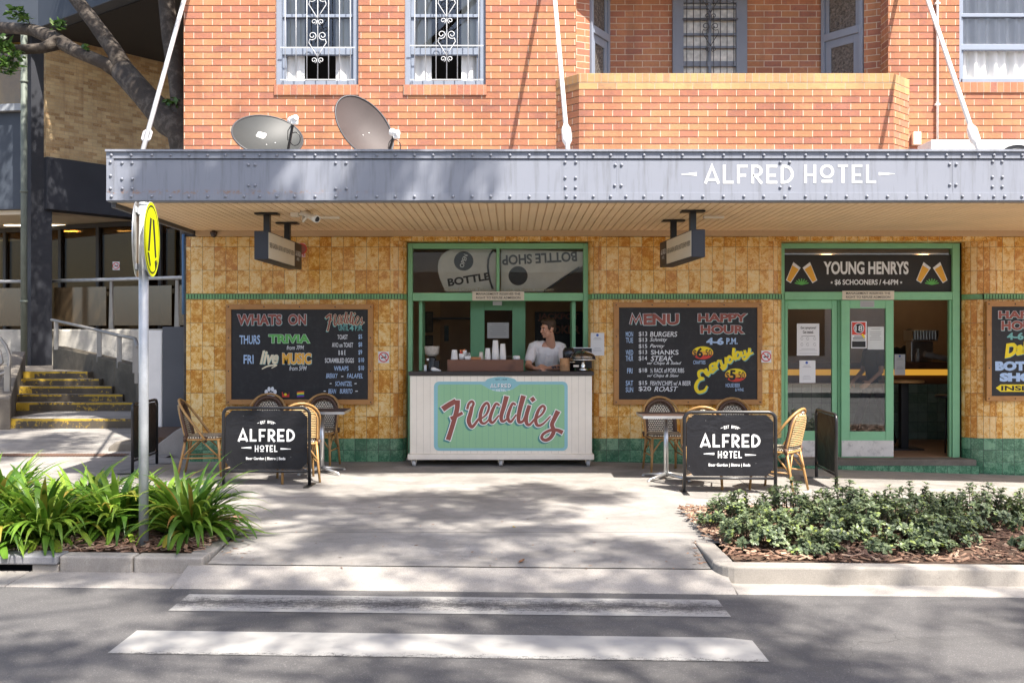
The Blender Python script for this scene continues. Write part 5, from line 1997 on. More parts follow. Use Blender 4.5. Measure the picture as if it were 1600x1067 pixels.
flat_sign('age_limit_sign', 'red and black under 18 sign on the glass of the second entrance door', 'sign', 1330, 502, 1354, 544, YE + 0.017, M_PAPER, eighteen, None)
flat_sign('paper_notice', 'white paper notice beside the under 18 sign on the second entrance door', 'notice', 1355.5, 510.5, 1381, 546, YE + 0.017, paint('plain_paper', (0.62, 0.64, 0.62), 0.7), lambda t, f: lines(t, f, 1359, 1377, (514, 519, 522, 525, 528, 531)), 'paper notices')
flat_sign('door_plaque', 'small grey plaque under the admission sign at the entrance', 'plaque', 1344, 470, 1366, 480, YE - 0.003, paint('grey_plaque', (0.40, 0.40, 0.40), 0.4), lambda t, f: lines(t, f, 1346, 1364, (473, 475.5, 478), 0.6), None)


def nosmoke(t, f, cx, cy, r):
    ribbon(t, arc_pts(cx, cy, r, r, 0, 360, 24)[:-1], r * 0.22, f, 0.0012, RE, closed=True)
    ribbon(t, [(cx - r * 0.55, cy + r * 0.15), (cx + r * 0.6, cy - r * 0.05)], r * 0.26, f, 0.0008, IK)
    ribbon(t, [(cx + r * 0.3, cy - r * 0.25), (cx + r * 0.5, cy - r * 0.5), (cx + r * 0.2, cy - r * 0.65)], r * 0.12, f, 0.0008, IK)
    ribbon(t, [(cx - r * 0.68, cy - r * 0.68), (cx + r * 0.68, cy + r * 0.68)], r * 0.2, f, 0.0016, RE)


flat_sign('no_smoking_sticker', 'no smoking sticker on the tiles between the WHATS ON board and coffee window', 'sticker', 591, 549, 608, 567, WY - 0.001, M_PAPER, lambda t, f: nosmoke(t, f, 599.5, 558, 7.2), 'no smoking stickers')
flat_sign('no_smoking_sticker', 'no smoking sticker on the tiles right of the MENU board', 'sticker', 1189.5, 547.5, 1205, 566.5, WY - 0.075, M_PAPER, lambda t, f: nosmoke(t, f, 1197, 557, 7.2), 'no smoking stickers')


def pinkround(t, f):
    disc2(t, (471, 389), 8.6, f, 0.001, RE, 24)
    disc2(t, (471, 389), 7.0, f, 0.0016, BR, 24)
    text(t, 'E', (473.5, 396, 475.8, 400), f, 0.001, RE, bold=0.04)


flat_sign('round_wall_sign', 'small red round sign on pale card half hidden behind the left lightbox', 'sign', 464, 380, 477, 402, WY - 0.02, paint('pale_pink_card', (0.72, 0.50, 0.50), 0.6), pinkround, None)


# entrance banner behind the transom glass
def banner(t, f):
    text(t, 'YOUNG HENRYS', (1288, 409.5, 1419, 428), f, 0.001, WH, bold=0.035)
    text(t, '$6 SCHOONERS / 4-6PM', (1304.5, 437, 1403, 446), f, 0.001, WH, bold=0.025)
    for x in (1299.5, 1408):
        pts = [(x + (2.4 if k % 2 == 0 else 1.0) * math.sin(math.pi * k / 5), 441.5 - (2.4 if k % 2 == 0 else 1.0) * math.cos(math.pi * k / 5)) for k in range(10)]
        poly2(t, pts, f, 0.001, WH)
    for cx in (1252.5, 1456):
        for s in (-1, 1):
            def q(a, b):
                return (cx + s * a, b)
            out = [q(24.5, 438), q(17, 442.5), q(1.5, 418.5), q(13, 409.5)]
            if s < 0:
                out = out[::-1]
            poly2(t, out, f, 0.001, WH)
            ins = [q(23, 437.5), q(17.4, 441), q(4.5, 421), q(14.5, 414.5)]
            poly2(t, ins, f, 0.0017, OR)
        for k in range(7):
            a = R(-75 + 25 * k)
            ribbon(t, [(cx, 444.5), (cx + 11 * math.sin(a), 444.5 - 9 * math.cos(a))], 1.8, f, 0.0006 + 0.0001 * k, GR)


flat_sign('beer_banner', 'black banner lettered YOUNG HENRYS with clinking glasses above the entrance', 'banner', 1222, 398, 1488, 455.5, YE + 0.045, paint('banner_black', (0.016, 0.014, 0.012), 0.6), banner, None)

# feather flags stored behind the kiosk transom
M_CLOTH = paint('grey_white_cloth', (0.66, 0.66, 0.64), 0.85, 0.12, 5, trans=0)
YT = YF1 + 0.14


def feather(label, outline, letters, rim):
    c = P(sum(p[0] for p in outline) / len(outline), 455, YT)
    o = thing('feather_flag', label, 'flag', c, 0, 'feather flags behind the transom glass')
    b = MB()
    b.slab([P(x, y, YT) for x, y in outline], (0, 0.012, 0))
    b.build('flag_cloth', M_CLOTH, o, world=True)
    t = MB()
    letters(t, plane_px(YT))
    t.build('lettering', INKS, o, world=True)
    e = MB()
    e.tube([P(x, y, YT - 0.01) for x, y in rim], 0.013, 8)
    e.build('pole_sleeve', M_BLACK, o, world=True)


def fl1(t, f):
    disc2(t, (724.5, 408), 15.2, f, 0.001, IK, 26)
    text(t, 'OPEN', (714, 404.5, 735, 411), f, 0.002, WH, bold=0.02, rot=70)
    text(t, 'BOTTLE', (700, 431, 765, 442), f, 0.001, IK, bold=0.04, rot=9)


def fl2(t, f):
    disc2(t, (809.5, 431), 15, f, 0.001, IK, 26)
    text(t, 'BOTTLE SHOP', (785, 396.5, 901, 411), f, 0.001, IK, bold=0.03, rot=183)


feather('grey feather flag lettered BOTTLE with a round OPEN badge behind the transom', [(697, 456), (691.5, 446), (687, 435), (684.6, 425), (684, 416), (685.6, 407), (689.5, 400), (695, 394.5), (703, 390), (768, 389.5), (774.5, 395), (774.5, 456)], fl1, [(770, 392), (765.5, 398), (763, 406), (762.3, 416), (763.3, 428), (766, 440), (770, 452)])
feather('grey feather flag lettered BOTTLE SHOP upside down behind the transom', [(783, 456), (783, 390), (911, 393), (911, 415), (897, 425), (880, 436.5), (864, 446.5), (848, 456)], fl2, [(905, 418), (878, 436), (850, 455)])

# ------------------------------------------------------------------ lightboxes and fittings under the awning
def lightbox(label, near_x, near_y, far_x, far_y, top_n, bot_n, side, txt_mirror):
    """long box hanging across the footpath; side -1: lit face looks left"""
    n0, n1 = near_x
    Yn, Yf_ = near_y, far_y
    o = thing('lightbox_sign', label, 'sign', ((n0 + n1) / 2, (Yn + Yf_) / 2, bot_n), 0, 'lightbox signs hanging under the awning')
    wv = n1 - n0
    f0, f1 = far_x
    b = MB()
    pts = [(n0, Yn), (n1, Yn), (f1, Yf_), (f0, Yf_)]
    b.prism(pts, bot_n, top_n)
    b.build('case', paint('black_case', (0.022, 0.022, 0.028), 0.45, 0.1, 4), o, world=True, bevel=0.006)
    xs = (n0, f0) if side < 0 else (n1, f1)
    A, B = Vector((xs[0], Yn, 0)), Vector((xs[1], Yf_, 0))
    u = (B - A).normalized()
    nn = Vector((-u.y, u.x, 0)) if side < 0 else Vector((u.y, -u.x, 0))
    L_ = (B - A).length
    pf = MB()
    c = A + u * (L_ * 0.375 + 0.01) + Vector((0, 0, (top_n + bot_n) / 2)) + nn * 0.003
    pf.obox(c, u, (0, 0, 1), nn, L_ * 0.74, top_n - bot_n - 0.026, 0.006)
    pf.build('cream_face', paint('lightbox_cream', (0.66, 0.60, 0.48), 0.45, 0.03), o, world=True)
    t = MB()
    if side < 0:
        f = plane_uvn(B + nn * 0.0075, -u, (0, 0, 1), nn)
        bx, ax = (0.28 * L_, 0.97 * L_), (0.06 * L_, 0.22 * L_)
    else:
        f = plane_uvn(A + nn * 0.0075, u, (0, 0, 1), nn)
        bx, ax = (0.03 * L_, 0.72 * L_), (0.78 * L_, 0.94 * L_)
    zc = -(bot_n + (top_n - bot_n) * 0.5)
    text(t, 'BEER GARDEN | BISTRO | BOTTLESHOP | BEDS', (bx[0], zc - 0.036, bx[1], zc + 0.036), f, 0.0005, IK)
    deco_text(t, 'ALFRED', (ax[0], zc - 0.05, ax[1], zc + 0.008), f, 0.0, WH, 0.15, 0.2)
    deco_text(t, 'HoTEL', (ax[0] + 0.06, zc + 0.03, ax[1] - 0.06, zc + 0.065), f, 0.0, WH, 0.16, 0.22)
    t.build('lettering', INKS, o, world=True)
    for s in (0.16, 0.74):
        c = (A + B) / 2 - nn * wv / 2 + u * (s - 0.5) * L_
        h = MB()
        h.box(c.x - 0.035, c.x + 0.035, c.y - 0.035, c.y + 0.035, top_n + 0.001, 2.95)
        h.obox((c.x, c.y, 2.958), (1, 0, 0), (0, 1, 0), (0, 0, 1), 0.26, 0.13, 0.018)
        h.build('hanger', M_BLACK, o, world=True, bevel=0.004)
    return o


lightbox('black and cream lightbox sign hanging above the WHATS ON chalkboard', (PX(397, 10.4), PX(418.7, 10.4)), 10.4, (PX(450, 11.85), PX(471.5, 11.85)), 11.85, PZ(361, 10.4), PZ(405.5, 10.4), 1, False)
lightbox('black and cream lightbox sign hanging above the MENU chalkboard', (PX(1081, 10.2), PX(1102, 10.2)), 10.2, (PX(1031, 11.6), PX(1052, 11.6)), 11.6, PZ(358.5, 10.2), PZ(402, 10.2), -1, False)

# security camera under the soffit
sc_ = thing('security_camera', 'white bullet security camera under the soffit at left', 'camera', P(478, 322, 10.6))
a = MB()
pb = P(474, 331, 10.6); pb.z = 2.965
a.lathe([(0.05, 0), (0.05, -0.018), (0.02, -0.03)], pb, 16)
a.tube([pb - Vector((0, 0, 0.02)), pb - Vector((0.0, 0, 0.09)), P(479, 339, 10.55)], 0.017, 8)
a.box(pb.x - 0.14, pb.x - 0.05, 10.58, 10.66, 2.93, 2.972)
a.build('bracket', M_CREAM, sc_, world=True)
a = MB()
p0, p1 = P(474, 332, 10.55), P(495, 342.5, 10.3)
a.tube([p0, p0 + (p1 - p0) * 0.78, p0 + (p1 - p0) * 0.79, p1], [0.036, 0.036, 0.041, 0.041], 14)
a.build('camera_body', M_WHITE, sc_, world=True)
a = MB(); a.ell(p1, (0.03, 0.012, 0.03), 12, 8); a.build('lens', M_BLACK, sc_, world=True)
# dome cameras on the beam at the far left
for i, (px, lab) in enumerate(((334, 'small dark dome camera on the tan beam above the leftmost tiles'),)):
    c = P(px, 366, WY - 0.09)
    d = MB(); d.ell(c, (0.04, 0.04, 0.045), 14, 8)
    d.lathe([(0.045, 0.0), (0.045, 0.03)], (c.x, c.y + 0.0, c.z + 0.0), 14)
    tag(d.build('dome_camera', paint('smoked_dome', (0.05, 0.03, 0.025), 0.15), None), lab, 'camera')
# soffit batten lights
for i, ((xa, xb, y), lab) in enumerate((((500, 531, 339), 'slim cream light strip on the soffit beside the white camera'), ((1099, 1131, 338.5), 'slim cream light strip on the soffit right of the MENU lightbox'))):
    Y = 1500 * 1.415 / (533.5 - y)
    d = MB(); d.box(PX(xa, Y), PX(xb, Y), Y - 0.03, Y + 0.03, 2.945, 2.9715)
    tag(d.build('soffit_light', M_CREAM, None, bevel=0.006), lab, 'light', 'slim soffit lights')

# ------------------------------------------------------------------ on top of the awning
def dish(label, c, nrm, upv, rw, rh, mat, sticker, arm_to, mirror):
    c, n = Vector(c), Vector(nrm).normalized()
    v = (Vector(upv) - n * Vector(upv).dot(n)).normalized()
    u = v.cross(n)
    o = thing('satellite_dish', label, 'satellite dish', (c.x, c.y, 3.31), 0, 'satellite dishes on the awning roof')
    d = MB(); d.smooth = True
    NR, NA = 9, 40
    def pt(r, a, off):
        return c + u * (rw * r * math.cos(a)) + v * (rh * r * math.sin(a)) + n * (0.10 * (r * r - 1) + off)
    for off, flip in ((0.0, False), (-0.012, True)):
        rows = [[d.vert(pt(0.001, 0, off))] * NA]
        for k in range(1, NR + 1):
            rows.append([d.vert(pt(k / NR, 2 * math.pi * a / NA, off)) for a in range(NA)])
        for k in range(NR):
            for a in range(NA):
                b_ = (a + 1) % NA
                f = (rows[k][a], rows[k + 1][a], rows[k + 1][b_], rows[k][b_]) if k else (rows[0][0], rows[1][a], rows[1][b_])
                d.face(f[::-1] if flip else f)
    d.build('reflector', mat, o, world=True)
    e = MB(); e.tube([pt(1.0, 2 * math.pi * a / NA, -0.004) for a in range(NA)], 0.011, 6, closed=True)
    e.build('rim', paint('dark_rim', (0.05, 0.05, 0.055), 0.5), o, world=True)
    foot = c - v * rh * 1.02
    f2 = c + n * 0.62 - v * rh * 0.42 + u * 0.02
    if arm_to is not None:
        f2 = Vector(arm_to)
    a = MB()
    a.tube([foot, f2], 0.016, 8)
    a.tube([c - n * 0.13, c - n * 0.13 - Vector((0, 0, 0.06)), Vector((c.x - n.x * 0.13, c.y - n.y * 0.13, 3.31))], 0.03, 8)
    lp_ = [f2 + (foot - f2) * 0.1, f2 + (foot - f2) * 0.2 + Vector((-0.05, 0, -0.05)), f2 + (foot - f2) * 0.5 + Vector((-0.03, 0, -0.03))]
    a.tube(lp_, 0.005, 5)
    a.tube([f2 + (foot - f2) * 0.55 + Vector((0.06 * math.cos(t_), 0, 0.075 * math.sin(t_))) + Vector((0.06, -0.02, 0)) for t_ in [k * 0.52 for k in range(12)]], 0.006, 5, closed=True)
    a.build('feed_arm', M_BLACK, o, world=True)
    ln = MB()
    ln.tube([f2 - (c - f2).normalized() * 0.05, f2 + (c - f2).normalized() * 0.03, f2 + (c - f2).normalized() * 0.04, f2 + (c - f2).normalized() * 0.07], [0.032, 0.032, 0.042, 0.042], 12)
    ln.box(f2.x - 0.025, f2.x + 0.045, f2.y - 0.02, f2.y + 0.03, f2.z - 0.06, f2.z + 0.03)
    ln.build('receiver_head', M_WHITE, o, world=True, bevel=0.006)
    if sticker:
        s_ = MB()
        pts = []
        for k in range(24):
            t_ = 2 * math.pi * k / 24
            r_ = 0.15 * (1 + 0.12 * math.cos(4 * t_))
            pts.append((0.02 + r_ * math.cos(t_), 0.30 + r_ * 0.85 * math.sin(t_)))
        s_.poly([c + u * (rw * x) + v * (rh * y) + n * (0.10 * (x * x + y * y - 1) + 0.006) for x, y in pts])
        s_.build('worn_sticker', paint('worn_white_sticker', (0.70, 0.70, 0.68), 0.7, 0.2, 30), o, world=True)
    bo = MB()
    for x, y in ((-0.05, -0.12), (0.22, -0.14)):
        bo.ell(c + u * (rw * x) + v * (rh * y) + n * (0.10 * (x * x + y * y - 1) + 0.002), (0.007, 0.007, 0.007), 8, 5)
    bo.build('bolt_heads', M_WHITE, o, world=True)


M_DISH1 = paint('grey_dish', (0.034, 0.037, 0.037), 0.55, 0.1, 3)
M_DISH2 = paint('weathered_mauve_dish', (0.066, 0.050, 0.047), 0.65, 0.14, 2.5, fine=0.06)
dish('grey satellite dish with a white sticker, left of the pair on the awning', P(419, 212, 10.95), (0.42, -0.62, 0.62), (-0.55, 0.1, 0.8), 0.44, 0.345, M_DISH1, True, P(459, 186, 10.6), False)
dish('weathered mauve satellite dish on the awning below the second barred window', P(570, 199, 10.95), (0.50, -0.78, 0.30), (-0.60, 0.0, 0.80), 0.31, 0.415, M_DISH2, False, P(618, 208, 10.6), True)

ac = thing('air_conditioner', 'white air conditioning unit on the awning at the right', 'air conditioner', (5.7, 11.7, 3.31))
a = MB(); a.box(PX(1455, 11.5), PX(1604, 11.5), 11.5, 11.9, 3.34, PZ(218.5, 11.5))
a.build('casing', M_WHITE, ac, world=True, bevel=0.012)
a = MB()
cc = Vector((PX(1590, 11.49), 11.497, PZ(262, 11.49)))
for k in range(1, 7):
    r_ = 0.045 * k
    a.tube([cc + Vector((r_ * math.cos(t_), -0.008, r_ * math.sin(t_))) for t_ in [2 * math.pi * q / 28 for q in range(28)]], 0.004, 5, closed=True)
a.lathe([(0.275, 0), (0.275, 0.004)], cc, 32, AXY)
a.build('fan_grille', M_BLACK, ac, world=True)
a = MB()
for x in (PX(1470, 11.5), PX(1590, 11.5)):
    a.box(x - 0.03, x + 0.03, 11.48, 11.92, 3.301, 3.339)
a.build('foot_rail', M_STEEL, ac, world=True)
# ------------------------------------------------------------------ coffee cart in front of the kiosk window
YC = 11.95
cart = thing('coffee_cart', 'cream counter on castors painted Freddies in front of the kiosk window', 'counter', (PX(783, YC), YC + 0.25, gz(0, YC)))
zt_, zp1, zp0 = PZ(587, YC), PZ(708, YC), PZ(718, YC)
b = MB()
b.box(PX(640.5, YC), PX(925, YC), YC, YC + 0.42, zp1 - 0.01, zt_)
b.build('cabinet', M_CREAM, cart, world=True, bevel=0.006)
b = MB(); b.box(PX(637, YC), PX(928, YC), YC - 0.025, YC + 0.44, zp0, zp1 - 0.011)
b.build('plinth', M_CREAM, cart, world=True, bevel=0.008)
b = MB(); b.box(PX(638, YC), PX(928, YC), YC - 0.02, YC + 0.44, zt_ + 0.001, PZ(580.5, YC - 0.02))
b.build('worktop', paint('dark_worktop', (0.035, 0.028, 0.026), 0.35, 0.1, 4), cart, world=True, bevel=0.008)
grv = MB()
for k in range(1, 27):
    x = PX(640.5 + 284.5 * k / 27, YC)
    grv.box(x - 0.0012, x + 0.0012, YC - 0.0008, YC - 0.0001, zp1, zt_)
grv.build('board_joints', paint('board_joint', (0.42, 0.38, 0.31), 0.8), cart, world=True)
M_MINT = paint('mint_panel', (0.27, 0.51, 0.29), 0.55, 0.05, 2)
M_SKY = paint('pale_blue_border', (0.25, 0.50, 0.55), 0.55, 0.05, 2)
M_SHAD = paint('teal_shadow_paint', (0.07, 0.25, 0.24), 0.6, 0.05)
sg = MB()
fr = plane_px(YC - 0.001)
CART = [M_SKY, M_MINT, M_SHAD, M_LETTER, M_BROWN, M_TEAL, paint('navy_shadow_paint', (0.03, 0.09, 0.14), 0.6)]
poly2(sg, rrect2(678, 596, 887, 704, 8), fr, 0.0006, 0)
poly2(sg, rrect2(684, 600.5, 882, 700, 4), fr, 0.0014, 1)
poly2(sg, [(752, 600.5), (762, 592), (773, 589.2), (783, 588.6), (793, 589.2), (804, 592), (812, 600.5), (801, 608), (790, 611.5), (783, 612), (776, 611.5), (765, 608)], fr, 0.0022, 0)
for k in range(1, 20):
    x = 684 + 198 * k / 20
    ribbon(sg, [(x, 601), (x, 699.5)], 0.22, fr, 0.0017, 2)
text(sg, 'EST. 1939', (774.5, 591.5, 792, 594.2), fr, 0.003, 6, bold=0.01)
deco_text(sg, 'ALFRED', (767, 600, 799, 606.2), fr, 0.0030, 6, 0.16, 0.2)
deco_text(sg, 'ALFRED', (766.3, 599.3, 798.2, 605.5), fr, 0.0040, 3, 0.16, 0.2)
deco_text(sg, 'HoTEL', (775, 608, 790.5, 611.2), fr, 0.003, 3, 0.17, 0.22)
for a_, b_ in ((769, 773), (793, 797)):
    ribbon(sg, [(a_, 609.6), (b_, 609.6)], 0.7, fr, 0.003, 3)
script(sg, (690, 616, 880, 691.5), fr, 0.0030, (2, 3, 4), 1.0, (-13, 12))
sg.build('painted_sign', CART, cart, world=True)
for px in (647, 782.5, 919):
    c = P(px, 724, YC + 0.05)
    z0 = gz(c.x, c.y)
    w_ = MB()
    w_.lathe([(0.0, -0.022), (0.034, -0.022), (0.040, -0.015), (0.040, 0.015), (0.034, 0.022), (0.0, 0.022)], (c.x, c.y, z0 + 0.041), 18, Matrix(((0, 0, 1), (1, 0, 0), (0, 1, 0))))
    cs = w_.build('castor', paint('grey_rubber', (0.55, 0.54, 0.52), 0.5), cart, world=True)
    w_ = MB()
    w_.box(c.x - 0.033, c.x + 0.033, c.y - 0.02, c.y + 0.03, z0 + 0.083, zp0 - 0.001)
    for s in (-1, 1):
        w_.box(c.x + s * 0.031 - 0.003, c.x + s * 0.031 + 0.003, c.y - 0.015, c.y + 0.02, z0 + 0.035, z0 + 0.082)
    w_.build('castor_fork', M_CHROME, cs, world=True)
ZC = PZ(580.5, YC - 0.02) + 0.001       # top of the worktop


def on_cart(px, Y):
    return Vector((PX(px, Y), Y, ZC))


# timber box with cups on its lid
YX = 12.06
bxo = thing('timber_box', 'brown timber box on the cart carrying the paper cups', 'box', on_cart(759, YX))
M_BOXW = wood('brown_box_timber', (0.20, 0.085, 0.045), (0.15, 0.06, 0.033))
b = MB()
zb1 = PZ(562, YX)
b.box(PX(699, YX), PX(818, YX), YX, YX + 0.014, ZC, zb1)
b.box(PX(699, YX), PX(818, YX), YX + 0.266, YX + 0.28, ZC, zb1)
b.box(PX(699, YX), PX(699, YX) + 0.014, YX + 0.0142, YX + 0.2658, ZC, zb1)
b.box(PX(818, YX) - 0.014, PX(818, YX), YX + 0.0142, YX + 0.2658, ZC, zb1)
b.build('box_sides', M_BOXW, bxo, world=True, bevel=0.002)
b = MB(); b.box(PX(699, YX) + 0.015, PX(818, YX) - 0.015, YX + 0.015, YX + 0.265, zb1 - 0.03, zb1 - 0.002)
b.build('box_lid', M_BOXW, bxo, world=True)
M_CUP = paint('white_paper_cup', (0.82, 0.81, 0.78), 0.6, 0.03)


def cups(px, ytop, label, Y, w=11.0, kind='down', n=1, mat=None):
    """upturned paper cups nested in a stack"""
    z1 = PZ(ytop, Y)
    h = z1 - zb1
    r0 = w / 2 * Y / F
    o = MB()
    step = 0.014
    hc = h - step * (n - 1)
    for k in range(n):
        zb_ = zb1 + step * k
        o.lathe([(r0 * 1.06, zb_ + 0.0005), (r0 * 1.06, zb_ + 0.006), (r0, zb_ + 0.007), (r0 * 0.74, zb_ + hc - 0.003), (r0 * 0.70, zb_ + hc)] if k == n - 1 else [(r0 * 1.06, zb_ + 0.0005), (r0 * 1.06, zb_ + 0.006), (r0, zb_ + 0.007), (r0 * 0.98, zb_ + step)], (PX(px, Y), Y, 0), 18)
    c = o.build('paper_cup_stack' if n > 1 else 'paper_cup', mat or M_CUP, None, loc=None)
    return tag(c, label, 'paper cup', 'white paper cups on the timber box')


YU = YX + 0.12
cups(710, 546.5, 'single upturned white cup at the left end of the timber box', YU)
cups(762, 544, 'short stack of upturned white cups left of the tallest stack', YU, 9.5, n=3)
cups(774, 531.5, 'tallest stack of upturned white cups on the timber box', YU, 11, n=6)
cups(785.5, 537, 'stack of upturned white cups right of the tallest stack', YU, 10, n=4)
cups(752, 550, 'small cream cup standing between the sugar tubs and the cup stacks', YU + 0.06, 8, mat=M_CREAM)
d = MB()
d.lathe([(0.045, zb1 + 0.0005), (0.047, zb1 + 0.02), (0.043, zb1 + 0.045), (0.03, zb1 + 0.05), (0, zb1 + 0.05)], (PX(807, YU), YU, 0), 20)
tag(d.build('takeaway_lids', M_CUP, None), 'low pile of white lids at the right end of the timber box', 'lids')
# condiment tubs
tb = thing('sachet_tub', 'white tub of red and orange sugar sachets on the timber box', 'tub', Vector((PX(722, YU), YU, zb1)))
b = MB(); b.lathe([(0.038, 0.0005), (0.044, 0.075), (0.040, 0.075), (0.035, 0.01), (0, 0.01)], (PX(722, YU), YU, zb1), 16)
b.build('tub', M_CUP, tb, world=True)
b = MB()
for k in range(9):
    a_ = rnd.uniform(-0.5, 0.5)
    b.mi = k % 3
    b.obox((PX(722, YU) + rnd.uniform(-0.02, 0.045), YU + rnd.uniform(-0.02, 0.02), zb1 + 0.085 + rnd.uniform(-0.01, 0.018)), (math.cos(a_), 0.2, math.sin(a_)), (-math.sin(a_), 0, math.cos(a_)), (0, 1, 0), 0.022, 0.06, 0.004)
b.build('sachets', [M_RED, paint('orange_sachet', (0.8, 0.25, 0.08), 0.6), M_CUP], tb, world=True)
tb = thing('stirrer_tub', 'small white tub of stirrers right of the sugar sachets', 'tub', Vector((PX(731.5, YU), YU - 0.04, zb1)))
b = MB(); b.box(PX(727, YU), PX(736, YU), YU - 0.075, YU - 0.01, zb1 + 0.0005, zb1 + 0.045); b.build('tub', M_CUP, tb, world=True, bevel=0.006)
b = MB()
for k in range(6):
    b.obox((PX(728 + k * 1.3, YU), YU - 0.04 + rnd.uniform(-0.015, 0.015), zb1 + 0.065), (1, 0, rnd.uniform(-0.2, 0.2)), (rnd.uniform(-0.2, 0.2), 0, 1), (0, 1, 0), 0.006, 0.05, 0.003)
b.build('stirrers', M_PAPERG, tb, world=True)
tr_ = MB()
tr_.box(PX(736.5, YU), PX(752, YU), YU - 0.11, YU - 0.03, zb1 + 0.0005, zb1 + 0.034)
tag(tr_.build('timber_tray', wood('orange_timber', (0.42, 0.17, 0.06), (0.34, 0.13, 0.05)), None, bevel=0.004), 'small orange timber tray in the middle of the timber box', 'tray')

# coffee grinder
YG = 12.2
gr = thing('coffee_grinder', 'coffee grinder with a clear bean hopper at the left end of the cart', 'grinder', on_cart(673, YG))
cx = PX(675, YG)
b = MB()
b.lathe([(0.065, ZC + 0.0005), (0.065, ZC + 0.02), (0.05, ZC + 0.03), (0.055, ZC + 0.16), (0.04, ZC + 0.18)], (cx, YG, 0), 20)
b.box(cx + 0.03, cx + 0.095, YG - 0.05, YG + 0.05, ZC + 0.0005, ZC + 0.13)
b.build('body', M_BLACK, gr, world=True, bevel=0.006)
b = MB(); b.lathe([(0.05, ZC + 0.185), (0.088, ZC + 0.22), (0.096, PZ(541, YG) - 0.01), (0.096, PZ(541, YG)), (0, PZ(541, YG) + 0.004)], (cx, YG, 0), 24)
b.build('hopper', paint('beans_behind_clear_plastic', (0.40, 0.37, 0.33), 0.15, 0.35, 22), gr, world=True)
b = MB(); b.box(cx - 0.10, cx - 0.065, YG - 0.03, YG + 0.03, ZC + 0.001, ZC + 0.075); b.box(cx - 0.06, cx - 0.03, YG - 0.09, YG - 0.055, ZC + 0.13, ZC + 0.16)
b.build('dosing_chute', M_ALU, gr, world=True, bevel=0.004)
bg = MB()
p0, p1 = on_cart(674, 12.02) + Vector((0, 0, 0.028)), on_cart(689, 12.0) + Vector((0, 0, 0.008))
bg.tube([p0, p0 + (p1 - p0) * 0.3, p1], [0.022, 0.028, 0.006], 9)
tag(bg.build('folded_cloth', M_CUP, None), 'crumpled white cloth lying on the cart by the grinder', 'cloth')

# right end of the cart
YJ2 = 12.1
for k, (z0, lab) in enumerate(((0.0, 'lower of two stacked tan jars on the cart'), (0.082, 'upper of two stacked tan jars on the cart'))):
    j = MB()
    c = on_cart(882.5, YJ2) + Vector((0, 0, z0))
    j.lathe([(0.060, 0.001), (0.064, 0.006), (0.064, 0.072), (0.067, 0.073), (0.067, 0.081), (0.0, 0.0815)], c, 22)
    tag(j.build('tan_jar', paint('tan_cork_jar', (0.60, 0.33, 0.17), 0.6, 0.08, 6), None), lab, 'jar', 'stacked tan jars')
ck_ = thing('cake_stand', 'silver cake stand under a clear dome on the right end of the cart', 'cake stand', on_cart(911, 12.06))
c = on_cart(911, 12.06)
b = MB()
b.lathe([(0.048, 0.001), (0.048, 0.028), (0.018, 0.04), (0.03, 0.07), (0.014, 0.10), (0.026, 0.128), (0.17, 0.140), (0.175, 0.150), (0.0, 0.150)], c, 28)
b.build('stand', M_CHROME, ck_, world=True)
b = MB()
b.lathe([(0.165, 0.1515), (0.158, 0.19), (0.125, 0.225), (0.07, 0.247), (0.012, 0.255), (0.015, 0.27), (0.0, 0.275)], c, 30)
b.build('dome', glass_mat('clear_dome', (0.86, 0.84, 0.80), 1.3, 0.03), ck_, world=True)
b = MB()
for k in range(5):
    b.ell(c + Vector((0.075 * math.cos(k * 1.25), 0.075 * math.sin(k * 1.25), 0.175)), (0.038, 0.038, 0.022), 10, 6)
b.build('pastries', paint('pastry', (0.62, 0.44, 0.27), 0.7, 0.2, 30), ck_, world=True)
rg_ = thing('till_screen', 'black till screen standing behind the cake stand', 'till', on_cart(905, 12.36))
b = MB()
b.box(PX(888, 12.36), PX(925, 12.36), 12.37, 12.385, PZ(575, 12.36), PZ(544, 12.36))
b.build('screen', M_BLACK, rg_, world=True, bevel=0.004)
b = MB(); b.box(PX(888, 12.36), PX(925, 12.36), 12.368, 12.386, PZ(544, 12.36) + 0.0005, PZ(543.3, 12.36) + 0.004); b.build('screen_edge', M_ALU, rg_, world=True)
b = MB(); b.box(PX(900, 12.36), PX(912, 12.36), 12.375, 12.388, ZC, PZ(576, 12.36)); b.build('screen_foot', M_BLACK, rg_, world=True)
cm = thing('coffee_machine', 'black domed coffee machine behind the tan jars', 'coffee machine', on_cart(890, 12.24))
b = MB()
c = on_cart(889, 12.26)
b.lathe([(0.075, 0.001), (0.075, 0.15), (0.080, 0.17), (0.082, 0.25), (0.06, 0.29), (0.0, 0.30)], c, 22)
b.build('body', paint('black_gloss', (0.012, 0.012, 0.014), 0.2), cm, world=True)
b = MB(); b.lathe([(0.083, 0.10), (0.084, 0.11), (0.083, 0.12)], c, 22); b.box(c.x + 0.05, c.x + 0.12, c.y - 0.10, c.y - 0.07, c.z + 0.05, c.z + 0.075)
b.build('chrome_band', M_CHROME, cm, world=True)

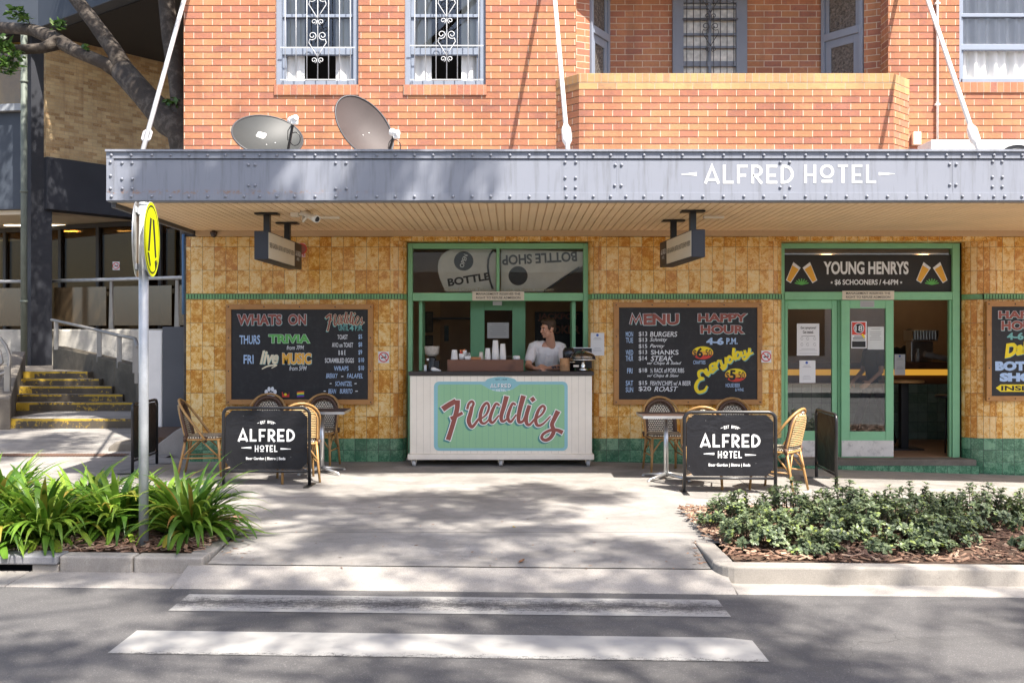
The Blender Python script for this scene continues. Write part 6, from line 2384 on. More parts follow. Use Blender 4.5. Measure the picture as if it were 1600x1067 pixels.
# ------------------------------------------------------------------ inside the rooms
jp = thing('jackpot_sign', 'dim black JACKPOT POKER sign on the wall behind the barista', 'sign', P(870, 540, 15.5))
b = MB(); b.box(PX(836, 15.5), PX(912, 15.5), 15.52, 15.598, PZ(560, 15.5), PZ(487, 15.5)); b.build('panel', M_BLACK, jp, world=True)
t = MB()
INK2 = [paint('dim_pink_lettering', (0.42, 0.24, 0.20), 0.7), paint('dim_white_lettering', (0.5, 0.45, 0.4), 0.7)]
f = plane_px(15.518)
text(t, 'JACKPOT', (841, 490, 904, 501), f, 0.0, 0, bold=0.04); text(t, 'POKER', (856, 509, 905, 521), f, 0.0, 0, bold=0.04)
t.build('lettering', INK2, jp, world=True)
for x0, x1, y0, y1, lab in ((664, 676, 487, 519, 'upper dim picture frame on the wall behind the grinder'), (664, 676, 524, 540, 'lower dim picture frame on the wall behind the grinder')):
    pf = thing('picture_frame', lab, 'picture', P((x0 + x1) / 2, y1, 15.5), 0, 'dim pictures on the kiosk room wall')
    b = MB(); b.box(PX(x0, 15.5), PX(x1, 15.5), 15.55, 15.597, PZ(y1, 15.5), PZ(y0, 15.5)); b.build('frame', M_BLACK, pf, world=True)
    b = MB(); b.box(PX(x0 + 1.5, 15.5), PX(x1 - 1.5, 15.5), 15.545, 15.5495, PZ(y1 - 1.5, 15.5), PZ(y0 + 1.5, 15.5)); b.build('picture', paint('dim_print', (0.10, 0.085, 0.06), 0.4, 0.6, 12), pf, world=True)

# bar with green tiles, its glowing shelf and a tall table
YBAR = 14.9
bar_ = thing('bar_counter', 'tiled bar with a timber top and glowing amber edge inside the entrance', 'bar', (5.2, YBAR, 0.03))
b = MB(); b.box(2.6, 7.9, YBAR, YBAR + 0.5, 0.035, PZ(600, YBAR))
b.build('tiled_front', tile_mat('dim_green_tile', (0.26, 0.36, 0.29), (0.20, 0.30, 0.23), (0.15, 0.24, 0.18), (0.03, 0.035, 0.03), 0.15, 0.15, rough=0.2), bar_, world=True)
b = MB(); b.box(2.5, 7.95, YBAR - 0.09, YBAR + 0.55, PZ(576, YBAR), PZ(566, YBAR)); b.build('bar_top', wood('bar_timber', (0.22, 0.10, 0.05), (0.15, 0.06, 0.03)), bar_, world=True, bevel=0.01)
b = MB(); b.box(2.6, 7.9, YBAR - 0.01, YBAR + 0.5, PZ(600, YBAR) + 0.001, PZ(576, YBAR) - 0.001); b.build('bar_shelf', wood('bar_shelf_timber', (0.18, 0.09, 0.04), (0.10, 0.05, 0.03)), bar_, world=True)
b = MB(); b.box(2.6, 7.9, YBAR - 0.055, YBAR - 0.011, PZ(586, YBAR), PZ(577, YBAR)); b.build('glow_strip', emit_mat('amber_strip_light', (1.0, 0.50, 0.06), 0.20), bar_, world=True)
tt = thing('tall_table', 'round timber tall table on a black post just inside the entrance', 'table', (PX(1411, 13.6), 13.6, 0.032))
b = MB(); b.lathe([(0.30, PZ(594, 13.6) - 0.03), (0.31, PZ(594, 13.6) - 0.015), (0.30, PZ(594, 13.6)), (0, PZ(594, 13.6))], (PX(1408, 13.6), 13.6, 0), 30); b.build('tabletop', wood('table_timber', (0.50, 0.27, 0.10), (0.38, 0.19, 0.07)), tt, world=True)
b = MB(); b.box(PX(1406, 13.6), PX(1417.5, 13.6), 13.55, 13.65, 0.05, PZ(594, 13.6) - 0.032); b.build('post', M_BLACK, tt, world=True)
b = MB(); b.box(PX(1387, 13.6), PX(1435, 13.6), 13.4, 13.8, 0.033, 0.05); b.build('foot_plate', M_BLACK, tt, world=True)
em = thing('espresso_machine', 'silver espresso machine on the bar inside the entrance', 'coffee machine', P(1443, 568, YBAR + 0.25))
ztop = PZ(566, YBAR) + 0.002
b = MB()
b.box(PX(1424, 15.1), PX(1465, 15.1), 15.05, 15.42, PZ(533, 15.1), PZ(516, 15.1)); b.box(PX(1428, 15.1), PX(1463, 15.1), 15.2, 15.42, ztop, PZ(533.3, 15.1))
b.build('body', M_ALU, em, world=True, bevel=0.01)
b = MB()
for k in range(9):
    x = PX(1426 + k * 4.6, 15.04)
    b.box(x - 0.006, x + 0.006, 15.03, 15.048, PZ(530, 15.04), PZ(517, 15.04))
b.build('cup_rail', M_CHROME, em, world=True)
sb_ = MB(); c = P(1434, 566, YBAR + 0.06); c.z = ztop
sb_.lathe([(0.035, 0), (0.035, 0.12), (0.014, 0.15), (0.014, 0.19), (0.03, 0.195), (0.03, 0.205), (0.0, 0.21)], c, 14)
tag(sb_.build('pump_bottle', paint('clear_gel', (0.6, 0.62, 0.6), 0.15), None), 'clear pump bottle of sanitiser on the bar', 'bottle')
nt_ = flat_sign('check_in_notice', 'white notice standing on the tall table just inside the entrance', 'notice', 1397.5, 553.5, 1414, 586, 13.5, M_PAPER, lambda t, f: checkin(t, f, 1397.5, 553.5, 0.8), 'paper notices')
rc = MB()
rc.tube([P(1444, 553, 14.95), P(1462, 557, 14.95), P(1482, 561, 14.95)], [0.05, 0.045, 0.05], 8)
tag(rc.build('rolled_mat', M_PAPERG, None), 'pale rolled bar mat lying on the bar by the espresso machine', 'mat')
st_ = thing('bar_stool', 'slim black stool legs just inside the right door jamb', 'stool', (PX(1480, 13.1), 13.1, 0.03))
b = MB(); b.tube([(PX(1477, 13.1), 13.1, 0.032), (PX(1484, 13.1), 13.2, 0.78)], 0.013, 7); b.build('leg', M_BLACK, st_, world=True)
b = MB(); b.tube([(PX(1492, 13.1), 13.1, 0.032), (PX(1487, 13.1), 13.2, 0.78)], 0.013, 7); b.build('leg', M_BLACK, st_, world=True)
b = MB(); b.lathe([(0.15, 0.78), (0.16, 0.80), (0.15, 0.815), (0, 0.815)], (PX(1486, 13.1), 13.22, 0), 20); b.build('seat', M_BLACK, st_, world=True)
# ------------------------------------------------------------------ cafe barriers
M_TUBE = paint('black_tube', (0.018, 0.018, 0.020), 0.32, 0.12, 8)


def vinyl():
    m, nt, b, out = newmat('black_vinyl')
    co = objco(nt)
    n1 = noise(nt, co, 3.0, 3, 0.5, 0.8)
    n2 = noise(nt, co, 70, 3)
    c = mixc(nt, n1, (0.010, 0.010, 0.012), (0.018, 0.018, 0.021))
    v = nd(nt, 'ShaderNodeTexVoronoi', {'Vector': co, 'Scale': 9.0, 'Randomness': 1.0}).outputs['Distance']
    sp = nd(nt, 'ShaderNodeMapRange', {0: v, 1: 0.03, 2: 0.05, 3: 0.5, 4: 0.0}).outputs[0]
    c = mixc(nt, sp, c, (0.25, 0.25, 0.25))
    nt.links.new(c, b.inputs['Base Color'])
    b.inputs['Roughness'].default_value = 0.42
    b.inputs['Specular IOR Level'].default_value = 0.3
    bump(nt, b, math_(nt, 'ADD', n1, math_(nt, 'MULTIPLY', n2, 0.05)), 0.6, 0.04)
    return m


M_VINYL = vinyl()
BW_, BH_ = 0.985, 0.865


def barrier(label):
    """frame stands on the x axis, face towards -y"""
    o = thing('cafe_barrier', label, 'cafe barrier', (0, 0, 0), 0, 'black cafe barriers on the footpath')
    h, w_ = BH_, BW_ / 2 - 0.018
    r_ = 0.075
    pts = [(-w_, 0, 0.0), (-w_, 0, h - 0.018 - r_)] + [(-w_ + r_ - r_ * math.cos(R(a)), 0, h - 0.018 - r_ + r_ * math.sin(R(a))) for a in (18, 36, 54, 72, 90)]
    pts += [(-p[0], 0, p[2]) for p in pts[::-1]]
    b = MB()
    b.tube(pts, 0.0185, 10)
    b.tube([(-w_, 0, 0.155), (w_, 0, 0.155)], 0.0145, 8)
    b.build('frame', M_TUBE, o)
    for s in (-1, 1):
        f = MB()
        f.box(s * w_ - 0.032, s * w_ + 0.032, -0.17, 0.17, 0.001, 0.009)
        f.build('foot', M_TUBE, o, bevel=0.003)
    b = MB()
    c = 0.075
    x0, x1, z0, z1 = -w_ + 0.022, w_ - 0.022, 0.178, h - 0.045
    P8 = [(x0 + c, z0), (x1 - c, z0), (x1, z0 + c), (x1, z1 - c), (x1 - c, z1), (x0 + c, z1), (x0, z1 - c), (x0, z0 + c)]
    b.slab([(p[0], -0.006, p[1]) for p in P8], (0, 0.008, 0))
    ban = b.build('banner', M_VINYL, o)
    k = MB()
    for sx in (-1, 1):
        for zz, e in ((z0 + 0.02, -1), (z1 - 0.02, 1)):
            k.tube([(sx * (w_ - 0.075), -0.004, zz), (sx * (w_ - 0.008), -0.004, zz + e * 0.02)], 0.006, 6)
    k.build('strap', paint('tan_strap', (0.30, 0.20, 0.11), 0.7), ban)
    # lettering traced on the left barrier in photo pixels: 143 px to the metre
    def f(x, y, d=0.0):
        return ((x - 416.3) / 143.0, -0.0065 - d, (758.5 - y) / 143.0)
    t = MB()
    q = 4.2105
    def X(x0, y0, x1, y1):
        return (270 + x0 / q, 600 + y0 / q, 270 + x1 / q, 600 + y1 / q)
    deco_text(t, 'ALFRED', X(430, 296, 806, 378), f, 0.0008, sw=0.165, gap=0.17)
    deco_text(t, 'HoTEL', X(540, 402, 690, 446), f, 0.0008, sw=0.165, gap=0.20)
    poly2(t, [X(450, 418, 0, 0)[:2], X(517, 412, 0, 0)[:2], X(517, 426, 0, 0)[:2], X(450, 421, 0, 0)[:2]], f, 0.0008)
    poly2(t, [X(710, 419, 0, 0)[:2], X(710, 431, 0, 0)[:2], X(779, 428, 0, 0)[:2], X(779, 425, 0, 0)[:2]], f, 0.0008)
    cs, n = 'EST 1939', 0
    for k_, ch in enumerate(cs):
        if ch == ' ':
            continue
        x = 582 + k_ * 11.6
        dy = ((x - 618) / 40.0) ** 2 * 6
        wd = 9 if ch not in '1' else 5
        text(t, ch, X(x - wd / 2, 240 + dy, x + wd / 2, 258 + dy), f, 0.0008, bold=0.02, rot=-(x - 618) * 0.28)
    for a_, b_ in (((557, 258), (570, 254)), ((666, 254), (679, 258))):
        ribbon(t, [X(*a_, 0, 0)[:2], X(*b_, 0, 0)[:2]], 0.6, f, 0.0008)
    text(t, 'Beer Garden | Bistro | Beds', X(482, 480, 742, 503), f, 0.0008, bold=0.022)
    t.build('lettering', M_LETTER, ban)
    return o


YL_, YR_ = 10.49, 10.06
bA = barrier('black cafe barrier lettered ALFRED HOTEL left of the crossing')
bA.location = (PX(416.3, YL_), YL_, gz(-2.6, YL_))
bA.rotation_euler = (0, 0, R(-2))
place_copy(bA, (PX(1140.5, YR_), YR_, gz(2.3, YR_) + 0.004), R(-1.5), 'black cafe barrier lettered ALFRED HOTEL behind the low shrub bed')
c = place_copy(bA, (PX(1291, 10.95), 10.96, gz(3.58, 10.96)), R(86), 'black cafe barrier seen nearly edge-on in front of the entrance doors')
c.scale = (0.93, 1, 0.96)
c = place_copy(bA, (-4.49, 11.75, gz(-4.5, 11.75)), R(-87), 'black cafe barrier seen edge-on behind the crossing sign post')
c.scale = (0.95, 1, 0.97)

# ------------------------------------------------------------------ rattan bistro chairs
def rattan():
    m, nt, b, out = newmat('woven_dots')
    uv = uvco(nt)
    sp = nd(nt, 'ShaderNodeSeparateXYZ', {0: uv})
    p = 0.029
    v = math_(nt, 'DIVIDE', sp.outputs[1], p * 0.8)
    row = math_(nt, 'FLOOR', v)
    odd = math_(nt, 'MULTIPLY', math_(nt, 'MODULO', math_(nt, 'ABSOLUTE', row), 2.0), 0.5)
    u = math_(nt, 'ADD', math_(nt, 'DIVIDE', sp.outputs[0], p), odd)
    fu = math_(nt, 'SUBTRACT', math_(nt, 'FRACT', u), 0.5)
    fv = math_(nt, 'SUBTRACT', math_(nt, 'FRACT', v), 0.5)
    d = math_(nt, 'SQRT', math_(nt, 'ADD', math_(nt, 'MULTIPLY', fu, fu), math_(nt, 'MULTIPLY', fv, fv)))
    f = ramp(nt, d, [(0.30, 1.0), (0.40, 0.0)])
    c = mixc(nt, f, (0.042, 0.024, 0.017), (0.74, 0.67, 0.52))
    nt.links.new(c, b.inputs['Base Color'])
    b.inputs['Roughness'].default_value = 0.6
    bump(nt, b, f, 0.4, 0.003)
    return m


M_WEAVE = rattan()
M_BAMBOO = paint('bamboo_cane', (0.40, 0.225, 0.08), 0.42, 0.22, 14, dirt=0.3, dirtcol=(0.16, 0.08, 0.03))
M_WRAP = paint('brown_cane_wrap', (0.085, 0.045, 0.028), 0.6, 0.25, 30)
M_SLAT = paint('pale_cane_slats', (0.52, 0.36, 0.17), 0.55, 0.15, 20)


def hoop(hw, yb, zb, yt, zt, n=13):
    """inverted U leaning back: feet (+-hw, yb, zb) to the crown (0, yt, zt)"""
    pts = []
    sl = 0.55
    for k in range(5):
        t = k / 5 * sl
        pts.append((-hw * (1 - 0.04 * t), yb + (yt - yb) * t, zb + (zt - zb) * t))
    t0 = sl
    for k in range(n + 1):
        a = math.pi * k / n
        tt_ = t0 + (1 - t0) * math.sin(a)
        pts.append((-hw * 0.978 * math.cos(a), yb + (yt - yb) * tt_, zb + (zt - zb) * tt_))
    pts += [(-p[0], p[1], p[2]) for p in pts[:5][::-1]]
    return pts


def chair(label):
    """faces -y, origin on the ground under the seat"""
    o = thing('bistro_chair', label, 'chair', (0, 0, 0), 0, 'rattan bistro chairs at the footpath tables')
    # seat pad with woven top and edge
    s = MB()
    pl_ = [(p[0], p[1]) for p in rrect2(-0.205, -0.215, 0.205, 0.20, 0.09)]
    s.prism(pl_, 0.432, 0.468)
    s.build('seat', M_WEAVE, o, bevel=0.006)
    sr = MB()
    sr.tube([(p[0] * 1.0, p[1] * 1.0, 0.428) for p in pl_], 0.013, 7, closed=True)
    sr.build('seat_rim', M_BAMBOO, o)
    oh = hoop(0.228, -0.05, 0.425, 0.285, 0.885)
    a = MB(); a.tube(oh, 0.0145, 8); a.build('arm_hoop', M_BAMBOO, o)
    ih = hoop(0.187, 0.175, 0.45, 0.268, 0.852)
    a = MB(); a.tube(ih, 0.0135, 8); a.build('back_hoop', M_BAMBOO, o)
    a = MB(); a.tube([(p[0] * 0.975, p[1] - 0.012, 0.45 + (p[2] - 0.45) * 0.985) for p in ih], 0.0225, 8); a.tube([(p[0] * 0.86, p[1] - 0.008, 0.45 + (p[2] - 0.45) * 0.90) for p in ih], 0.0125, 8, flat=0.6)
    a.build('back_binding', M_WRAP, o)
    # woven back inside the hoop
    b = MB()
    half = len(ih) // 2
    rows = []
    for k in range(half + 1):
        l, r_ = ih[k], ih[len(ih) - 1 - k]
        row = []
        for q in range(7):
            t = q / 6
            x = l[0] * 0.93 + (r_[0] - l[0]) * 0.93 * t
            bow = 0.030 * (1 - (2 * t - 1) ** 2)
            row.append(b.vert((x, l[1] + bow - 0.004, 0.47 + (l[2] - 0.45) * 0.95)))
        rows.append(row)
    for k in range(half):
        for q in range(6):
            b.face((rows[k][q], rows[k][q + 1], rows[k + 1][q + 1], rows[k + 1][q]))
    wb_ = b.build('backrest', M_WEAVE, o)
    sm = wb_.modifiers.new('thick', 'SOLIDIFY'); sm.thickness = 0.006
    sl_ = MB()
    for k in range(17):
        z = 0.50 + 0.0195 * k
        # width of the hoop at this height
        hw = 0.187 * 0.9
        for l in ih[:half + 1]:
            if l[2] <= z + 0.01:
                hw = abs(l[0]) * 0.9
        tt_ = (z - 0.45) / 0.402
        y = 0.175 + 0.093 * tt_ + 0.012
        pts = [(hw * (2 * q / 6 - 1), y + 0.030 * (1 - (2 * q / 6 - 1) ** 2), z) for q in range(7)]
        sl_.tube(pts, 0.0075, 5)
    sl_.build('back_slats', M_SLAT, o)
    for (x0, y0, z0, x1, y1) in ((-0.185, -0.19, 0.43, -0.205, -0.225), (0.185, -0.19, 0.43, 0.205, -0.225), (-0.180, 0.175, 0.45, -0.205, 0.262), (0.180, 0.175, 0.45, 0.205, 0.262)):
        g_ = MB(); g_.tube([(x0, y0, z0), ((x0 + x1) / 2 + 0.003, (y0 + y1) / 2, z0 / 2), (x1, y1, 0.001)], [0.0155, 0.0150, 0.0135], 8)
        g_.build('leg', M_BAMBOO, o)
    br = MB()
    for s_ in (-1, 1):
        br.tube([(s_ * 0.195, -0.205, 0.22), (s_ * 0.19, -0.06, 0.36), (s_ * 0.187, 0.0, 0.415)], 0.0095, 6)
        br.tube([(s_ * 0.193, 0.215, 0.22), (s_ * 0.19, 0.09, 0.36), (s_ * 0.187, 0.03, 0.415)], 0.0095, 6)
        br.tube([(s_ * 0.193, -0.205, 0.235), (s_ * 0.09, -0.2, 0.385), (s_ * 0.02, -0.19, 0.415)], 0.0095, 6)
        br.tube([(s_ * 0.193, 0.222, 0.235), (s_ * 0.09, 0.2, 0.385), (s_ * 0.02, 0.185, 0.415)], 0.0095, 6)
        br.tube([(s_ * 0.197, -0.21, 0.215), (s_ * 0.194, 0.22, 0.215)], 0.009, 6)
    br.build('braces', M_BAMBOO, o)
    jt = MB()
    for s_ in (-1, 1):
        for (y, z) in ((-0.05, 0.43), (0.18, 0.44)):
            jt.tube([(s_ * 0.20, y, z - 0.03), (s_ * 0.212, y, z + 0.03)], 0.019, 8)
    jt.build('cane_binding', M_WRAP, o)
    return o


ch0 = chair('rattan bistro chair in profile at the left end of the tiled wall')
ch0.location = (-3.62, 11.3, gz(-3.6, 11.3)); ch0.rotation_euler = (0, 0, R(97))
place_copy(ch0, (-3.06, 11.92, 0), R(6), 'rattan bistro chair with only its top showing over the left ALFRED HOTEL barrier')
place_copy(ch0, (-2.40, 11.90, 0), R(-4), 'rattan bistro chair against the tiles under the right end of the WHATS ON board')
place_copy(ch0, (-2.42, 10.86, gz(-2.4, 10.86)), R(200), 'rattan bistro chair with its woven back to the street beside the left barrier')
place_copy(ch0, (1.84, 11.62, gz(1.8, 11.6)), R(4), 'rattan bistro chair behind the right footpath table under the MENU board')
place_copy(ch0, (2.74, 11.80, gz(2.7, 11.8)), R(-6), 'rattan bistro chair with only its top showing over the right ALFRED HOTEL barrier')
place_copy(ch0, (2.10, 10.55, gz(2.1, 10.6)), R(168), 'rattan bistro chair half hidden by the left edge of the right barrier')
place_copy(ch0, (2.86, 10.35, gz(2.8, 10.35)), R(-128), 'pale sunlit rattan bistro chair at the right end of the right barrier')


def table(label, loc, rz):
    o = thing('bistro_table', label, 'table', loc, rz, 'square bistro tables')
    t = MB(); t.box(-0.30, 0.30, -0.30, 0.30, 0.722, 0.748); t.build('tabletop', paint('dark_tabletop', (0.07, 0.042, 0.032), 0.4, 0.15, 5), o, bevel=0.003)
    t = MB()
    for a in ((-0.303, 0.303, -0.3045, -0.3005), (-0.303, 0.303, 0.3005, 0.3045)):
        t.box(a[0], a[1], a[2], a[3], 0.716, 0.7465)
    for a in ((-0.3045, -0.3005), (0.3005, 0.3045)):
        t.box(a[0], a[1], -0.30, 0.30, 0.716, 0.7465)
    t.build('metal_edge', M_ALU, o)
    t = MB(); t.tube([(0, 0, 0.03), (0, 0, 0.715)], 0.027, 14); t.box(-0.14, 0.14, -0.02, 0.02, 0.70, 0.7155); t.build('post', M_ALU, o)
    for k in range(4):
        a = R(45 + 90 * k)
        f = MB()
        f.tube([(0.02 * math.cos(a), 0.02 * math.sin(a), 0.062), (0.17 * math.cos(a), 0.17 * math.sin(a), 0.045), (0.33 * math.cos(a), 0.33 * math.sin(a), 0.024)], [0.022, 0.017, 0.012], 8)
        f.lathe([(0.018, 0.001), (0.018, 0.02), (0.0, 0.022)], (0.325 * math.cos(a), 0.325 * math.sin(a), 0), 10)
        f.build('foot', M_ALU, o)
    return o


tb0 = table('square bistro table behind the right edge of the left ALFRED HOTEL barrier', (-2.26, 11.42, gz(-2.3, 11.4)), R(2))
place_copy(tb0, (1.765, 11.0, gz(1.77, 11.0)), 0, 'square bistro table with a bright metal edge left of the right barrier')

# ------------------------------------------------------------------ pedestrian crossing sign
YS = 7.6
XS = PX(224.5, YS)
sp_ = thing('crossing_sign', 'yellow round pedestrian crossing sign on a galvanised post', 'road sign', (XS, YS, bz(XS, YS)))
b = MB(); b.tube([(XS, YS, -0.15), (XS, YS, PZ(322, YS))], 0.0375, 18); b.lathe([(0.0385, PZ(322, YS)), (0.0385, PZ(318, YS)), (0.03, PZ(316.5, YS)), (0, PZ(316, YS))], (XS, YS, 0), 18)
b.build('post', M_STEEL, sp_, world=True)


def sgn(cx, cz, th, face, back, front, base_d):
    """600 mm disc turned about the post"""
    n = Vector((math.cos(R(th)), math.sin(R(th)), 0))
    u = Vector((-n.y, n.x, 0))
    c = Vector((cx, YS + (0.0), cz))
    AX = Matrix((u, Vector((0, 0, 1)), n)).transposed()
    m = MB()
    m.lathe([(0.297, -0.0035), (0.297, 0.0035)], c, 48, AX)
    o = m.build('sign_disc', [back], sp_, world=True)
    f = plane_uvn(c + n * 0.0040, u, (0, 0, 1), n)
    if front:
        t = MB()
        disc2(t, (0, 0), 0.293, f, 0.0002, 0, 48)
        ribbon(t, arc_pts(0, 0, 0.263, 0.263, 0, 360, 48)[:-1], 0.014, f, 0.0008, 1, closed=True)
        # walking legs
        for q in ([(-0.075, -0.165), (-0.010, -0.165), (-0.090, 0.100), (-0.155, 0.100)], [(-0.165, 0.115), (-0.105, 0.112), (-0.045, 0.205), (-0.085, 0.220)],
                  [(0.015, -0.165), (0.085, -0.165), (0.165, 0.125), (0.105, 0.140)], [(0.095, 0.165), (0.165, 0.145), (0.185, 0.175), (0.110, 0.232)]):
            poly2(t, q, f, 0.0009, 1)
        t.build('sign_face', [paint('fluorescent_yellow', (0.80, 0.86, 0.0), 0.45, 0.02), M_INK], o, world=True)
    k = MB()
    for dz in (-0.22, 0.22):
        k.obox(c - n * 0.012 + Vector((0, 0, dz)), u, (0, 0, 1), n, 0.30, 0.045, 0.012)
        k.obox(c - n * 0.03 + Vector((0, 0, dz)), u, (0, 0, 1), n, 0.09, 0.05, 0.03)
    k.build('sign_bracket', M_STEEL, o, world=True)


sgn(XS + 0.062, PZ(374.5, YS), 9.0, None, M_STEEL, True, 0)
sgn(XS - 0.055, PZ(374.5, YS), 195.0, None, M_ALU, False, 0)

# ------------------------------------------------------------------ strappy plants
M_STRAP = leaf_mat('strappy_leaf', [(0, (0.060, 0.145, 0.018)), (0.35, (0.115, 0.235, 0.026)), (0.7, (0.19, 0.33, 0.04)), (0.90, (0.31, 0.42, 0.055)), (0.97, (0.36, 0.33, 0.05)), (1.0, (0.32, 0.16, 0.04))], 0.36, 0.38)


def strap_clump(label, x, y, n, L0, L1, seed, lean=0.0, up=1.0):
    rg = random.Random(seed)
    o = thing('strappy_plant', label, 'plant', (x, y, bz(x, y) + 0.02), 0, 'strappy green plants in the left bed')
    m = MB(); m.smooth = True
    for k in range(n):
        az = rg.uniform(0, 2 * math.pi)
        el = R(rg.choice([rg.uniform(62, 86), rg.uniform(45, 75), rg.uniform(20, 55)]))
        L_ = rg.uniform(L0, L1) * 1.08
        w_ = rg.uniform(0.015, 0.025)
        r0 = rg.uniform(0.0, 0.13)
        p = Vector((r0 * math.cos(az + 0.5), r0 * math.sin(az + 0.5), rg.uniform(-0.01, 0.03)))
        droop = rg.uniform(0.09, 0.26) * (1.25 if el < R(50) else 1.0) / up
        S = 9
        side = Vector((-math.sin(az), math.cos(az), 0))
        twist = rg.uniform(-0.35, 0.35)
        rows = []
        for s in range(S + 1):
            t = s / S
            d = Vector((math.cos(az) * math.cos(el), math.sin(az) * math.cos(el), math.sin(el)))
            nrm = side.cross(d).normalized()
            sd_ = (side * math.cos(twist * t) + nrm * math.sin(twist * t)).normalized()
            ww = w_ * (0.75 + 0.5 * math.sin(math.pi * min(t * 1.1, 1) ** 0.8)) * (1 - max(0, t - 0.62) ** 1.4 / 0.38 ** 1.4 * 0.96)
            if p.z < 0.012 and t > 0.3:
                p.z = 0.012 + 0.004 * rg.random()
            rows.append((m.vert(p - sd_ * ww + nrm * ww * 0.28), m.vert(p), m.vert(p + sd_ * ww + nrm * ww * 0.28)))
            p = p + d * (L_ / S)
            el -= droop * (0.45 + 1.5 * t)
            az += rg.uniform(-0.03, 0.03)
        for s in range(S):
            a, b_ = rows[s], rows[s + 1]
            m.face((a[0], a[1], b_[1], b_[0])); m.face((a[1], a[2], b_[2], b_[1]))
    m.build('leaves', M_STRAP, o)
    return o


strap_clump('bushy strappy plant right of the sign post at the end of the left bed', -2.66, 7.86, 215, 0.42, 0.74, 1)
strap_clump('strappy plant left of the sign post with some yellow leaves', -3.28, 7.95, 180, 0.38, 0.66, 2)
strap_clump('large strappy plant one clump in from the left photo edge', -3.78, 7.72, 200, 0.45, 0.74, 3)
strap_clump('large strappy plant cut by the left photo edge', -4.30, 7.95, 200, 0.45, 0.76, 4)
strap_clump('strappy plant at the back of the bed behind the sign post', -3.05, 8.42, 80, 0.4, 0.62, 5)
strap_clump('strappy plant at the back of the left bed in front of the steps', -3.75, 8.42, 95, 0.42, 0.66, 6)
strap_clump('strappy plant at the back left corner of the bed by the photo edge', -4.5, 8.5, 95, 0.45, 0.72, 7)
strap_clump('strappy plant at the lower left over the kerb by the storm drain', -4.05, 7.48, 75, 0.36, 0.6, 8)

# ------------------------------------------------------------------ low shrubs
M_SHRUB = leaf_mat('shrub_leaf', [(0, (0.065, 0.095, 0.048)), (0.4, (0.125, 0.168, 0.085)), (0.75, (0.215, 0.260, 0.140)), (0.94, (0.235, 0.31, 0.11)), (1.0, (0.34, 0.40, 0.08))], 0.40, 0.22)
M_TWIG = paint('shrub_twig', (0.11, 0.08, 0.05), 0.8, 0.2, 20)


def shrub(label, x, y, rx, ry, h, n, seed):
    rg = random.Random(seed)
    o = thing('low_shrub', label, 'shrub', (x, y, bz(x, y) + 0.02), 0, 'low green shrubs in the right bed')
    m, tw_ = MB(), MB()
    for k in range(n):
        a = rg.uniform(0, 2 * math.pi)
        r_ = math.sqrt(rg.random())
        ex, ey = rx * r_ * math.cos(a), ry * r_ * math.sin(a)
        top = h * (1 - 0.62 * r_ ** 2.2) * rg.uniform(0.4, 1.08)
        tip = Vector((ex, ey, max(top, 0.06)))
        root = Vector((ex * 0.25 + rg.uniform(-0.03, 0.03), ey * 0.25, 0))
        mid = (tip + root) / 2 + Vector((ex * 0.12, ey * 0.12, -0.03))
        tw_.tube([root, mid, tip], [0.0048, 0.0038, 0.0024], 4)
        ax = (tip - mid).normalized()
        whorls = [(1.0, 8, 0.95), (0.86, 6, 1.0), (0.68, 5, 0.9)]
        for (f, cnt, sc) in whorls:
            c = mid + (tip - mid) * f
            for q in range(cnt):
                b_ = rg.uniform(0, 6.28)
                tang = ax.orthogonal().normalized()
                tang = Matrix.Rotation(b_, 3, ax) @ tang
                d = (tang * rg.uniform(0.7, 1.0) + ax * rg.uniform(0.05, 0.75)).normalized()
                L_ = rg.uniform(0.038, 0.062) * sc
                w_ = L_ * rg.uniform(0.20, 0.28)
                sd_ = d.cross(ax).normalized()
                nr = sd_.cross(d)
                p0 = c
                p1 = c + d * L_ * 0.55 + nr * 0.002
                p2 = c + d * L_ - nr * 0.006
                i = [m.vert(p0), m.vert(p1 + sd_ * w_ + nr * 0.003), m.vert(p2 - d * L_ * 0.12 + sd_ * w_ * 0.7), m.vert(p2), m.vert(p2 - d * L_ * 0.12 - sd_ * w_ * 0.7), m.vert(p1 - sd_ * w_ + nr * 0.003), m.vert(p1)]
                m.face((i[0], i[6], i[1])); m.face((i[6], i[3], i[2], i[1])); m.face((i[0], i[5], i[6])); m.face((i[6], i[5], i[4], i[3]))
    m.build('foliage', M_SHRUB, o)
    tw_.build('stems', M_TWIG, o)


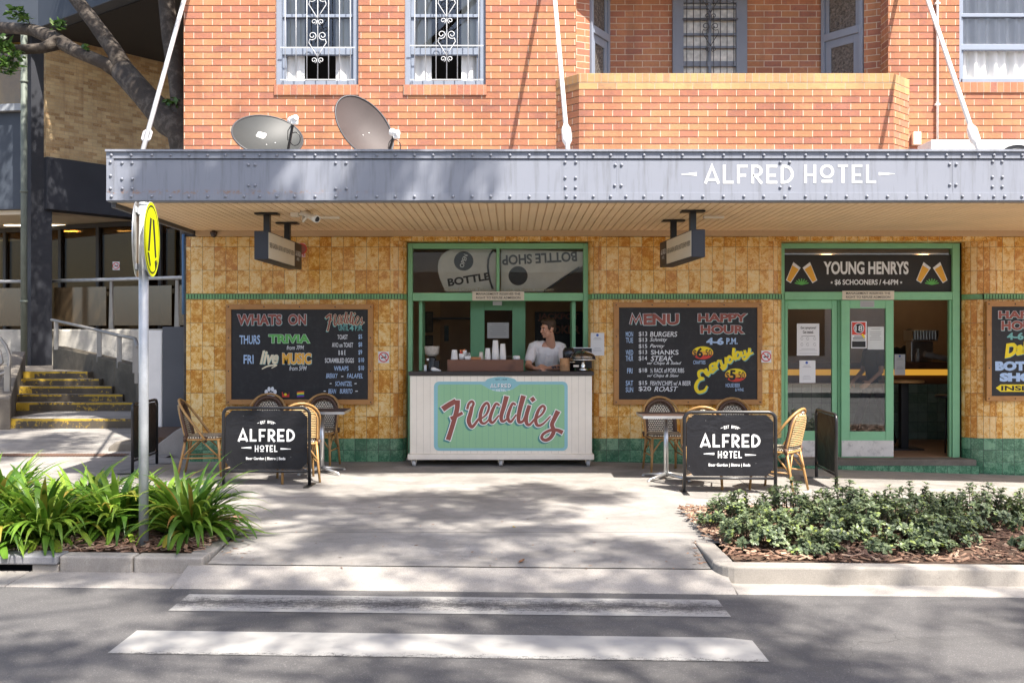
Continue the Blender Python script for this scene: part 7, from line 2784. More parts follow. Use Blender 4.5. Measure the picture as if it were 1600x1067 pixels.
SH = [
    (1.90, 8.20, 0.27, 0.25, 0.34, 66, 'sparse low shrub at the left end of the right bed'),
    (1.96, 7.62, 0.26, 0.24, 0.29, 70, 'low shrub nearest the rounded kerb corner'),
    (2.45, 8.45, 0.30, 0.28, 0.38, 85, 'dark low shrub at the back below the right barrier leg'),
    (2.50, 7.75, 0.30, 0.26, 0.32, 85, 'low shrub in the second place from the left along the kerb'),
    (2.95, 8.55, 0.30, 0.28, 0.38, 85, 'dark low shrub at the back below the pale sunlit chair'),
    (3.00, 7.85, 0.34, 0.30, 0.36, 100, 'full grey-green low shrub in the middle of the right bed'),
    (2.85, 7.38, 0.16, 0.13, 0.15, 24, 'tiny low shrub seedling by the kerb'),
    (3.42, 7.62, 0.27, 0.25, 0.30, 75, 'pale-leaved low shrub close to the kerb, right of the middle'),
    (3.50, 8.45, 0.32, 0.28, 0.37, 85, 'low shrub at the back in front of the edge-on barrier'),
    (3.98, 8.30, 0.34, 0.30, 0.40, 95, 'tall rounded low shrub left of the bare mulch gap'),
    (3.62, 7.95, 0.24, 0.22, 0.28, 60, 'small low shrub between the pale-leaved one and the tall rounded one'),
    (4.05, 7.42, 0.17, 0.14, 0.20, 30, 'young low shrub alone in the bare mulch'),
    (4.62, 8.50, 0.26, 0.24, 0.33, 60, 'low shrub behind the bare mulch gap'),
    (5.02, 8.15, 0.32, 0.28, 0.42, 85, 'bright green low shrub cut by the right photo edge'),
    (5.35, 8.75, 0.3, 0.28, 0.40, 60, 'low shrub at the back by the right photo edge'),
]
SH += [(2.28, 7.36, 0.19, 0.15, 0.20, 34, 'small low shrub at the kerb right of the rounded corner'),
       (3.18, 7.34, 0.18, 0.14, 0.19, 32, 'small low shrub at the kerb below the full grey-green one'),
       (4.42, 8.05, 0.26, 0.24, 0.30, 50, 'low shrub right of the tall rounded one beside the mulch gap')]
for k, (x, y, rx, ry, h, n, lab) in enumerate(SH):
    shrub(lab, x, y - 0.04, rx * 1.22, ry * 1.22, h * 0.92, int(n * 1.12), 100 + k)

# fallen leaves
def fallen(label, p, rz, s, mat):
    m = MB()
    L_, w_ = 0.085 * s, 0.028 * s
    c = Vector(p)
    d, sd_ = Vector((math.cos(rz), math.sin(rz), 0)), Vector((-math.sin(rz), math.cos(rz), 0))
    prof = [(-0.5, 0.02, 0.012), (-0.2, 0.8, 0.004), (0.1, 1.0, 0.006), (0.35, 0.6, 0.02), (0.5, 0.02, 0.034)]
    rows = []
    for (t, k, z) in prof:
        rows.append((m.vert(c + d * L_ * t + sd_ * w_ * k + Vector((0, 0, (z + 0.012 * k) * s))), m.vert(c + d * L_ * t + Vector((0, 0, z * s))), m.vert(c + d * L_ * t - sd_ * w_ * k + Vector((0, 0, (z + 0.02 * k) * s)))))
    for a, b_ in zip(rows[:-1], rows[1:]):
        m.face((a[0], a[1], b_[1], b_[0])); m.face((a[1], a[2], b_[2], b_[1]))
    m.tube([c - d * L_ * 0.5 + Vector((0, 0, 0.012 * s)), c - d * L_ * 0.75 + Vector((0, 0, 0.006))], 0.0012, 4)
    return tag(m.build('fallen_leaf', mat, None), label, 'leaf', 'fallen leaves on the concrete')


M_FL = paint('dry_brown_leaf', (0.25, 0.12, 0.055), 0.7, 0.25, 40)
def gp(px, py):
    z = -0.06
    for _ in range(6):
        Y = F * (CZ - z) / (py - CY)
        z = gz(PX(px, Y), Y)
    return Vector((PX(px, Y), Y, z + 0.002))
fallen('curled brown leaf lying alone in the middle of the crossing ramp', gp(815, 879), 0.9, 0.75, M_FL)
fallen('small yellowish leaf on the concrete in front of the cart', gp(803, 824), 2.6, 0.35, paint('yellow_leaf', (0.40, 0.28, 0.05), 0.7))
lm = MB()
rg = np.random.default_rng(11)
for k in range(260):
    if k < 150:
        px, py = rg.uniform(330, 1120), rg.uniform(745, 890)
    elif k < 200:
        px, py = rg.uniform(1082, 1112), rg.uniform(845, 885)
    else:
        px, py = rg.uniform(345, 395), rg.uniform(820, 866)
    p = gp(px, py)
    L_ = rg.uniform(0.006, 0.02) * (1.0 if k < 150 else 1.5)
    a = rg.uniform(0, 6.28)
    d, s_ = Vector((math.cos(a), math.sin(a), 0.1)) * L_, Vector((-math.sin(a), math.cos(a), 0.2)) * L_ * 0.35
    lm.quad(p - d, p + s_, p + d, p - s_)
    lm.quad(p + Vector((0, 0, 0.001)) - d, p - s_ + Vector((0, 0, 0.001)), p + d + Vector((0, 0, 0.001)), p + s_ + Vector((0, 0, 0.001)))
tag(lm.build('leaf_litter', M_CHIP, None), 'scattered bits of leaf litter on the pale concrete', 'litter', kind='stuff')
# ------------------------------------------------------------------ neighbouring building and its steps
nb = thing('office_building', 'shaded office building of buff brick and dark steel set back behind steps at left', 'building', (-11.6, 24.2, 0.95))
M_DSTEEL = paint('dark_slate_cladding', (0.036, 0.038, 0.046), 0.55, 0.12, 2, spec=0.2)
M_BSTEEL = paint('blue_grey_cladding', (0.056, 0.067, 0.085), 0.5, 0.10, 2, spec=0.3)
D0, DV = Vector((-11.63, 24.0, 0)), Vector((0.66, 0.75, 0)).normalized()
DN = Vector((-DV.y, DV.x, 0))          # into the building


def along(t, z, n=0.0):
    return D0 + DV * t + DN * n + Vector((0, 0, z))


def fslab(mb, t0, t1, z0, z1, n0, n1):
    mb.slab([along(t0, z0, n0), along(t1, z0, n0), along(t1, z1, n0), along(t0, z1, n0)], DN * (n1 - n0))


m = MB(); fslab(m, 0.0, 9.5, 4.86, 6.17, 0.0, 0.5); m.build('spandrel_beam', M_DSTEEL, nb, world=True, bevel=0.01)
m = MB(); fslab(m, 0.0, 9.5, 6.172, 9.6, 0.06, 0.4); m.build('buff_brick_wall', M_YBRICK, nb, world=True)
m = MB()
m.prism([(-12.42, 24.4), (-12.0, 23.95), (-11.60, 24.22), (-12.06, 24.7)], 0.9, 9.3)
m.build('corner_column', M_DSTEEL, nb, world=True, bevel=0.01)
m = MB()
m.tube([(PX(37.5, 23.6), 23.6, 0.9), (PX(37.5, 23.6), 23.6, 9.24)], 0.075, 12)
for z in (2.5, 5.2, 7.9):
    m.lathe([(0.09, z), (0.09, z + 0.06)], (PX(37.5, 23.6), 23.6, 0), 12)
m.build('downpipe', paint('green_grey_pipe', (0.13, 0.15, 0.125), 0.6, 0.15, 4), nb, world=True)
# left wing of the facade
m = MB()
a0, a1 = Vector((-12.22, 24.45, 0)), Vector((-17.5, 25.2, 0))
def lw(mb, z0, z1, d0, d1):
    n = Vector((0.14, 0.99, 0))
    mb.slab([a0 + n * d0 + Vector((0, 0, z0)), a0 + n * d0 + Vector((0, 0, z1)), a1 + n * d0 + Vector((0, 0, z1)), a1 + n * d0 + Vector((0, 0, z0))], n * (d1 - d0))
lw(m, 4.92, 7.40, 0, 0.5)
m.build('spandrel_panel', M_BSTEEL, nb, world=True, bevel=0.01)
m = MB(); lw(m, 7.40, 7.58, -0.16, 0.3); m.build('window_ledge', paint('pale_ledge', (0.30, 0.32, 0.34), 0.5), nb, world=True, bevel=0.01)
m = MB(); lw(m, 7.585, 9.4, 0.12, 0.16); m.build('window', paint('painted_golden_reflection', (0.20, 0.125, 0.035), 0.08, 0.5, 1.6, spec=1.0), nb, world=True)  # opaque panes, the golden reflection is put into their colour
m = MB(); lw(m, 4.80, 4.915, 0.1, 4.5); m.prism([(-12.0, 24.4), (-5.0, 32.2), (-8.0, 33.0), (-17.0, 30.5)], 4.80, 4.915)
m.build('terrace_soffit', paint('cream_soffit', (0.66, 0.55, 0.40), 0.6, 0.05, 1), nb, world=True)
# oversailing roof
m = MB()
m.prism([(-18, 24.6), (-11.65, 23.6), (-5.2, 18.9), (-4.6, 34), (-18, 34)], 9.25, 10.9)
m.build('roof', M_BSTEEL, nb, world=True, bevel=0.02)
m = MB()
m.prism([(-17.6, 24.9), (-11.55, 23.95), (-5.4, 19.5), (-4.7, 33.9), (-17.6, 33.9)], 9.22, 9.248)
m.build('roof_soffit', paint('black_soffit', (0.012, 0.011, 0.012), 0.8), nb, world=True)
# glazed wall set back on the terrace
G0, GV = Vector((-17.5, 28.65, 0)), Vector((2.5, -0.95, 0)).normalized()
GN = Vector((-GV.y, GV.x, 0))
m = MB()
m.slab([G0 + Vector((0, 0, 1.86)), G0 + GV * 12 + Vector((0, 0, 1.86)), G0 + GV * 12 + Vector((0, 0, 4.79)), G0 + Vector((0, 0, 4.79))], GN * 0.03)
m.build('glazed_wall', glass_mat('bronze_glass', (0.40, 0.30, 0.17), 0.22), nb, world=True)
m = MB()
for px in (10, 96, 155, 252):
    # where the sight line through this column of the photo meets the glazing
    k = (px - CX) / F
    s = (k * G0.y - G0.x) / (GV.x - k * GV.y)
    c = G0 + GV * s - GN * 0.03
    m.obox(c + Vector((0, 0, 3.3)), GV, GN, (0, 0, 1), 0.10, 0.09, 2.9)
m.obox(G0 + GV * 6 - GN * 0.03 + Vector((0, 0, 4.72)), GV, GN, (0, 0, 1), 12, 0.08, 0.12)
m.build('mullions', paint('dark_mullion', (0.03, 0.028, 0.026), 0.5), nb, world=True)
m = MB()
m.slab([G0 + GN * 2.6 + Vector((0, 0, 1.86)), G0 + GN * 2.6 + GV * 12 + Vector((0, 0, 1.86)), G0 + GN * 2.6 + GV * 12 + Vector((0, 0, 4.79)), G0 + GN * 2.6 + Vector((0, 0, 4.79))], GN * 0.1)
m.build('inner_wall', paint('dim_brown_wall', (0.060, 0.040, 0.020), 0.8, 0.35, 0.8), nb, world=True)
bl_ = MB()
for k in range(46):
    z = 2.3 + 0.05 * k
    bl_.obox(G0 + GV * 7.9 + GN * 0.25 + Vector((0, 0, z)), GV, GN, (0, 0, 1), 3.2, 0.04, 0.012)
bl_.build('venetian_blind', paint('tan_blind', (0.22, 0.15, 0.07), 0.6), nb, world=True)
m = MB()
for (px, py) in ((90, 335.5), (20, 340), (196, 353), (113, 357), (110, 364)):
    Y = 26.8 if py < 345 else 28.2
    c = P(px, py, Y); c.z = 4.785
    m.box(c.x - 0.22, c.x + 0.22, c.y - 0.05, c.y + 0.05, 4.772, 4.797)
m.build('ceiling_light', emit_mat('lit_ceiling_lamp', (1.0, 0.86, 0.62), 2.2), nb, world=True)

# terrace slab with its stained white face
M_WCONC = concrete('stained_white_render', (0.50, 0.47, 0.41), 1.6, 0.08, 0.35)
m = MB(); m.prism([(-17, 25.0), (-12.35, 24.75), (-12.0, 24.65), (-7.2, 23.25), (-6.5, 29), (-17, 30.5)], 0.3, 1.86)
m.build('terrace_slab', M_WCONC, nb, world=True, bevel=0.05, seg=3)
nsn = flat_sign('no_smoking_sticker', 'no smoking sticker on the dark glass of the neighbouring building', 'sticker', 176, 409, 187, 422, 25.1, M_PAPER, lambda t, f: nosmoke(t, f, 181.4, 415.5, 5.0), 'no smoking stickers')
# balustrade on the terrace
ba = thing('terrace_balustrade', 'steel balustrade with smoky glass panels along the raised terrace', 'balustrade', (-9.9, 24.2, 1.86))
B0, B1 = Vector((-12.05, 24.72, 0)), Vector((-7.3, 23.32, 0))
BV = (B1 - B0).normalized(); BN = Vector((-BV.y, BV.x, 0)); BL_ = (B1 - B0).length
m = MB(); m.tube([B0 + Vector((0, 0, 3.10)), B1 + Vector((0, 0, 3.12))], 0.045, 10); m.build('handrail', M_STEEL, ba, world=True)
for t in (0.06, 1.98, 3.9):
    m = MB()
    b0 = B0 + BV * t
    m.slab([b0 + Vector((0, 0, 1.87)), b0 + BV * 0.13 + Vector((0, 0, 1.87)), b0 + BV * 0.10 + Vector((0, 0, 3.06)), b0 + BV * 0.03 + Vector((0, 0, 3.06))], BN * 0.05)
    m.build('post', paint('dull_steel', (0.30, 0.28, 0.25), 0.45, 0.1, 6, metal=0.4), ba, world=True)


def smoky():
    m_, nt, b, out = newmat('smoky_panel_glass')
    nt.nodes.remove(b)
    tr = nd(nt, 'ShaderNodeBsdfTransparent', {0: (0.62, 0.55, 0.45)})
    df = nd(nt, 'ShaderNodeBsdfDiffuse', {0: (0.15, 0.105, 0.06)})
    gl_ = nd(nt, 'ShaderNodeBsdfGlossy', {0: (0.9, 0.9, 0.9), 'Roughness': 0.1})
    m1 = nd(nt, 'ShaderNodeMixShader', {0: 0.55, 1: tr.outputs[0], 2: df.outputs[0]})
    m2 = nd(nt, 'ShaderNodeMixShader', {0: 0.12, 1: m1.outputs[0], 2: gl_.outputs[0]})
    nt.links.new(m2.outputs[0], out.inputs[0])
    return m_


M_SMOKY = smoky()
for t0, t1 in ((0.30, 1.90), (2.12, 3.82), (4.05, 5.0)):
    m = MB()
    b0, b1 = B0 + BV * t0, B0 + BV * t1
    m.slab([b0 + Vector((0, 0, 1.95)), b1 + Vector((0, 0, 1.95)), b1 + Vector((0, 0, 2.93)), b0 + Vector((0, 0, 2.93))], BN * 0.015)
    m.build('glass_panel', M_SMOKY, ba, world=True)
b2_ = thing('terrace_balustrade', 'short end of terrace balustrade left of the dark column at the photo edge', 'balustrade', (-14.5, 24.9, 1.86))
m = MB(); m.tube([(-16.9, 25.05, 3.10), (-12.5, 24.82, 3.10)], 0.045, 10); m.build('handrail', M_STEEL, b2_, world=True)
m = MB(); m.slab([(-16.9, 25.05, 1.95), (-12.6, 24.84, 1.95), (-12.6, 24.84, 2.93), (-16.9, 25.05, 2.93)], (0, 0.015, 0)); m.build('glass_panel', M_SMOKY, b2_, world=True)

# landing and steps with yellow nosings
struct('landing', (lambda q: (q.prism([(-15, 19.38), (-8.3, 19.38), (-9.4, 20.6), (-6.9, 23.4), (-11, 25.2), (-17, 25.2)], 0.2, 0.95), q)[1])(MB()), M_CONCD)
stairs = thing('stone_steps', 'worn concrete steps with yellow painted edges leading to the left building', 'steps', (-7.5, 15.8, 0.12))


def yellow_edge(name, lo):
    m_, nt, b, out = newmat(name)
    co = objco(nt)
    n1 = noise(nt, co, 14, 6, 0.75)
    n2 = noise(nt, co, 1.3, 3)
    t = math_(nt, 'ADD', n1, math_(nt, 'MULTIPLY', math_(nt, 'SUBTRACT', n2, 0.5), 0.6))
    f = ramp(nt, t, [(lo, 0.0), (lo + 0.1, 1.0)])
    c = mixc(nt, f, (0.46, 0.30, 0.03), (0.075, 0.06, 0.042))
    nt.links.new(c, b.inputs['Base Color'])
    b.inputs['Roughness'].default_value = 0.75
    return m_


M_YEDGE = yellow_edge('worn_yellow_paint', 0.52)
M_YWORN = yellow_edge('mostly_lost_yellow_paint', 0.33)
ST = [(15.8, 0.12, 0.275, -8.42, -6.22), (17.6, 0.275, 0.425, -9.35, -6.95), (17.95, 0.425, 0.555, -9.5, -7.28), (18.3, 0.555, 0.69, -9.65, -7.63), (18.65, 0.69, 0.82, -9.8, -8.02), (19.0, 0.82, 0.95, -9.95, -8.40)]
for k, (y, z0, z1, xa, xb) in enumerate(ST):
    yb = ST[k + 1][0] if k < 5 else 19.38
    m = MB()
    m.box(xa, xb, y, yb - 0.001, -0.1, z1)
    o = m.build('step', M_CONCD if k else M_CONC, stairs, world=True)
    m = MB()
    wx = 0.25 + 0.25 * (k % 2)
    m.mi = 1
    m.box(xa + 0.002 + wx, xb - 0.002, y - 0.004, y - 0.0005, z0 + 0.005, z1 - 0.032)
    m.mi = 0
    m.box(xa + 0.002, xa + 0.0015 + wx, y - 0.004, y - 0.0005, z0 + 0.005, z1 - 0.032)
    m.box(xa + 0.002, xb - 0.002, y - 0.004, y - 0.0005, z1 - 0.0315, z1 + 0.003)
    m.box(xa + 0.002, xb - 0.002, y - 0.0004, y + 0.035, z1 + 0.0005, z1 + 0.003)
    m.build('yellow_edge', [M_YEDGE, M_YWORN], o, world=True)
# walls beside the steps
M_DULL = paint('dull_steel', (0.30, 0.28, 0.25))


def wall_line(name, label, pts, th, mat, cat='wall'):
    """low wall along plan points (x, y, z_top), foot below ground"""
    m = MB()
    for (a, b_) in zip(pts[:-1], pts[1:]):
        A, B = Vector((a[0], a[1], 0)), Vector((b_[0], b_[1], 0))
        u = (B - A).normalized(); n = Vector((-u.y, u.x, 0)) * th
        i = len(m.v)
        for p, z in ((A, a[2]), (B, b_[2])):
            for q in (p, p + n):
                m.v.append((q.x, q.y, -0.2)); m.v.append((q.x, q.y, z))
        for f in ((0, 4, 5, 1), (2, 3, 7, 6), (1, 5, 7, 3), (0, 1, 3, 2), (4, 6, 7, 5)):
            m.face([i + k for k in f])
    o = m.build(name, mat, None, bevel=0.02, seg=2)
    return tag(o, label, cat)


wall_line('ramp_wall', 'mossy concrete wall stepping down along the right of the yellow edged steps', [(-6.05, 15.55, 1.03), (-6.90, 17.6, 1.10), (-7.62, 18.4, 1.18), (-8.42, 19.25, 1.28), (-10.0, 20.9, 1.45)][::-1], 0.26, concrete('mossy_concrete', (0.115, 0.098, 0.072), 1.0, 0.2, 0.4))
wall_line('stair_wall', 'low dark concrete wall at the left edge beside the steps', [(-8.42, 15.6, 0.62), (-9.45, 17.8, 0.92), (-10.1, 19.4, 1.35)][::-1], 0.24, M_CONCD)
hr = thing('ramp_handrail', 'steel handrail with flat posts on the ramp wall by the steps', 'handrail', (-7.6, 18.4, 1.15))
rp = [(-10.0, 20.85, 2.02), (-8.42, 19.3, 1.80), (-7.62, 18.45, 1.68), (-6.93, 17.65, 1.60), (-6.12, 15.7, 1.46)]
m = MB(); m.tube(rp, 0.032, 8); m.build('rail', M_DULL, hr, world=True)
for k, s in enumerate((0.03, 0.32, 0.55, 0.76, 0.97)):
    q = s * 4
    i = min(int(q), 3)
    A, B = Vector(rp[i]), Vector(rp[i + 1])
    c = A + (B - A) * (q - i)
    m = MB(); m.box(c.x - 0.045, c.x + 0.045, c.y - 0.012, c.y + 0.012, c.z - 0.62, c.z - 0.02); m.build('post', M_DULL, hr, world=True)
hl = thing('stair_handrail', 'curved steel handrail at the left photo edge beside the steps', 'handrail', (-8.8, 16.4, 0.6))
m = MB()
m.tube([P(-30, 520, 16.6), P(0, 528, 16.6), P(9, 540, 16.5), P(15, 556, 16.4), P(15, 570, 16.4), P(8, 582, 16.3), P(-12, 590, 16.3)], 0.03, 8)
m.tube([P(-30, 535, 16.9), P(0, 548, 16.9), P(4, 566, 16.8), P(-10, 580, 16.8)], 0.022, 8)
m.build('rail', M_DULL, hl, world=True)
m = MB(); m.box(PX(7, 16.3), PX(16, 16.3), 16.28, 16.32, 0.5, PZ(572, 16.3)); m.build('post', M_DULL, hl, world=True)

# garden wall, its soil bed and kerb stones between steps and pub
wall_line('garden_wall', 'dark grey painted block wall between the steps and the pub corner', [(-5.47, 15.0, 1.78), (-4.26, 15.0, 1.78)], 0.2, paint('dark_grey_block_paint', (0.075, 0.08, 0.09), 0.6, 0.15, 2))
wall_line('garden_wall', 'narrow wall end, sunlight put into its white colour, behind the crossing sign post', [(-5.72, 15.02, 1.72), (-5.475, 15.02, 1.72)], 0.2, M_WHITE)  # sunlit end of the dark grey wall, its brightness put into white
m = MB()
for i in range(1):
    m.prism([(-5.25, 13.36), (-4.27, 13.36), (-4.27, 14.98), (-5.7, 14.98)], -0.1, 0.22)
struct('soil_bed', m, M_MULCH)
m = MB()
m.slab([(PX(246, 13.0), 13.0, -0.1), (PX(291, 13.0), 13.0, -0.1), (PX(291, 13.0), 13.0, PZ(664, 13.0)), (PX(275, 13.0), 13.0, PZ(672, 13.0)), (PX(246, 13.0), 13.0, PZ(694, 13.0))], (0, 0.34, 0))
tag(m.build('kerb_wedge', concrete('grey_wedge_concrete', (0.30, 0.28, 0.255), 0.6, 0.2), None, bevel=0.012), 'sloping grey concrete wedge against the pub corner', 'kerb')
m = MB(); m.slab([(PX(168, 13.3), 13.3, 0), (PX(246, 13.3), 13.3, 0), (PX(246, 13.3), 13.3, PZ(692, 13.3)), (PX(180, 13.3), 13.3, PZ(690, 13.3)), (PX(168, 13.3), 13.3, PZ(699, 13.3))], (0, 0.4, 0))
tag(m.build('kerb_block', M_CONCD, None, bevel=0.03), 'low dark concrete block by the drain grate below the steps', 'kerb')
dg = thing('drain_grate', 'rusty slotted drain grate across the foot of the steps', 'drain', (-6.3, 12.95, 0.0))
m = MB()
zgz = lambda x, y: gz(x, y)
for k in range(62):
    x = -7.8 + k * 0.042
    m.slab([(x, 12.83, zgz(x, 12.83) + 0.004), (x + 0.018, 12.83, zgz(x, 12.83) + 0.004), (x + 0.048, 13.02, zgz(x, 13.02) + 0.006), (x + 0.03, 13.02, zgz(x, 13.02) + 0.006)], (0, 0, 0.006))
m.build('bars', paint('rusty_brown_iron', (0.17, 0.095, 0.065), 0.7, 0.2, 12), dg, world=True)
m = MB(); m.box(-7.85, -5.15, 12.82, 13.03, 0.0, 0.017); m.build('channel', M_BLACK, dg, world=True)

# ------------------------------------------------------------------ trees
def bark():
    m_, nt, b, out = newmat('mottled_bark')
    co = objco(nt)
    n1 = noise(nt, co, 5, 5, 0.65, 0.5)
    n2 = noise(nt, co, 34, 4, 0.7)
    c = ramp(nt, n1, [(0.3, (0.026, 0.020, 0.015)), (0.5, (0.045, 0.034, 0.026)), (0.6, (0.12, 0.10, 0.08)), (0.66, (0.042, 0.033, 0.026)), (0.8, (0.075, 0.063, 0.05))])
    c = mixc(nt, math_(nt, 'MULTIPLY', n2, 0.35), c, (0.08, 0.06, 0.045))
    nt.links.new(c, b.inputs['Base Color'])
    b.inputs['Roughness'].default_value = 0.85
    bump(nt, b, math_(nt, 'ADD', n1, math_(nt, 'MULTIPLY', n2, 0.6)), 0.7, 0.02)
    return m_


M_BARK = bark()
M_TLEAF = leaf_mat('tree_leaf', [(0, (0.04, 0.09, 0.02)), (0.5, (0.075, 0.16, 0.03)), (0.85, (0.12, 0.23, 0.045)), (1, (0.2, 0.30, 0.06))], 0.4, 0.35)


def crown(name, parent, blobs, seed, size=0.11):
    """blobs: (x, y, z, rx, ry, rz, clumps, leaves per clump, clump radius); leaf-sized faces through the volume"""
    rg = np.random.default_rng(seed)
    vs = []
    for (x, y, z, rx, ry, rz, nc, nl, cr) in blobs:
        d = rg.normal(size=(nc, 3)); d /= np.linalg.norm(d, axis=1)[:, None]
        c = np.array((x, y, z)) + d * (rg.random((nc, 1)) ** 0.45) * np.array((rx, ry, rz))
        for q in c:
            e = rg.normal(size=(nl, 3)); e /= np.linalg.norm(e, axis=1)[:, None]
            p = q + e * (rg.random((nl, 1)) ** 0.6) * cr * rg.uniform(0.6, 1.25) * np.array((1, 1, 0.7))
            a = rg.normal(size=(nl, 3)); a[:, 2] *= 0.5; a /= np.linalg.norm(a, axis=1)[:, None]
            b_ = np.cross(a, rg.normal(size=(nl, 3)) * 0.6 + np.array((0, 0, 1.0))); b_ /= np.linalg.norm(b_, axis=1)[:, None] + 1e-9
            s = size * rg.uniform(0.6, 1.25, (nl, 1))
            vs.append(np.stack([p - a * s * 0.5, p + b_ * s * 0.27, p + a * s * 0.55, p - b_ * s * 0.27], axis=1).reshape(-1, 3))
    V = np.concatenate(vs)
    off = np.array(parent.location)
    V = V - off
    n = len(V) // 4
    me = bpy.data.meshes.new(name)
    me.vertices.add(len(V)); me.vertices.foreach_set('co', V.ravel())
    me.loops.add(len(V)); me.loops.foreach_set('vertex_index', np.arange(len(V), dtype=np.int32))
    me.polygons.add(n); me.polygons.foreach_set('loop_start', np.arange(0, len(V), 4, dtype=np.int32))
    me.polygons.foreach_set('loop_total', np.full(n, 4, dtype=np.int32))
    me.materials.append(M_TLEAF)
    me.update(); me.validate()
    o = bpy.data.objects.new(name, me)
    COL.objects.link(o); o.parent = parent
    return o


# tree in the gap beside the pub
t1 = thing('gap_tree', 'leaning mottled tree in the gap between the pub and the office building', 'tree', (-4.6, 14.3, 0.28))
def pt(px, py, Y):
    return P(px, py, Y)
m = MB()
m.tube([(-4.62, 14.3, 0.2), (-4.66, 14.3, 2.2), (-4.78, 14.35, 3.9), pt(283, 205, 14.4), pt(262, 190, 14.6), pt(226, 150, 15.0), pt(192, 112, 15.3)], [0.26, 0.22, 0.21, 0.22, 0.22, 0.19, 0.19], 14)
m.build('trunk', M_BARK, t1, world=True)
for pts, rr in (([pt(196, 118, 15.3), pt(180, 82, 15.4), pt(150, 40, 15.6), pt(118, -2, 15.8), pt(60, -80, 16.2)], [0.18, 0.13, 0.115, 0.11, 0.09]),
                ([pt(196, 116, 15.3), pt(160, 98, 15.4), pt(118, 80, 15.6), pt(84, 60, 15.9), pt(50, 47, 16.2), pt(-40, 40, 16.8)], [0.16, 0.10, 0.105, 0.125, 0.10, 0.085]),
                ([pt(92, 66, 15.8), pt(66, 76, 15.7), pt(30, 78, 15.6), pt(-40, 74, 15.6)], [0.13, 0.085, 0.08, 0.06]),
                ([pt(287, 232, 14.35), pt(282, 190, 14.5), pt(276, 130, 14.7), pt(266, 60, 15.0), pt(258, -20, 15.3), pt(240, -120, 15.6)], [0.15, 0.125, 0.12, 0.13, 0.13, 0.10])):
    m = MB(); m.tube(pts, rr, 12); m.build('limb', M_BARK, t1, world=True)
m = MB()
for (a, b_) in (((50, 48, 16.2), (34, 20, 16.1)), ((84, 60, 15.9), (92, 36, 15.8)), ((-10, 80, 15.6), (10, 90, 15.2)), ((240, 175, 14.7), (268, 158, 14.5)), ((-10, 80, 15.6), (14, 66, 15.3))):
    m.tube([pt(*a), (pt(*a) + pt(*b_)) / 2 + Vector((0.02, 0, 0.03)), pt(*b_)], [0.012, 0.009, 0.005], 5)
m.build('twigs', M_BARK, t1, world=True)
sprigs = [(34, 24, 16.1, 0.16, 0.2, 0.14, 6, 14, 0.14), (90, 40, 15.8, 0.12, 0.2, 0.10, 4, 9, 0.10), (6, 92, 15.2, 0.22, 0.3, 0.30, 16, 18, 0.16), (2, 68, 15.3, 0.10, 0.2, 0.14, 6, 10, 0.12), (268, 160, 14.5, 0.14, 0.1, 0.05, 4, 9, 0.10), (138, 78, 15.5, 0.1, 0.1, 0.05, 2, 6, 0.08)]
bl_ = []
for (px, py, Y, rx, ry, rz, nc, nl, cr) in sprigs:
    c = pt(px, py, Y)
    bl_.append((c.x, c.y, c.z, rx, ry, rz, nc, nl, cr))
bl_ += [(-3.8, 11.9, 11.2, 2.7, 2.2, 1.3, 105, 105, 0.52), (-6.4, 14.6, 11.4, 2.6, 3.0, 1.5, 90, 60, 0.6), (-6.6, 19.2, 12.0, 3.0, 2.6, 1.5, 100, 80, 0.55), (-9.6, 19.6, 12.6, 2.8, 2.2, 1.6, 130, 70, 0.6)]
crown('crown', t1, bl_, 5, 0.13)

# street trees on the camera's side of the road, overhead
TREES = [
    ('broad street tree behind the camera at right, shading the crossing', (5.2, -2.6), [(5.4, -1.3, 13.0, 5.6, 1.5, 1.2, 50, 150, 0.58), (8.6, 0.7, 13.2, 2.2, 1.0, 1.0, 26, 50, 0.6)], 21),
    ('broad street tree behind the camera at left, dappling the footpath', (-3.4, -1.8), [(4.0, 2.0, 13.0, 3.0, 1.9, 0.9, 46, 150, 0.50), (1.2, 4.45, 13.0, 2.3, 0.6, 0.6, 15, 170, 0.40), (0.2, 0.9, 13.0, 1.8, 1.3, 0.9, 14, 90, 0.5), (4.6, 0.4, 13.0, 2.9, 0.7, 0.8, 18, 110, 0.5), (-2.4, 6.9, 13.0, 1.7, 2.0, 1.0, 40, 110, 0.5)], 22),
]
for lab, (x, y), blobs, seed in TREES:
    t = thing('street_tree', lab, 'tree', (x, y, -0.1), 0, 'street trees behind the camera')
    m = MB(); m.tube([(x, y, -0.3), (x + 0.05, y + 0.1, 2.5), (x - 0.1, y + 0.4, 5.4), (x, y + 0.8, 9.0)], [0.34, 0.27, 0.22, 0.15], 14); m.build('trunk', M_BARK, t, world=True)
    for qi, q in enumerate(blobs):
        th = 0.5 if qi == 0 else 0.12
        m = MB()
        a = Vector((x, y + 0.7, 8.6)); b_ = Vector(q[:3])
        m.tube([a, a + (b_ - a) * 0.4 + Vector((0, 0, 0.5)), b_, b_ + (b_ - a) * 0.25 + Vector((0, 0, 0.3))], [0.17 * th, 0.12 * th, 0.07 * th, 0.03 * th], 9)
        for k in range(5):
            an = k * 1.257 + seed
            e = b_ + Vector((q[3] * 0.75 * math.cos(an), q[4] * 0.75 * math.sin(an), q[5] * 0.35))
            m.tube([a + (b_ - a) * 0.55 + Vector((0, 0, 0.35)), (a + b_) / 2 * 0.4 + e * 0.6, e], [0.06 * th, 0.04 * th, 0.02 * th], 7)
        m.build('limb', M_BARK, t, world=True)
    crown('crown', t, blobs, seed, 0.135)

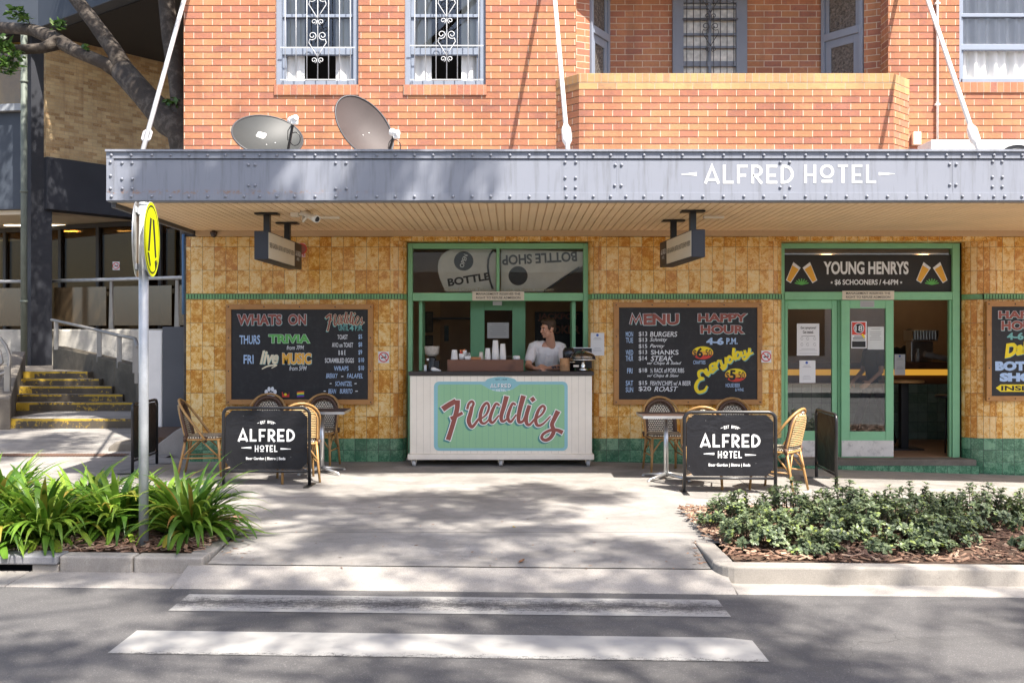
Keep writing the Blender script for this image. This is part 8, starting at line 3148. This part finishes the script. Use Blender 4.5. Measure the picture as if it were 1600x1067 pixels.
# the far side of the street, seen only in reflections
m = MB(); m.box(-40, 40, -8, -4.62, -0.4, -0.05); struct('opposite_footpath', m, M_CONC)
ob = thing('opposite_building', 'low cream building across the street behind the camera', 'building', (0, -10, -0.05))
m = MB(); m.box(-30, 30, -14, -11.5, -0.05, 4.2); m.build('wall', M_CREAM, ob, world=True)
m = MB()
for k in range(10):
    m.box(-27 + k * 6, -24 + k * 6, -11.49, -11.46, 1.0, 3.2)
m.build('window_band', paint('dark_window', (0.02, 0.025, 0.03), 0.1), ob, world=True)

# ------------------------------------------------------------------ people
M_SKIN = paint('skin', (0.62, 0.33, 0.22), 0.5, 0.06, 9)
M_HAIR = paint('brown_hair', (0.050, 0.027, 0.015), 0.6, 0.35, 40, bmp=0.8)
M_TEE = paint('white_tee_shirt', (0.92, 0.89, 0.88), 0.85, 0.05, 7)
_nt = M_TEE.node_tree
_b = [n for n in _nt.nodes if n.type == 'BSDF_PRINCIPLED'][0]
bump(_nt, _b, noise(_nt, nd(_nt, 'ShaderNodeMapping', {0: objco(_nt), 3: (1.0, 1.0, 0.5)}).outputs[0], 9, 3, 0.5, 1.5), 0.9, 0.035)
M_TEEB = paint('black_clothing', (0.014, 0.013, 0.015), 0.8, 0.1, 7)


def cap_tube(mb, pts, rr, n=12):
    pts = [Vector(p) for p in pts]
    a, b_ = (pts[0] - pts[1]).normalized(), (pts[-1] - pts[-2]).normalized()
    P0 = [pts[0] + a * rr[0] * 0.98, pts[0] + a * rr[0] * 0.75, pts[0] + a * rr[0] * 0.4] + pts + [pts[-1] + b_ * rr[-1] * 0.4, pts[-1] + b_ * rr[-1] * 0.75, pts[-1] + b_ * rr[-1] * 0.98]
    R0 = [rr[0] * 0.2, rr[0] * 0.66, rr[0] * 0.92] + list(rr) + [rr[-1] * 0.92, rr[-1] * 0.66, rr[-1] * 0.2]
    mb.tube(P0, R0, n)


def loft(mb, rings, n=20):
    """rings: (centre, rx, ry, lateral axis)"""
    base = len(mb.v)
    for k, (c, rx, ry, ux) in enumerate(rings):
        c, ux = Vector(c), Vector(ux).normalized()
        t = (Vector(rings[min(k + 1, len(rings) - 1)][0]) - Vector(rings[max(k - 1, 0)][0])).normalized()
        uy = t.cross(ux).normalized()
        for a in range(n):
            an = 2 * math.pi * a / n
            mb.v.append(tuple(c + ux * rx * math.cos(an) + uy * ry * math.sin(an)))
    for k in range(len(rings) - 1):
        for a in range(n):
            b_ = (a + 1) % n
            mb.face((base + k * n + a, base + k * n + b_, base + (k + 1) * n + b_, base + (k + 1) * n + a))
    mb.face([base + a for a in range(n - 1, -1, -1)])
    mb.face([base + (len(rings) - 1) * n + a for a in range(n)])


def fuse(mb, name, mat, parent, voxel, it=4, fac=0.5):
    o = mb.build(name, mat, parent, world=True)
    r_ = o.modifiers.new('fuse', 'REMESH'); r_.mode = 'VOXEL'; r_.voxel_size = voxel; r_.use_smooth_shade = True
    s = o.modifiers.new('soften', 'SMOOTH'); s.factor = fac; s.iterations = it
    return o


def head_parts(bm, hm, c, f, up, parent, skin_eye=True, s=1.0):
    """skull, jaw, nose, ears added to body mesh bm; hair to hm; eyes returned as a part"""
    c, f, up = Vector(c), Vector(f).normalized(), Vector(up).normalized()
    side = f.cross(up).normalized()
    up = side.cross(f).normalized()
    rot = Matrix((side, f, up)).transposed()
    def q(x, y, z):
        return c + (side * x + f * y + up * z) * s
    bm.ell(q(0, -0.012, 0.025), (0.074 * s, 0.094 * s, 0.092 * s), 18, 12, rot)
    bm.ell(q(0, 0.022, -0.045), (0.058 * s, 0.066 * s, 0.072 * s), 16, 10, rot)
    bm.ell(q(0, 0.062, -0.096), (0.026 * s, 0.022 * s, 0.018 * s), 12, 8, rot)
    cap_tube(bm, [q(0, 0.084, 0.012), q(0, 0.104, -0.026)], [0.010 * s, 0.0145 * s], 10)
    bm.ell(q(0, 0.078, 0.030), (0.052 * s, 0.017 * s, 0.013 * s), 14, 8, rot)
    for sx in (-1, 1):
        bm.ell(q(sx * 0.076, -0.006, -0.008), (0.011 * s, 0.020 * s, 0.032 * s), 10, 8, rot)
        bm.ell(q(sx * 0.036, 0.066, -0.026), (0.024 * s, 0.022 * s, 0.026 * s), 10, 8, rot)
    bm.ell(q(0, 0.086, -0.064), (0.024 * s, 0.010 * s, 0.007 * s), 12, 6, rot)
    # hair
    hm.ell(q(0, -0.028, 0.058), (0.083 * s, 0.096 * s, 0.080 * s), 18, 12, rot)
    hm.ell(q(0, 0.040, 0.098), (0.064 * s, 0.050 * s, 0.036 * s), 14, 8, rot)
    hm.ell(q(0, -0.066, 0.0), (0.070 * s, 0.052 * s, 0.075 * s), 14, 8, rot)
    for sx in (-1, 1):
        hm.ell(q(sx * 0.070, 0.020, 0.030), (0.014 * s, 0.026 * s, 0.040 * s), 10, 6, rot)
    e = MB()
    for sx in (-1, 1):
        e.mi = 0
        e.ell(q(sx * 0.031, 0.0765, 0.006), (0.0125 * s, 0.010 * s, 0.008 * s), 10, 6, rot)
        e.mi = 1
        e.ell(q(sx * 0.031, 0.0845, 0.006), (0.0060 * s, 0.004 * s, 0.006 * s), 8, 6, rot)
        e.mi = 2
        e.ell(q(sx * 0.031, 0.0875, 0.030), (0.021 * s, 0.009 * s, 0.005 * s), 10, 6, rot)
    e.mi = 3
    e.ell(q(0, 0.0945, -0.064), (0.020 * s, 0.006 * s, 0.0055 * s), 12, 6, rot)
    return e, q


EYES = [paint('eye_white', (0.55, 0.52, 0.50), 0.3), paint('eye_dark', (0.02, 0.015, 0.01), 0.2), M_HAIR, paint('lip', (0.36, 0.14, 0.11), 0.5)]


def hand(bm, wrist, palm_dir, nrm, thumb_side, curl, s=1.0):
    """palm with four curling fingers and a thumb leaving its side"""
    w_, d, n = Vector(wrist), Vector(palm_dir).normalized(), Vector(nrm).normalized()
    sd_ = d.cross(n).normalized() * thumb_side
    n = (n - d * n.dot(d)).normalized()
    for k in range(4):
        x = (-0.030 + 0.020 * k) * s
        a = w_ + d * 0.012 * s + sd_ * x * 0.7
        b_ = w_ + d * 0.085 * s + sd_ * x
        cap_tube(bm, [a, b_], [0.0145 * s, 0.0125 * s], 8)
        L_ = (0.062, 0.074, 0.080, 0.070)[k] * s
        p, dd, cu = b_, d.copy(), curl * (1.0 + 0.06 * k)
        pts = [p]
        for j, fr_ in enumerate((0.45, 0.32, 0.23)):
            ang = cu * (0.75, 1.0, 0.8)[j]
            dd = (dd * math.cos(ang) - n * math.sin(ang)).normalized()
            n2 = n
            p = p + dd * L_ * fr_
            pts.append(p)
        cap_tube(bm, pts, [0.0095 * s, 0.009 * s, 0.0082 * s, 0.0072 * s], 8)
    a = w_ + d * 0.022 * s + sd_ * 0.030 * s
    b_ = a + (d * 0.55 + sd_ * 0.75 - n * 0.15).normalized() * 0.040 * s
    c = b_ + (d * 0.9 + sd_ * 0.25 - n * 0.35).normalized() * 0.030 * s
    cap_tube(bm, [a, b_, c], [0.0135 * s, 0.0105 * s, 0.0085 * s], 8)


# the barista leaning on the cart, looking to the left of the photo
man = thing('person', 'person in a white tee shirt leaning on the coffee cart with hands clasped, looking left', 'person', (0.46, 12.95, 0.05))
bm, hm, sh, tr = MB(), MB(), MB(), MB()
LX = Vector((1, 0.10, 0))
hc = P(856, 513.5, 12.56)
eyes, q = head_parts(bm, hm, hc, (-0.84, -0.50, -0.16), (0.0, -0.16, 1), man)
neck0 = P(861, 537, 12.66)
cap_tube(bm, [neck0 + Vector((0, 0.02, -0.03)), q(0.0, -0.022, -0.055)], [0.064, 0.056], 14)
spine = [(0.475, 12.84, 0.98), (0.475, 12.82, 1.08), (0.472, 12.79, 1.20), (0.47, 12.76, 1.32), (0.468, 12.73, 1.42), (0.467, 12.70, 1.50), (0.466, 12.68, 1.545)]
rxs, rys = [0.155, 0.150, 0.158, 0.180, 0.188, 0.155, 0.075], [0.105, 0.100, 0.105, 0.115, 0.110, 0.085, 0.058]
loft(bm, [(c, a - 0.012, b_ - 0.012, LX) for c, a, b_ in zip(spine, rxs, rys)])
loft(sh, [(c, a, b_, LX) for c, a, b_ in zip(spine[:-1], rxs, rys)])
SL_, SR_ = Vector((0.280, 12.68, 1.472)), Vector((0.655, 12.72, 1.462))
EL_, ER_ = Vector((0.205, 12.50, 1.225)), Vector((0.700, 12.44, 1.215))
WL_, WR_ = Vector((0.285, 12.290, 1.205)), Vector((0.455, 12.300, 1.205))
cap_tube(bm, [SL_, SL_ * 0.45 + EL_ * 0.55, EL_], [0.052, 0.046, 0.040], 12)
cap_tube(bm, [SR_, SR_ * 0.45 + ER_ * 0.55, ER_], [0.052, 0.046, 0.040], 12)
cap_tube(bm, [EL_, EL_ * 0.6 + WL_ * 0.4, WL_], [0.040, 0.042, 0.026], 12)
cap_tube(bm, [ER_, ER_ * 0.6 + WR_ * 0.4, WR_], [0.040, 0.042, 0.026], 12)
cap_tube(sh, [SL_ + Vector((0.05, 0, 0.02)), SL_ + Vector((-0.005, 0, 0.0)), SL_ * 0.40 + EL_ * 0.60], [0.072, 0.072, 0.070], 14)
cap_tube(sh, [SR_ + Vector((-0.05, 0, 0.02)), SR_ + Vector((0.005, 0, 0.0)), SR_ * 0.40 + ER_ * 0.60], [0.072, 0.072, 0.070], 14)
# trapezius line under the shirt
cap_tube(sh, [(0.41, 12.70, 1.515), SL_ + Vector((0.02, 0, 0.01))], [0.052, 0.062], 12)
cap_tube(sh, [(0.525, 12.70, 1.515), SR_ + Vector((-0.02, 0, 0.01))], [0.052, 0.062], 12)
hand(bm, WL_ + Vector((0.005, -0.01, 0.0)), (0.78, -0.55, 0.12), (0.15, -0.55, 0.85), -1, 0.62)
hand(bm, WR_ + Vector((-0.005, -0.012, 0.008)), (-0.86, -0.42, 0.16), (-0.1, -0.6, 0.80), 1, 0.66)
for sx in (-1, 1):
    cap_tube(tr, [(0.475 + sx * 0.085, 12.97, 0.96), (0.475 + sx * 0.095, 12.93, 0.52), (0.475 + sx * 0.10, 12.99, 0.14)], [0.092, 0.068, 0.055], 12)
    cap_tube(bm, [(0.475 + sx * 0.085, 12.97, 0.96), (0.475 + sx * 0.095, 12.93, 0.52), (0.475 + sx * 0.10, 12.99, 0.12), (0.475 + sx * 0.10, 12.86, 0.085)], [0.08, 0.055, 0.04, 0.032], 10)
loft(tr, [((0.475, 12.97, 1.03), 0.160, 0.112, LX), ((0.475, 12.975, 0.90), 0.170, 0.118, LX)])
body = fuse(bm, 'body', M_SKIN, man, 0.0055, 3)
fuse(sh, 'tee_shirt', M_TEE, man, 0.009, 5)
fuse(tr, 'trousers', M_TEEB, man, 0.013, 3)
fuse(hm, 'hair', M_HAIR, man, 0.006, 3)
eyes.build('eyes', EYES, man, world=True)
tt_ = MB()      # dark tattoo on the forearm at right
for k in range(5):
    f_ = 0.18 + 0.14 * k
    c = ER_ * (1 - f_) + WR_ * f_
    tt_.ell(c + Vector((0.004 * (-1) ** k, -0.034, 0.012)), (0.022, 0.010, 0.016), 10, 6)
tt_.build('tattoo', paint('tattoo_ink', (0.10, 0.085, 0.085), 0.6, 0.5, 60), man, world=True)


def standing(label, x, y, z0, hgt, face, stride=0.0, mats=None, arms=0.1):
    """plain standing or walking figure, built whole"""
    o = thing('person', label, 'person', (x, y, z0))
    k = hgt / 1.75
    f = Vector((math.cos(R(face)), math.sin(R(face)), 0)); sd_ = Vector((f.y, -f.x, 0))
    B = Vector((x, y, z0))
    def q(s_, fw, z):
        return B + (sd_ * s_ + f * fw + Vector((0, 0, z))) * k
    b, h, t, l = MB(), MB(), MB(), MB()
    e, _ = head_parts(b, h, q(0, 0.03, 1.60), f, (0, 0, 1), o, s=k)
    cap_tube(b, [q(0, 0, 1.42), q(0, 0.02, 1.54)], [0.06 * k, 0.052 * k])
    rings = [(q(0, 0, 0.92), 0.165 * k, 0.11 * k, sd_), (q(0, 0, 1.05), 0.145 * k, 0.10 * k, sd_), (q(0, 0, 1.25), 0.175 * k, 0.115 * k, sd_), (q(0, 0, 1.38), 0.185 * k, 0.10 * k, sd_), (q(0, 0, 1.46), 0.09 * k, 0.06 * k, sd_)]
    loft(t, rings); loft(b, [(c, a * 0.9, d * 0.9, u) for c, a, d, u in rings])
    for s_ in (-1, 1):
        sw = s_ * stride
        hip, kn, an = q(s_ * 0.09, 0, 0.92), q(s_ * 0.10, sw * 0.5 + 0.03, 0.50), q(s_ * 0.10, sw, 0.08)
        cap_tube(l, [hip, kn, an], [0.085 * k, 0.062 * k, 0.048 * k])
        cap_tube(b, [hip, kn, an, an + f * 0.12 * k - Vector((0, 0, 0.03 * k))], [0.07 * k, 0.05 * k, 0.038 * k, 0.032 * k])
        shd, el, wr = q(s_ * 0.20, 0, 1.38), q(s_ * 0.25, -0.02 + arms * 0.5, 1.10), q(s_ * 0.22, arms * 2.0, 0.95)
        cap_tube(t, [shd, shd * 0.4 + el * 0.6], [0.06 * k, 0.055 * k])
        cap_tube(b, [shd, el, wr], [0.045 * k, 0.038 * k, 0.026 * k])
        hand(b, wr, (wr - el).normalized(), sd_ * s_, 1, 0.45, k)
    fuse(b, 'body', M_SKIN, o, 0.009, 3); fuse(t, 'top', M_TEEB, o, 0.014, 4); fuse(l, 'trousers', M_TEEB, o, 0.014, 3); fuse(h, 'hair', M_HAIR, o, 0.009, 3)
    e.build('eyes', EYES, o, world=True)


standing('person in dark clothes walking past inside behind the second entrance door', PX(1365, 14.0), 14.0, 0.035, 1.72, 190, 0.26)
standing('person in black behind the bar beside the espresso machine', PX(1421, 15.75), 15.75, 0.035, 1.74, 250, 0.03, arms=0.14)
